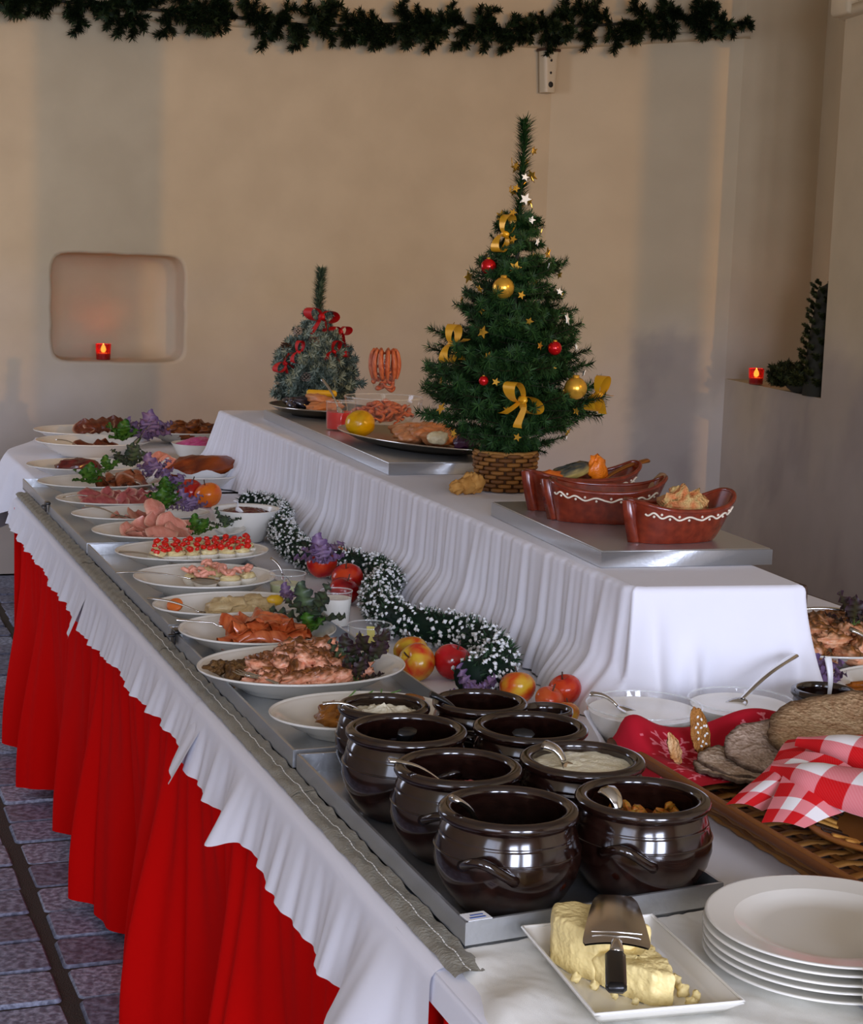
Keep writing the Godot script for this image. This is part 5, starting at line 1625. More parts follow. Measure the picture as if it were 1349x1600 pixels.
	roll.call("rolled_fold", Vector3(0.700, TT + 0.083, -0.318), Vector3(0.86, TT + 0.045, -0.035), 0.040, 0.052, Vector2(0.95, 0.42), 0.012)
	roll.call("rolled_fold", Vector3(0.780, TT + 0.098, -0.385), Vector3(0.98, TT + 0.070, -0.110), 0.036, 0.050, Vector2(0.95, 0.42), 0.012)
	patch.call("point_fold", [Vector3(0.624, TT + 0.048, -0.218), Vector3(0.712, TT + 0.096, -0.300), Vector3(0.755, TT + 0.072, -0.190), Vector3(0.672, TT + 0.046, -0.190)], 0.012, Vector2(0.55, 0.5), 0.002)

# ---------------------------------------------------------------- near end: plates, cheese, cloth
func build_front() -> void:
	# cream cloth under the cheese dish
	var f := func(u: float, v: float) -> Vector3:
		var x := lerpf(0.092, 0.47, u)
		var z := lerpf(-0.022 - 0.03 * u, 0.42, v)
		x += 0.010 * sin(v * 8.0 + 1.4) * (1.0 - u)
		var y := TT + 0.0085 + 0.010 * smoothstep(0.34, 0.1, u) * (0.4 + 0.6 * sin(v * 19.0 + u * 9.0)) * smoothstep(0.02, 0.15, v) + 0.003 * absf(n3(Vector3(u * 7, v * 7, 0)))
		y -= 0.022 * smoothstep(0.07, 0.0, u)
		return Vector3(x, y, z)
	single("cream_cloth", "rumpled cream cloth under the cheese dish, its edge over the table side", "cloth", MB.new().grid(70, 70, f), M.cream_linen)
	# rectangular cheese dish
	var c := Vector3(0.262, TT + 0.0165, 0.105)
	var t := thing("cheese_dish", "rectangular white dish with upturned edges under the cheese", "dish", c, -0.09)
	var ol := [Vector2(-0.078, -0.108), Vector2(0.080, -0.115), Vector2(0.082, 0.122), Vector2(-0.078, 0.122)]
	var df := func(u: float, v: float) -> Vector3:
		var a := u * 4.0
		var k := int(a) % 4
		var e: Vector2 = ol[k].lerp(ol[(k + 1) % 4], a - floor(a))
		var s := v * 8.0
		var sc := 1.0
		var y := 0.0
		if s <= 1.0:
			sc = 0.02 + 0.78 * s
		elif s <= 2.0:
			sc = lerpf(0.80, 0.86, s - 1.0)
			y = 0.003 * (s - 1.0)
		elif s <= 3.0:
			sc = lerpf(0.86, 1.0, s - 2.0)
			y = lerpf(0.003, 0.015, s - 2.0)
		elif s <= 4.0:
			sc = lerpf(1.0, 1.008, s - 3.0)
			y = lerpf(0.015, 0.0125, s - 3.0)
		elif s <= 6.0:
			sc = lerpf(1.008, 0.84, (s - 4.0) * 0.5)
			y = lerpf(0.0125, -0.004, (s - 4.0) * 0.5)
		else:
			sc = lerpf(0.84, 0.02, (s - 6.0) * 0.5)
			y = -0.004
		return Vector3(e.x * sc, y, e.y * sc)
	part(t, "dish", MB.new().grid(80, 8, func(u, v): return df.call(u, v), true), M.porcelain)
	var rp := []
	for k in 81:
		rp.append(df.call(minf(k / 80.0, 0.9999), 0.375) + Vector3.UP * 0.0003)
	part(t, "rim", MB.new().tube(rp, 0.0018, 6, 1.0, false), M.porcelain)
	# cheese
	t = thing("cheese", "pale yellow block of cheese, carved away at its front right", "cheese", Vector3(0.24, TT + 0.0175, 0.09))
	var chunk := func(poly: Array, h: float, sd: float) -> MB:
		var n := poly.size()
		var gf := func(u: float, v: float) -> Vector3:
			var a := u * n
			var k := int(a) % n
			var e: Vector2 = poly[k].lerp(poly[(k + 1) % n], a - floor(a))
			var mid := Vector2.ZERO
			for q in poly:
				mid += q / float(n)
			var sc := 1.0
			var y := 0.0
			if v < 0.6:
				y = h * v / 0.6
				sc = 1.0 - 0.05 * smoothstep(0.5, 0.6, v)
			else:
				sc = 0.95 * (1.0 - (v - 0.6) / 0.4)
				y = h * 1.01
			var q2 := mid + (e - mid) * sc
			var w := (0.0025 if sd < 2.0 else 0.005) * n3(Vector3(q2.x * 40.0, y * 40.0, q2.y * 40.0 + sd)) + 0.0008 * n3(Vector3(q2.x * 180.0, y * 180.0, q2.y * 180.0))
			var d := (e - mid).normalized()
			return Vector3(q2.x + d.x * w, y + w * 0.8, q2.y + d.y * w)
		return MB.new().grid(120, 24, func(u, v): return gf.call(1.0 - u, v), true)
	part(t, "block", chunk.call([Vector2(-0.040, -0.035), Vector2(-0.034, 0.0), Vector2(-0.018, 0.028), Vector2(0.020, 0.034), Vector2(0.050, 0.024), Vector2(0.052, -0.045), Vector2(-0.022, -0.075)], 0.052, 1.0), M.cheese)
	part(t, "carved_part", chunk.call([Vector2(-0.020, 0.022), Vector2(-0.010, 0.058), Vector2(0.012, 0.098), Vector2(0.034, 0.104), Vector2(0.046, 0.070), Vector2(0.050, 0.018), Vector2(0.015, 0.012)], 0.034, 5.0), M.cheese)
	var cr := []
	for k in 9:
		cr.append([[0.202, 0.212, 0.222, 0.236, 0.298, 0.300, 0.296, 0.304, 0.290][k], TT + 0.023, [0.115, 0.138, 0.165, 0.185, 0.115, 0.15, 0.175, 0.19, 0.205][k], k * 1.1, 0, 0, rf(0.8, 1.6)])
	strew("cheese_crumb", "pale cheese crumb on the white cheese dish", "cheese", "cheese crumbs on the dish", variants(3, func(k): return MB.new().blob(Vector3.ZERO, Vector3(0.005, 0.004, 0.004), 0.4, 2.0, k * 3.0, 9, 7)), M.cheese, cr)
	# slicer
	t = thing("cheese_slicer", "steel cheese slicer with a black handle, lying across the cheese", "cheese slicer", Vector3(0.25, TT + 0.0735, 0.105))
	var a0 := Vector3(0.281, TT + 0.078, 0.042) - t.position
	var a1 := Vector3(0.226, TT + 0.0745, 0.157) - t.position
	var a2 := Vector3(0.181, TT + 0.060, 0.245) - t.position
	var d := (a1 - a0).normalized()
	var sd := d.cross(Vector3.UP).normalized()
	var nn := sd.cross(d)
	var bl := func(off: float) -> Callable:
		return func(u: float, v: float) -> Vector3:
			var w := lerpf(0.021, 0.036, pow(u, 0.8)) * (0.86 + 0.14 * minf(1.0, u * 8.0)) * (1.0 - 0.10 * smoothstep(0.93, 1.0, u))
			return a0.lerp(a1, u) + sd * (v * 2.0 - 1.0) * w + nn * (off + 0.003 * sin(u * PI) - 0.004 * pow(v * 2.0 - 1.0, 2.0)) - d * 0.008 * pow(v * 2.0 - 1.0, 2.0) * (1.0 - u)
	var bm := MB.new()
	bm.grid(20, 12, bl.call(0.0012))
	bm.grid(20, 12, func(u, v): return bl.call(-0.0008).call(u, 1.0 - v))
	part(t, "blade", bm, M.chrome)
	part(t, "slot_lip", MB.new().tube([a0.lerp(a1, 0.84) - sd * 0.026 + nn * 0.003, a0.lerp(a1, 0.86) + nn * 0.005, a0.lerp(a1, 0.84) + sd * 0.026 + nn * 0.003], 0.0011, 6), M.chrome)
	part(t, "neck", MB.new().tube([a1 - d * 0.006, a1 + (a2 - a1) * 0.15], [0.006, 0.0075], 10, 0.6), M.chrome)
	var hd := (a2 - a1).normalized()
	var hb := Basis(sd, nn, -hd).orthonormalized()
	part(t, "handle", MB.new().box(Vector3(0, 0, 0), Vector3(0.021, 0.012, 0.082), 0.004), M.black_plastic, Transform3D(hb, a1.lerp(a2, 0.54)))
	part(t, "hanging_hole", MB.new().box(Vector3(0, 0.0062, 0), Vector3(0.010, 0.0008, 0.013), 0.0002), M.pinhole, Transform3D(hb, a1.lerp(a2, 0.86)))
	# plates
	var pl := MB.new().lathe([Vector2(0, 0.002), Vector2(0.078, 0.002), Vector2(0.080, 0.0), Vector2(0.083, 0.0), Vector2(0.086, 0.004), Vector2(0.100, 0.010), Vector2(0.1325, 0.0165), Vector2(0.1355, 0.0180)], 84).mesh()
	var well := MB.new().lathe([Vector2(0.104, 0.0150), Vector2(0.094, 0.0105), Vector2(0.084, 0.0062), Vector2(0.070, 0.0048), Vector2(0.0, 0.0046)], 84).mesh()
	var rim := MB.new().lathe([Vector2(0.1355, 0.0180), Vector2(0.1362, 0.0192), Vector2(0.1350, 0.0202), Vector2(0.1325, 0.0202), Vector2(0.104, 0.0150)], 84).mesh()
	var stack := func(x: float, z: float, y: float, n: int, where: String) -> void:
		for k in n:
			var lab: String = ["bottom", "second lowest", "middle", "second highest", "top"][k] if n == 5 else ["bottom", "second lowest", "third lowest", "middle", "third highest", "second highest", "top"][k]
			var p := thing("dinner_plate", "%s white dinner plate of the %s" % [lab, where], "plate", Vector3(x + 0.001 * sin(k * 2.0), y + k * 0.0095, z + 0.001 * cos(k * 3.0)), 0.0, "white dinner plates, " + where)
			part(p, "underside", pl, M.porcelain)
			part(p, "rim", rim, M.porcelain)
			part(p, "well", well, M.porcelain)
	stack.call(0.500, 0.128, TT + 0.004, 5, "stack of five beside the cheese dish")
	stack.call(0.575, 0.325, TT + 0.012, 7, "stack cut off by the picture's right edge")

# ---------------------------------------------------------------- boats, platters, trees and garlands
func build_tier_things() -> void:
	var yt := TH + 0.0315
	var boat := func(label: String, x: float, z: float, turn: float, L: float, W: float, H: float) -> Node3D:
		var t := thing("terracotta_boat", label, "dish", Vector3(x, yt, z), turn, "glazed terracotta boats on the near slab")
		# boat outline: blunt stem at -x, pointed tip at +x
		var outl := func(a: float, h: float) -> Vector3:   # h 0 foot, 1 rim
			var cx := cos(a)
			var sz := sin(a)
			var w := W * 0.5 * signf(sz) * pow(absf(sz), 0.75)
			var l := L * 0.5 * cx
			if cx < 0:
				l = -L * 0.5 * pow(-cx, 0.8)
			var k := lerpf(0.60, 1.0, pow(h, 0.75))
			var kx := lerpf(0.62, 1.0, pow(h, 0.8)) if cx > 0 else lerpf(0.86, 1.0, h)
			var rise := H * (0.80 + 0.20 * pow(absf(cx), 2.2) + (0.16 * pow(maxf(cx, 0), 6.0)))
			return Vector3(l * kx, rise * h, -w * k)
		var mb := MB.new()
		mb.grid(72, 12, func(u, v): return outl.call(u * TAU, v), true)
		var base_mid := func(u, v): return outl.call(u * TAU, 0.0) * Vector3(v, 1, v)
		mb.grid(72, 2, base_mid, true)
		part(t, "hull", mb, M.terracotta)
		mb = MB.new()
		var wall := 0.007
		mb.grid(72, 12, func(u, v):
			var p: Vector3 = outl.call(u * TAU, 1.0 - v * 0.9)
			var q := Vector3(p.x, 0, p.z)
			return Vector3(p.x, maxf(p.y, 0.008), p.z) - q.normalized() * wall, true)
		mb.grid(72, 2, func(u, v):
			var p: Vector3 = outl.call(u * TAU, 0.1)
			var q := Vector3(p.x, 0, p.z)
			return (Vector3(p.x, 0, p.z) - q.normalized() * wall) * (1.0 - v) + Vector3.UP * maxf(p.y, 0.008), true)
		part(t, "lining", mb, M.terracotta)
		var rp := []
		for k in 73:
			var p: Vector3 = outl.call(k / 72.0 * TAU, 1.0)
			rp.append(p - Vector3(p.x, 0, p.z).normalized() * wall * 0.5)
		part(t, "rim", MB.new().tube(rp, 0.0046, 8, 1.0, false), M.terracotta)
		# stem post at the blunt end
		var s0: Vector3 = outl.call(PI, 0.0)
		var s1: Vector3 = outl.call(PI, 1.0)
		part(t, "stem_post", MB.new().tube([s0 + Vector3(-0.002, 0.001, 0), s0.lerp(s1, 0.5) + Vector3(-0.003, 0, 0), s1 + Vector3(0, 0.001, 0)], [0.014, 0.015, 0.017], 4), M.terracotta)
		# slip decoration: a wavy line and dots on each flank
		for sgn in [1, -1]:
			var wp := []
			for k in 61:
				var a: float = (PI * 0.16 + PI * 0.70 * k / 60.0) * sgn
				var p: Vector3 = outl.call(a, 0.79 + 0.055 * sin(k * 0.62))
				wp.append(p + Vector3(p.x * 0.15, 0, p.z).normalized() * 0.0012)
			part(t, "wave_line", MB.new().tube(wp, 0.0019, 6), M.slip_white)
			for k in 11:
				var kk := 2.53 + k * 5.067
				var a: float = (PI * 0.16 + PI * 0.70 * kk / 60.0) * sgn
				var p: Vector3 = outl.call(a, 0.79 + (-0.045 if k % 2 == 0 else 0.050))
				part(t, "dot", MB.new().blob(Vector3.ZERO, Vector3(0.0026, 0.0026, 0.0026), 0.0, 1.0, 0.0, 8, 6), M.slip_white, tf(p))
		return t
	boat.call("front terracotta boat dish with potato salad, nearest the slab's corner", 1.000, -1.165, 0.10, 0.222, 0.14, 0.078)
	boat.call("middle terracotta boat dish, its stem pointing left, between the other two", 0.965, -1.40, -0.42, 0.235, 0.145, 0.080)
	boat.call("rear terracotta boat dish with fish and an orange piece, beside the tree basket", 0.995, -1.575, 0.06, 0.26, 0.125, 0.082)
	var potato := two(lc(206, 176, 112), lc(196, 112, 62), 60.0, 0.45, 2.2)
	single("potato_salad", "lump of creamy potato and carrot salad in the front terracotta boat", "salad", MB.new().blob(Vector3.ZERO, Vector3(0.046, 0.038, 0.036), 0.3, 1.8, 2.0, 26, 16, potato), M.crust, tf(Vector3(1.005, yt + 0.058, -1.165)))
	single("potato_salad", "small clump of salad at the left of the front terracotta boat", "salad", MB.new().blob(Vector3.ZERO, Vector3(0.022, 0.020, 0.02), 0.35, 1.8, 6.0, 18, 12, two(lc(216, 196, 140), lc(170, 140, 80), 60.0)), M.crust, tf(Vector3(0.945, yt + 0.044, -1.15)))
	single("salad_mash", "brown salad remains low in the middle terracotta boat", "salad", MB.new().blob(Vector3.ZERO, Vector3(0.06, 0.02, 0.035), 0.3, 1.8, 4.0, 20, 12, two(lc(190, 120, 70), lc(150, 74, 40), 50.0)), M.crust, tf(Vector3(0.965, yt + 0.030, -1.40), 0, -0.42))
	single("fish_piece", "silver and yellow fish piece sticking out of the rear terracotta boat", "fish", MB.new().blob(Vector3.ZERO, Vector3(0.056, 0.014, 0.026), 0.2, 1.4, 7.0, 24, 12, func(_u, _v, p: Vector3) -> Color: return lc(176, 152, 84).lerp(lc(52, 56, 54), smoothstep(-0.004, 0.012, p.y + 0.012 * n3(p * 60.0)))), M.juicy, tf(Vector3(0.965, yt + 0.078, -1.575), 0.1, 0.15, 0.22))
	single("carrot_wedge", "bright orange wedge standing in the rear terracotta boat", "carrot", MB.new().blob(Vector3.ZERO, Vector3(0.026, 0.030, 0.014), 0.35, 1.2, 3.0, 14, 9, func(_u, _v, _p): return lc(226, 118, 24)), M.wet, tf(Vector3(1.025, yt + 0.082, -1.57), 0, 0.4, 0.5))
	single("carrot_wedge", "orange piece at the left of the fish in the rear terracotta boat", "carrot", MB.new().blob(Vector3.ZERO, Vector3(0.032, 0.012, 0.02), 0.3, 1.2, 5.0, 14, 9, func(_u, _v, _p): return lc(206, 98, 26)), M.wet, tf(Vector3(0.912, yt + 0.070, -1.565)))
	var brass := mat("old_brass", Color8(176, 112, 52), 0.3, 0.85)
	spoon("serving_spoon", "copper-coloured spoon leaning out to the right of the rear terracotta boat", Vector3(1.02, yt + 0.058, -1.56), Vector3(1.155, yt + 0.096, -1.60), brass, 0.024, 0.018, null, "spoon", "", 0.005, 0.0062)
	spoon("wooden_spoon", "dull wooden-handled spoon between the middle and the front terracotta boats", Vector3(1.035, yt + 0.040, -1.385), Vector3(1.095, yt + 0.090, -1.415), mat("old_wood", Color8(146, 110, 76), 0.6), 0.02, 0.015, null, "spoon", "", 0.005, 0.0062)
	var ginger := MB.new()
	for e in [[0, 0.020, 0, 0.026, 0.020, 0.02], [0.022, 0.026, 0.004, 0.018, 0.022, 0.016], [-0.026, 0.017, 0.006, 0.018, 0.016, 0.015], [0.008, 0.036, -0.006, 0.016, 0.014, 0.013]]:
		ginger.blob(Vector3(e[0], e[1], e[2]), Vector3(e[3], e[4], e[5]), 0.25, 1.6, e[0] * 100.0, 18, 12, two(lc(206, 156, 86), lc(182, 128, 62), 50.0))
	single("ginger_root", "knobbly beige ginger root on the white cloth beside the tree basket", "ginger", ginger, M.dry, tf(Vector3(0.915, TH + 0.001, -2.03)))
	# silver platters
	var platter := func(label: String, x: float, z: float, turn: float, rx: float, rz: float) -> void:
		var t := thing("silver_platter", label, "platter", Vector3(x, yt, z), turn)
		part(t, "platter", MB.new().lathe([Vector2(0, 0.006), Vector2(rx * 0.5, 0.006), Vector2(rx * 0.55, 0.0), Vector2(rx * 0.58, 0.006), Vector2(rx * 0.8, 0.012), Vector2(rx, 0.030), Vector2(rx, 0.030), Vector2(rx * 0.985, 0.032), Vector2(rx * 0.8, 0.016), Vector2(rx * 0.55, 0.010), Vector2(0, 0.010)], 64, 1.0, rz / rx), M.platter_silver)
		part(t, "rim", MB.new().tube(ring_path(rx, 0.031, 64).map(func(p): return Vector3(p.x, p.y, p.z * rz / rx)), 0.0022, 6, 1.0, false), M.chrome)
	platter.call("long silver platter with a lemon and salmon, left of the big tree", 1.045, -2.715, 0.24, 0.155, 0.345)
	platter.call("silver platter with dark mussels at the tier's far end, before the small tree", 1.045, -3.655, 0.24, 0.15, 0.205)
	single("lemon", "whole yellow lemon on the long silver platter", "lemon", MB.new().blob(Vector3.ZERO, Vector3(0.042, 0.037, 0.038), 0.03, 3.0, 1.0, 28, 18, func(_u, _v, p: Vector3) -> Color: return lc(226, 172, 14).lerp(lc(206, 146, 10), clampf(0.5 + n3(p * 60.0), 0, 1))), M.fruit, tf(Vector3(0.925, yt + 0.052, -2.87)))
	var slm := variants(4, func(k): return MB.new().blob(Vector3.ZERO, Vector3(0.055, 0.018, 0.035), 0.25, 1.5, k * 6.0 + 70.0, 18, 10, two(lc(196, 120, 70), lc(222, 156, 106), 45.0)))
	strew("salmon_slice", "pale salmon slice, long silver platter", "fish", "salmon slices on the silver platter", slm, M.wet, heap(16, 1.055, -2.68, 0.07, 0.155, yt + 0.034, 0.020, 0.2))
	single("onion_piece", "white onion piece on the salmon of the long platter", "onion", MB.new().blob(Vector3.ZERO, Vector3(0.028, 0.018, 0.02), 0.3, 1.6, 3.0, 16, 10, func(_u, _v, _p): return lc(238, 222, 178)), M.wet, tf(Vector3(1.015, yt + 0.050, -2.50)))
	single("purple_cabbage", "dark purple cabbage piece on the long platter, beside the tree's branches", "cabbage", MB.new().blob(Vector3.ZERO, Vector3(0.03, 0.02, 0.02), 0.3, 1.6, 4.0, 16, 10, func(_u, _v, _p): return lc(70, 22, 60)), M.wet, tf(Vector3(1.06, yt + 0.046, -2.42)))
	var muss := variants(3, func(k): return MB.new().blob(Vector3.ZERO, Vector3(0.036, 0.014, 0.018), 0.12, 1.2, k * 3.0, 16, 9, func(_u, _v, p: Vector3) -> Color: return lc(22, 22, 34).lerp(lc(96, 96, 120), smoothstep(0.4, 0.9, n3(p * 50.0) + 0.3))))
	strew("mussel", "blue-black mussel on the far silver platter", "mussel", "mussels on the far platter", muss, M.juicy, heap(8, 0.985, -3.68, 0.05, 0.06, yt + 0.030, 0.016, 0.4))
	strew("salmon_slice", "orange fish piece beside the mussels on the far platter", "fish", "orange fish pieces on the far platter", slm, M.wet, [[1.02, yt + 0.035, -3.56, 0.3, 0, 0], [1.06, yt + 0.04, -3.58, 1.0, 0.2, 0], [1.03, yt + 0.055, -3.60, 2.0, 0.2, 0.1]])
	single("lemon_slice", "yellow lemon strip behind the mussels of the far platter", "lemon", MB.new().box(Vector3.ZERO, Vector3(0.10, 0.022, 0.02), 0.006), M.lemon, tf(Vector3(1.075, yt + 0.065, -3.74), 0, -0.1, -0.03))
	# glass with red caviar
	var t := thing("caviar_glass", "clear glass of bright red caviar, left of the shrimp bowl", "glass", Vector3(0.972, yt, -3.20))
	part(t, "glass", MB.new().lathe([Vector2(0, 0.002), Vector2(0.040, 0.002), Vector2(0.043, 0.006), Vector2(0.044, 0.085)], 36), M.glass)
	part(t, "rim", MB.new().tube(ring_path(0.044, 0.085, 36), 0.0015, 6, 1.0, false), M.frosted)
	var cav := MB.new()
	cav.lathe([Vector2(0, 0.005), Vector2(0.041, 0.005), Vector2(0.0425, 0.054), Vector2(0.0425, 0.054), Vector2(0.02, 0.050), Vector2(0, 0.049)], 32)
	single("caviar", "bright red caviar filling the lower half of its glass", "caviar", cav, mat("caviar", Color8(206, 22, 6), 0.3), tf(Vector3(0.972, yt, -3.20)))
	spoon("serving_spoon", "steel spoon leaning up to the left out of the caviar glass", Vector3(0.972, yt + 0.054, -3.20), Vector3(0.93, yt + 0.145, -3.26), M.chrome, 0.02, 0.014, null, "spoon", "", 0.004, 0.004)
	# shrimps: bowl and goblet
	var bp := Vector3(1.15, yt, -3.33)
	t = thing("shrimp_bowl", "wide clear glass bowl of cooked shrimps on the far slab", "bowl", bp)
	part(t, "bowl", MB.new().lathe([Vector2(0, 0.002), Vector2(0.06, 0.002), Vector2(0.085, 0.012), Vector2(0.112, 0.045), Vector2(0.122, 0.088)], 48), M.glass)
	part(t, "rim", MB.new().tube(ring_path(0.122, 0.088, 48), 0.002, 6, 1.0, false), M.frosted)
	var shr := variants(4, func(k):
		var p := []
		var r := []
		for s in 12:
			var a: float = s / 11.0 * (3.6 + 0.2 * k)
			p.append(Vector3(cos(a) * 0.017, 0.002 * sin(s * 1.0 + k), sin(a) * 0.017))
			r.append(lerpf(0.0078, 0.0022, s / 11.0))
		var mb := MB.new()
		mb.tube(p, r, 9)
		mb.tube([p[11], p[11] + Vector3(-0.004, 0, -0.010)], [0.002, 0.005], 6, 0.4)
		for s in mb.c.size():
			mb.c[s] = lc(178, 72, 38).lerp(lc(214, 124, 84), clampf(0.5 + 1.5 * n3(mb.v[s] * 90.0 + Vector3(k, 0, 0)), 0, 1))
		return mb)
	strew("shrimp", "curled cooked shrimp, wide glass bowl", "shrimp", "shrimps in the glass bowl", shr, M.wet, heap(34, bp.x, bp.z, 0.085, 0.085, yt + 0.034, 0.030, 0.7) + heap(16, bp.x, bp.z, 0.055, 0.055, yt + 0.020, 0.012, 0.7))
	var gp := Vector3(1.225, yt, -3.555)
	t = thing("shrimp_goblet", "stemmed glass with shrimps hung round its rim, behind the shrimp bowl", "goblet", gp)
	part(t, "foot", MB.new().lathe([Vector2(0, 0), Vector2(0.034, 0.0), Vector2(0.034, 0.002), Vector2(0.008, 0.006), Vector2(0.005, 0.02)], 28), M.frosted)
	part(t, "stem", MB.new().lathe([Vector2(0.005, 0.02), Vector2(0.0045, 0.06), Vector2(0.008, 0.078)], 20), M.frosted)
	part(t, "bowl", MB.new().lathe([Vector2(0.008, 0.078), Vector2(0.03, 0.092), Vector2(0.041, 0.125), Vector2(0.041, 0.165), Vector2(0.038, 0.20)], 36), M.glass)
	var hang := variants(3, func(k):
		var p := []
		var r := []
		for e in 12:
			var v: float = e / 11.0
			p.append(Vector3(0.012 + 0.006 * sin(v * PI) + 0.002 * k, 0.034 - 0.092 * v, 0.004 * sin(v * 3.0 + k)))
			r.append(0.0088 * sqrt(maxf(0.08, sin(PI * (0.12 + 0.80 * v)))))
		p.push_front(Vector3(-0.010, 0.022, 0))
		r.push_front(0.004)
		var mb := MB.new()
		mb.tube(p, r, 10)
		for e in mb.c.size():
			mb.c[e] = lc(186, 84, 44).lerp(lc(216, 130, 86), clampf(0.5 + 1.5 * n3(mb.v[e] * 90.0 + Vector3(k, 0, 0)), 0, 1))
		return mb)
	var hs := []
	for k in 12:
		var a := TAU * k / 12.0
		hs.append([gp.x + cos(a) * 0.024, gp.y + 0.186, gp.z - sin(a) * 0.024, a])
	strew("shrimp", "pink shrimp hanging over the goblet's rim", "shrimp", "shrimps on the stemmed glass", hang, M.wet, hs)
	hs = []
	for k in 14:
		var a := k * 2.4
		hs.append([gp.x + cos(a) * 0.017, gp.y + 0.104 + 0.004 * k, gp.z + sin(a) * 0.017, a, rf(-1, 1), rf(-1, 1)])
	strew("shrimp", "pink shrimp inside the stemmed goblet", "shrimp", "shrimps inside the stemmed glass", shr, M.wet, hs)

func needle_branch(l: float, n: int, nl: float, c0: Color, c1: Color, sd: int, twigs := 4, thick := 0.0011, droop := -0.1) -> ArrayMesh:
	var r := RandomNumberGenerator.new()
	r.seed = sd
	var mb := MB.new()
	var axes := [[Vector3.ZERO, Vector3(l, droop * l, 0)]]
	for k in twigs:
		var s := 0.25 + 0.55 * k / maxf(1.0, twigs - 1.0)
		var sgn := 1.0 if k % 2 == 0 else -1.0
		var b := Vector3(l, droop * l, 0) * s
		axes.append([b, b + Vector3(l * 0.32, l * r.randf_range(-0.05, 0.14), sgn * l * r.randf_range(0.22, 0.34))])
	mb.col = lc(48, 40, 24)
	for a in axes:
		mb.tube([a[0], a[1]], [0.0022, 0.0012], 4)
	for a in axes:
		var d: Vector3 = (a[1] - a[0])
		var ll := d.length()
		d = d.normalized()
		var m := int(n * ll / l)
		for k in m:
			var s := (k + r.randf()) / m
			var q: Vector3 = a[0] + d * ll * s
			var ang := r.randf() * TAU
			var side := d.cross(Vector3.UP).normalized()
			var up := side.cross(d)
			var o := side * cos(ang) + up * sin(ang)
			var len := nl * r.randf_range(0.7, 1.1)
			var tip := q + (o + d * r.randf_range(0.3, 0.9)).normalized() * len
			var w := d.cross(o).normalized() * thick
			mb.col = c0.lerp(c1, r.randf())
			var i0 := mb.p(q - w)
			var i1 := mb.p(q + w)
			var i2 := mb.p(q.lerp(tip, 0.6) + w * 0.9)
			var i3 := mb.p(tip)
			var i4 := mb.p(q.lerp(tip, 0.6) - w * 0.9)
			mb.tri(i0, i1, i2)
			mb.tri(i0, i2, i4)
			mb.tri(i4, i2, i3)
	return mb.mesh()

func profile_at(prof: Array, y: float) -> float:
	for k in prof.size() - 1:
		if y <= prof[k + 1].x:
			return lerpf(prof[k].y, prof[k + 1].y, clampf((y - prof[k].x) / (prof[k + 1].x - prof[k].x), 0, 1))
	return prof[-1].y

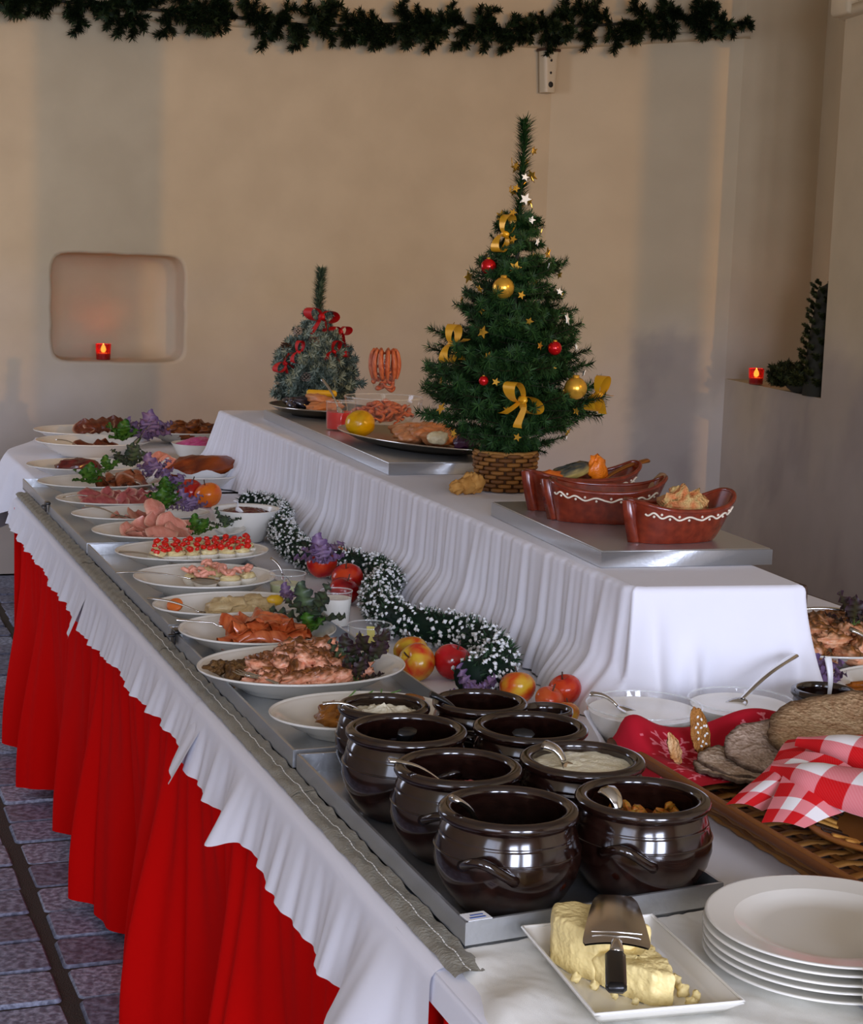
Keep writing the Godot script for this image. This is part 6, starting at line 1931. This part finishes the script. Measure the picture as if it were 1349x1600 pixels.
func build_trees() -> void:
	build_tier_things()
	# the big tree in its basket
	var at := Vector3(1.035, TH + 0.001, -2.09)
	var t := thing("christmas_tree", "dark green artificial Christmas tree in a small woven basket, hung with gold ornaments", "christmas tree", at)
	var g0 := lc(14, 36, 16)
	var g1 := lc(50, 80, 36)
	var br := []
	for k in 4:
		br.append(needle_branch(0.2, 330, 0.024, g0, g1, 50 + k, 6))
	part(t, "trunk", MB.new().tube([Vector3(0, 0.02, 0), Vector3(0.006, 0.4, 0), Vector3(0.018, 0.84, 0)], [0.009, 0.007, 0.002], 8), M.wire)
	var prof := [Vector2(0.09, 0.09), Vector2(0.13, 0.15), Vector2(0.18, 0.20), Vector2(0.25, 0.185), Vector2(0.35, 0.15), Vector2(0.44, 0.115), Vector2(0.50, 0.105), Vector2(0.54, 0.07), Vector2(0.60, 0.045), Vector2(0.66, 0.03)]
	var y := 0.10
	var k := 0
	while y < 0.66:
		var n := int(clampf(10.0 * profile_at(prof, y) / 0.2 + 1.0, 4, 10))
		for i in n:
			var a := TAU * i / n + k * 0.9 + rf(-0.15, 0.15)
			var yy := y + rf(-0.012, 0.012)
			var l := profile_at(prof, yy) * rf(0.72, 1.10)
			var s := l / 0.2
			var b := Basis(Vector3.UP, a) * Basis(Vector3(0, 0, 1), 0.16 + 0.25 * yy + rf(-0.12, 0.12)) * Basis.from_scale(Vector3(s, lerpf(s, 1.0, 0.65), lerpf(s, 1.0, 0.6)))
			part(t, "branch", br[rng.randi() % 4], M.needles, Transform3D(b, Vector3(0.015 * yy, yy, 0)))
		y += 0.036
		k += 1
	# leader: an upright tinsel stem
	var lead := needle_branch(0.26, 1100, 0.036, g0, g1, 77, 0, 0.0011, 0.0)
	part(t, "leader", lead, M.needles, Transform3D(Basis(Vector3(0, 0, 1), PI * 0.5 - 0.04), Vector3(0.008, 0.60, 0)))
	part(t, "leader", needle_branch(0.06, 260, 0.024, g0, g1, 78, 0), M.needles, Transform3D(Basis(Vector3(0, 0, 1), PI * 0.5 + 0.2), Vector3(0.017, 0.80, 0)))
	# basket: woven strips round uprights
	var hgt := 0.092
	for j in 9:
		for s in 24:
			var a0 := TAU * s / 24.0
			var mb := MB.new()
			mb.col = [lc(150, 100, 44), lc(186, 134, 66), lc(120, 76, 34), lc(206, 160, 90)][(s * 7 + j * 3) % 4]
			if (s + j) % 2 == 0:
				var r := 0.064 + 0.009 * j / 8.0
				var p := []
				for e in 5:
					var a := a0 + TAU / 24.0 * (e / 4.0 * 1.5 - 0.25)
					p.append(Vector3(cos(a), 0, sin(a)) * (r + 0.0035 * sin(e / 4.0 * PI)) + Vector3.UP * (0.006 + hgt * j / 9.0))
				part(t, "weave_strand", mb.tube(p, 0.0056, 6, 0.9), M.weave)
	var wall := MB.new()
	wall.col = lc(92, 58, 26)
	part(t, "basket_wall", wall.lathe([Vector2(0, 0.002), Vector2(0.061, 0.002), Vector2(0.070, hgt), Vector2(0.066, hgt), Vector2(0.058, 0.006), Vector2(0, 0.006)], 40), M.weave)
	wall = MB.new()
	wall.col = lc(176, 124, 60)
	part(t, "basket_rim", wall.tube(ring_path(0.0715, hgt, 48), 0.0055, 8, 1.0, false), M.weave)
	part(t, "soil", MB.new().lathe([Vector2(0.064, 0.075), Vector2(0.03, 0.08), Vector2(0, 0.08)], 24), M.wire)
	# ornaments, hung on the branches: toward the camera is about (-0.35, 0, 0.94)
	var ball := func(label: String, p: Vector3, r: float, m: Material) -> void:
		var b := thing("bauble", label, "ornament", at + p, 0.0, "baubles on the big tree")
		part(b, "ball", MB.new().blob(Vector3.ZERO, Vector3.ONE * r, 0.0, 1.0, 0.0, 24, 16), m)
		part(b, "cap", MB.new().lathe([Vector2(0, r * 1.15), Vector2(r * 0.28, r * 1.15), Vector2(r * 0.3, r * 0.93)], 14), M.gold)
		part(b, "hook", MB.new().tube([Vector3(0, r * 1.1, 0), Vector3(0.002, r * 1.5, 0), Vector3(0.0, r * 1.9, -0.006)], 0.0008, 5), M.wire)
	ball.call("gold bauble high on the big tree, just under the red one", Vector3(-0.062, 0.478, 0.095), 0.025, M.gold)
	ball.call("gold bauble low on the right of the big tree", Vector3(0.082, 0.258, 0.198), 0.026, M.gold)
	ball.call("red bauble high on the big tree's left outline", Vector3(-0.074, 0.525, 0.03), 0.018, M.red_ball)
	ball.call("red bauble at the middle right of the big tree", Vector3(0.044, 0.346, 0.158), 0.016, M.red_ball)
	ball.call("small red bauble at the lower left of the big tree", Vector3(-0.125, 0.270, 0.150), 0.011, M.red_ball)
	var bow := func(label: String, p: Vector3, s: float, turn: float, roll: float, m: Material, grp: String) -> void:
		var b := thing("ribbon_bow", label, "ribbon", at + p if grp.begins_with("gold") else p, 0.0, grp)
		var bb := Transform3D(Basis.from_euler(Vector3(0, turn, roll)), Vector3.ZERO)
		for sg in [-1, 1]:
			var lf := func(u: float, v: float) -> Vector3:
				var a := u * TAU
				return Vector3(sg * (0.5 - 0.5 * cos(a)) * s, sin(a) * s * 0.34 + s * 0.12 * (0.5 - 0.5 * cos(a)), (v - 0.5) * s * 0.75 * (0.35 + 0.65 * (0.5 - 0.5 * cos(a))))
			part(b, "loop", MB.new().grid(20, 6, lf), m, bb)
			var tl := func(u: float, v: float) -> Vector3:
				return Vector3(sg * s * 0.55 * u, -s * 1.0 * u + 0.1 * s * sin(u * 6.0), (v - 0.5) * s * 0.55 * (0.4 + 0.6 * u) + 0.1 * s * sin(u * 5.0))
			part(b, "tail", MB.new().grid(10, 4, tl), m, bb)
		part(b, "knot", MB.new().blob(Vector3.ZERO, Vector3(0.16, 0.2, 0.26) * s, 0.1), m, bb)
	var gg := "gold foil bows on the big tree"
	bow.call("gold foil bow near the top of the big tree, left of its stem", Vector3(-0.036, 0.60, 0.03), 0.046, 0.3, 1.2, M.gold_foil, gg)
	bow.call("gold foil bow on the left outline of the big tree, at mid height", Vector3(-0.158, 0.345, 0.03), 0.046, 0.4, 1.3, M.gold_foil, gg)
	bow.call("gold foil bow low at the front centre of the big tree", Vector3(-0.055, 0.232, 0.213), 0.054, 0.35, -0.6, M.gold_foil, gg)
	bow.call("gold foil bow at the lower right tip of the big tree", Vector3(0.178, 0.238, 0.12), 0.046, 0.5, 1.0, M.gold_foil, gg)
	# a string of little gold stars
	var sg := thing("star_garland", "string of tiny gold stars wound round the big tree", "garland", at)
	var star := MB.new()
	var sp := []
	for e in 10:
		sp.append(Vector2.from_angle(TAU * e / 10.0) * (0.0105 if e % 2 == 0 else 0.0047))
	star.slab(sp, -0.0008, 0.0008, 0.0003)
	var sm := star.mesh()
	var wp := []
	for e in 84:
		var yy := 0.13 + 0.66 * e / 83.0
		var r := profile_at(prof, yy) * 0.92 + 0.012
		if yy > 0.66:
			r = 0.022
		var a := e * 0.92
		var p := Vector3(cos(a) * r + 0.02 * yy, yy + 0.012 * sin(e * 1.7), sin(a) * r)
		wp.append(p)
		part(sg, "star", sm, M.gold if e % 7 else M.tiny_light, tf(p + Vector3(cos(a), 0, sin(a)) * 0.004, PI * 0.5 + rf(-0.5, 0.5), PI * 0.5 - a + rf(-0.6, 0.6), 0, Vector3.ONE * (1.0 if e % 5 else 1.5)))
	part(sg, "wire", MB.new().tube(wp, 0.0004, 4), M.wire)
	# the small frosted tree at the far end
	var a2 := Vector3(1.15, TH + 0.001, -4.06)
	t = thing("christmas_tree", "small frosted Christmas tree with red bows at the tier's far end", "christmas tree", a2)
	var f0 := lc(50, 66, 52)
	var f1 := lc(150, 166, 152)
	var fb := []
	for e in 3:
		fb.append(needle_branch(0.13, 360, 0.026, f0, f1, 90 + e, 6, 0.0022))
	part(t, "trunk", MB.new().tube([Vector3(0, 0, 0), Vector3(0.005, 0.46, 0)], [0.008, 0.003], 8), M.wire)
	part(t, "stand", MB.new().lathe([Vector2(0, 0), Vector2(0.05, 0), Vector2(0.05, 0.02), Vector2(0.02, 0.035), Vector2(0, 0.035)], 24), M.dark_wood)
	var pr2 := [Vector2(0.04, 0.125), Vector2(0.10, 0.14), Vector2(0.18, 0.118), Vector2(0.25, 0.078), Vector2(0.30, 0.042), Vector2(0.36, 0.034)]
	y = 0.05
	k = 0
	while y < 0.36:
		var n := int(clampf(9.0 * profile_at(pr2, y) / 0.13 + 1.0, 4, 9))
		for i in n:
			var a := TAU * i / n + k * 0.8
			var s := profile_at(pr2, y) / 0.13 * rf(0.85, 1.08)
			var b := Basis(Vector3.UP, a) * Basis(Vector3(0, 0, 1), 0.25 + rf(-0.1, 0.15)) * Basis.from_scale(Vector3(s, lerpf(s, 1.0, 0.7), lerpf(s, 1.0, 0.7)))
			part(t, "branch", fb[rng.randi() % 3], M.needles, Transform3D(b, Vector3(0, y, 0)))
		y += 0.036
		k += 1
	part(t, "leader", needle_branch(0.14, 900, 0.038, f0, lc(112, 132, 100), 99, 0, 0.0016, 0.0), M.needles, Transform3D(Basis(Vector3(0, 0, 1), PI * 0.5 - 0.06), Vector3(0.002, 0.35, 0)))
	var rg := "red bows on the small frosted tree"
	bow.call("red bow near the top of the small frosted tree, left wing wide", a2 + Vector3(0.0, 0.335, 0.048), 0.062, 0.35, -0.15, M.red_ribbon, rg)
	bow.call("red bow at the upper right outline of the small frosted tree", a2 + Vector3(0.075, 0.285, 0.03), 0.044, 0.5, 0.0, M.red_ribbon, rg)
	bow.call("red bow at the lower left outline of the small frosted tree", a2 + Vector3(-0.125, 0.175, 0.05), 0.046, 0.3, 0.7, M.red_ribbon, rg)
	bow.call("red bow left of the middle of the small frosted tree", a2 + Vector3(-0.088, 0.215, 0.08), 0.040, 0.3, 1.2, M.red_ribbon, rg)
	bow.call("red bow right of the middle of the small frosted tree", a2 + Vector3(0.030, 0.220, 0.105), 0.040, 0.3, 1.0, M.red_ribbon, rg)
	bow.call("thin red bow at the right outline of the small frosted tree", a2 + Vector3(0.090, 0.215, 0.05), 0.034, 1.0, 0.4, M.red_ribbon, rg)
	var cone := func(label: String, p: Vector3, s: float, light: float) -> void:
		var c := thing("pine_cone", label, "pine cone", p, 0.0, "pine cones on the small tree")
		part(c, "core", MB.new().blob(Vector3.ZERO, Vector3(0.5, 0.7, 0.5) * s, 0.05), M.wire)
		for j in 5:
			for i in 7:
				var a := TAU * i / 7.0 + j * 0.45
				var yy := (j - 2) * 0.28 * s
				var rr := s * (0.72 - 0.10 * absf(j - 1.6))
				var mb := MB.new()
				mb.col = lc(78, 52, 34).lerp(lc(214, 200, 184), light)
				part(c, "scale", mb.blob(Vector3.ZERO, Vector3(0.26, 0.09, 0.2) * s, 0.1), M.dry, tf(Vector3(cos(a) * rr, yy, -sin(a) * rr), 0, a, 0.4))
	cone.call("brown pine cone at the middle of the small frosted tree", a2 + Vector3(-0.035, 0.252, 0.085), 0.024, 0.2)
	cone.call("dark pine cone at the left outline of the small frosted tree", a2 + Vector3(-0.118, 0.228, 0.03), 0.024, 0.0)
	cone.call("white-dusted pine cone at the upper left of the small frosted tree", a2 + Vector3(-0.08, 0.285, 0.04), 0.018, 0.8)
	cone.call("pale brown pine cone low on the small frosted tree", a2 + Vector3(-0.068, 0.135, 0.11), 0.022, 0.5)

func build_garlands() -> void:
	# wall garland along the ledge
	var c0 := lc(18, 30, 18)
	var c1 := lc(46, 58, 30)
	var t := thing("pine_garland", "dark green pine garland lying along the wall ledge near the ceiling", "garland", Vector3.ZERO)
	var way := [Vector3(0.05, 2.63, -6.44), Vector3(0.36, 2.63, -6.43), Vector3(0.70, 2.615, -6.43), Vector3(1.06, 2.615, -6.43), Vector3(1.46, 2.61, -6.43), Vector3(1.80, 2.60, -6.43), Vector3(2.15, 2.635, -6.43), Vector3(2.48, 2.67, -6.43), Vector3(2.82, 2.655, -6.43), Vector3(3.04, 2.69, -6.44), Vector3(3.30, 2.705, -6.27), Vector3(3.52, 2.735, -6.10), Vector3(3.70, 2.71, -5.96), Vector3(3.79, 2.70, -5.90)]
	var cv := Curve3D.new()
	for p in way:
		cv.add_point(p)
	part(t, "rope", MB.new().tube(way, 0.008, 6), M.wire)
	var sp := []
	for k in 4:
		sp.append(needle_branch(0.11, 210, 0.034, c0, c1, 120 + k, 3, 0.003))
	var L := cv.get_baked_length()
	for k in 168:
		var p := cv.sample_baked(L * (k + rf(0, 1)) / 168.0)
		var out := Vector3(0, 0, 1) if p.x < 3.0 else Vector3(-0.61, 0, 0.79)
		var along := Vector3(1, 0, 0) if p.x < 3.0 else Vector3(0.79, 0, 0.61)
		var d := (along * rf(-1.0, 1.0) + Vector3.UP * rf(-1.0, 0.75) + out * rf(0.0, 0.45)).normalized()
		if k % 9 == 0:
			d = (Vector3.DOWN + along * rf(-0.5, 0.5)).normalized()
		var side := d.cross(out).normalized()
		var b := Basis(d, side.cross(d), side).orthonormalized()
		part(t, "sprig", sp[rng.randi() % 4], M.needles, Transform3D(b.scaled(Vector3.ONE * rf(0.75, 1.15)), p + out * 0.045))
	# flecked garland snaking along the table
	t = thing("flecked_garland", "dark green tinsel garland flecked with white, snaking between the dishes and the tier", "garland", Vector3.ZERO)
	cv = Curve3D.new()
	var w2 := [Vector2(0.69, -3.22), Vector2(0.745, -3.14), Vector2(0.735, -3.0), Vector2(0.685, -2.82), Vector2(0.645, -2.62), Vector2(0.62, -2.44), Vector2(0.625, -2.27), Vector2(0.68, -2.19), Vector2(0.722, -2.09), Vector2(0.705, -1.96), Vector2(0.635, -1.83), Vector2(0.592, -1.70), Vector2(0.585, -1.55), Vector2(0.625, -1.465), Vector2(0.672, -1.42), Vector2(0.682, -1.31), Vector2(0.658, -1.19), Vector2(0.605, -1.095), Vector2(0.54, -1.06)]
	for k in w2.size():
		var q: Vector2 = w2[k]
		var a: Vector2 = w2[maxi(k - 1, 0)]
		var b: Vector2 = w2[mini(k + 1, w2.size() - 1)]
		var tg := (b - a) * 0.18
		cv.add_point(Vector3(q.x, TT + 0.046, q.y), Vector3(-tg.x, 0, -tg.y), Vector3(tg.x, 0, tg.y))
	var core := []
	L = cv.get_baked_length()
	for k in 121:
		core.append(cv.sample_baked(L * k / 120.0))
	var cm := MB.new()
	cm.col = lc(20, 34, 22)
	part(t, "core", cm.tube(core, 0.030, 10), M.needles)
	var tin := MB.new()
	var wf := MB.new()
	for k in 6800:
		var s := L * rng.randf()
		var p := cv.sample_baked(s)
		var tg := (cv.sample_baked(minf(s + 0.01, L)) - cv.sample_baked(maxf(s - 0.01, 0.0))).normalized()
		var side := tg.cross(Vector3.UP).normalized()
		var a := rng.randf() * TAU
		var o := side * cos(a) + Vector3.UP * sin(a)
		var r := 0.040 * rf(0.72, 1.06)
		var q := p + o * r
		if q.y < TT + 0.006:
			continue
		if k % 12 < 8:
			var w := tg.rotated(o, rf(0, PI)) * 0.0028
			tin.col = lc(18, 40, 24).lerp(lc(60, 84, 58), rng.randf())
			var i0 := tin.p(p + o * 0.026 - w)
			var i1 := tin.p(p + o * 0.026 + w)
			var i2 := tin.p(q + o * 0.005 + tg * rf(-0.01, 0.01))
			tin.tri(i0, i1, i2)
		else:
			wf.col = lc(236, 238, 236)
			var m := tg.rotated(o, rf(0, PI))
			var n := o.cross(m)
			var s1 := rf(0.0036, 0.0062)
			var e := [wf.p(q + m * s1), wf.p(q + n * s1), wf.p(q - m * s1), wf.p(q - n * s1), wf.p(q + o * s1 * 0.9), wf.p(q - o * s1 * 0.5)]
			for j in 4:
				wf.tri(e[j], e[(j + 1) % 4], e[4])
				wf.tri(e[(j + 1) % 4], e[j], e[5])
	var tp := part(t, "tinsel", tin, M.needles)
	tp.set_meta("kind", "stuff")
	var fp := part(t, "white_fleck", wf, M.dry)
	fp.set_meta("kind", "stuff")
	M.dry.resource_name = "dry"

func candle(label: String, at: Vector3, energy: float) -> void:
	var t := thing("candle_glass", label, "candle", at, 0.0, "red glass candle holders in the niches")
	part(t, "glass", MB.new().lathe([Vector2(0, 0.002), Vector2(0.030, 0.002), Vector2(0.033, 0.006), Vector2(0.037, 0.078), Vector2(0.037, 0.078), Vector2(0.034, 0.078), Vector2(0.030, 0.010), Vector2(0, 0.010)], 32), M.candle_red)
	part(t, "wax", MB.new().lathe([Vector2(0, 0.011), Vector2(0.027, 0.011), Vector2(0.028, 0.034), Vector2(0.028, 0.034), Vector2(0, 0.035)], 24), M.wax)
	part(t, "flame", MB.new().lathe([Vector2(0.0, 0.036), Vector2(0.010, 0.042), Vector2(0.0135, 0.052), Vector2(0.009, 0.066), Vector2(0.0, 0.080)], 14), M.flame)
	var l := OmniLight3D.new()
	l.name = "candle_light"
	l.light_color = Color(1.0, 0.45, 0.15)
	l.light_energy = energy
	l.light_size = 0.008
	l.omni_range = 6.0
	l.omni_attenuation = 2.0
	l.shadow_enabled = true
	l.position = at + Vector3(0, 0.052, 0)
	add_child(l)

func build_small() -> void:
	candle("red glass candle glowing in the end wall's rounded niche", Vector3(0.852, 1.0, -6.60), 0.005)
	candle("red glass candle glowing on the sill of the tall right niche", Vector3(3.76, 0.986, -5.50), 0.005)
	# motion sensor on the corner
	var t := thing("motion_sensor", "cream tapered sensor box fixed in the wall corner under the garland", "sensor", Vector3(3.03, 2.47, -6.44), 0.15)
	var f := func(u: float, v: float) -> Vector3:
		var a := u * TAU
		var d := Vector2(cos(a), sin(a))
		var k := 1.0 / pow(pow(absf(d.x), 5.0) + pow(absf(d.y), 5.0), 0.2)
		var w := lerpf(0.030, 0.044, v)
		return Vector3(d.x * k * w, (v - 0.5) * 0.20, -d.y * k * 0.035)
	var mb := MB.new()
	mb.grid(40, 10, f, true)
	for e in [0.0, 1.0]:
		mb.grid(40, 1, func(u, v): return f.call(u, e) * Vector3(v if e > 0.5 else 1.0 - v, 1, v if e > 0.5 else 1.0 - v) if e < 0.5 else f.call(u, 1.0) * Vector3(1.0 - v, 1, 1.0 - v), true)
	part(t, "housing", mb, M.device)
	part(t, "lens", MB.new().blob(Vector3(-0.002, -0.062, 0.030), Vector3(0.017, 0.017, 0.010), 0.0), M.pinhole)
	for e in [0.055, -0.005]:
		part(t, "screw_hole", MB.new().blob(Vector3(-0.004, e, 0.034), Vector3(0.007, 0.007, 0.004), 0.0), M.pinhole)
	part(t, "bracket", MB.new().box(Vector3(0, 0.107, 0), Vector3(0.10, 0.014, 0.075), 0.003), M.dark_wood)
	# evergreen cone and wreath on the sill
	var dk := lc(26, 32, 20)
	var lt := lc(66, 70, 34)
	var sp := []
	for k in 3:
		sp.append(needle_branch(0.09, 190, 0.028, dk, lt, 200 + k, 3, 0.0025))
	var c := Vector3(3.715, 0.986, -4.86)
	t = thing("evergreen_cone", "narrow dark evergreen cone tree standing on the tall niche's sill", "evergreen", c)
	part(t, "core", MB.new().lathe([Vector2(0, 0.0), Vector2(0.09, 0.0), Vector2(0.08, 0.2), Vector2(0.05, 0.46), Vector2(0, 0.50)], 20), M.wire)
	for k in 84:
		var y := 0.04 + 0.44 * k / 83.0
		var a := k * 2.4
		var r := lerpf(0.085, 0.045, k / 83.0)
		var b := Basis(Vector3.UP, -a) * Basis(Vector3(0, 0, 1), 0.7)
		part(t, "sprig", sp[k % 3], M.needles, Transform3D(b.scaled(Vector3.ONE * lerpf(0.55, 0.4, k / 83.0)), c * 0.0 + Vector3(cos(a) * r, y, sin(a) * r)))
	t = thing("evergreen_wreath", "low dark evergreen sprigs lying on the sill between candle and cone tree", "evergreen", Vector3(3.715, 0.986, -5.0))
	part(t, "core", MB.new().blob(Vector3(0, 0.03, 0), Vector3(0.07, 0.035, 0.12), 0.1), M.wire)
	for k in 56:
		var a := k * 2.4
		var r := 0.10 * sqrt(k / 56.0)
		var b := Basis(Vector3.UP, -a + rf(-0.4, 0.4)) * Basis(Vector3(0, 0, 1), rf(0.1, 0.9))
		part(t, "sprig", sp[k % 3], M.needles, Transform3D(b.scaled(Vector3.ONE * 0.9), Vector3(cos(a) * r * 0.7, 0.02 + rf(0, 0.05), sin(a) * r * 1.5)))
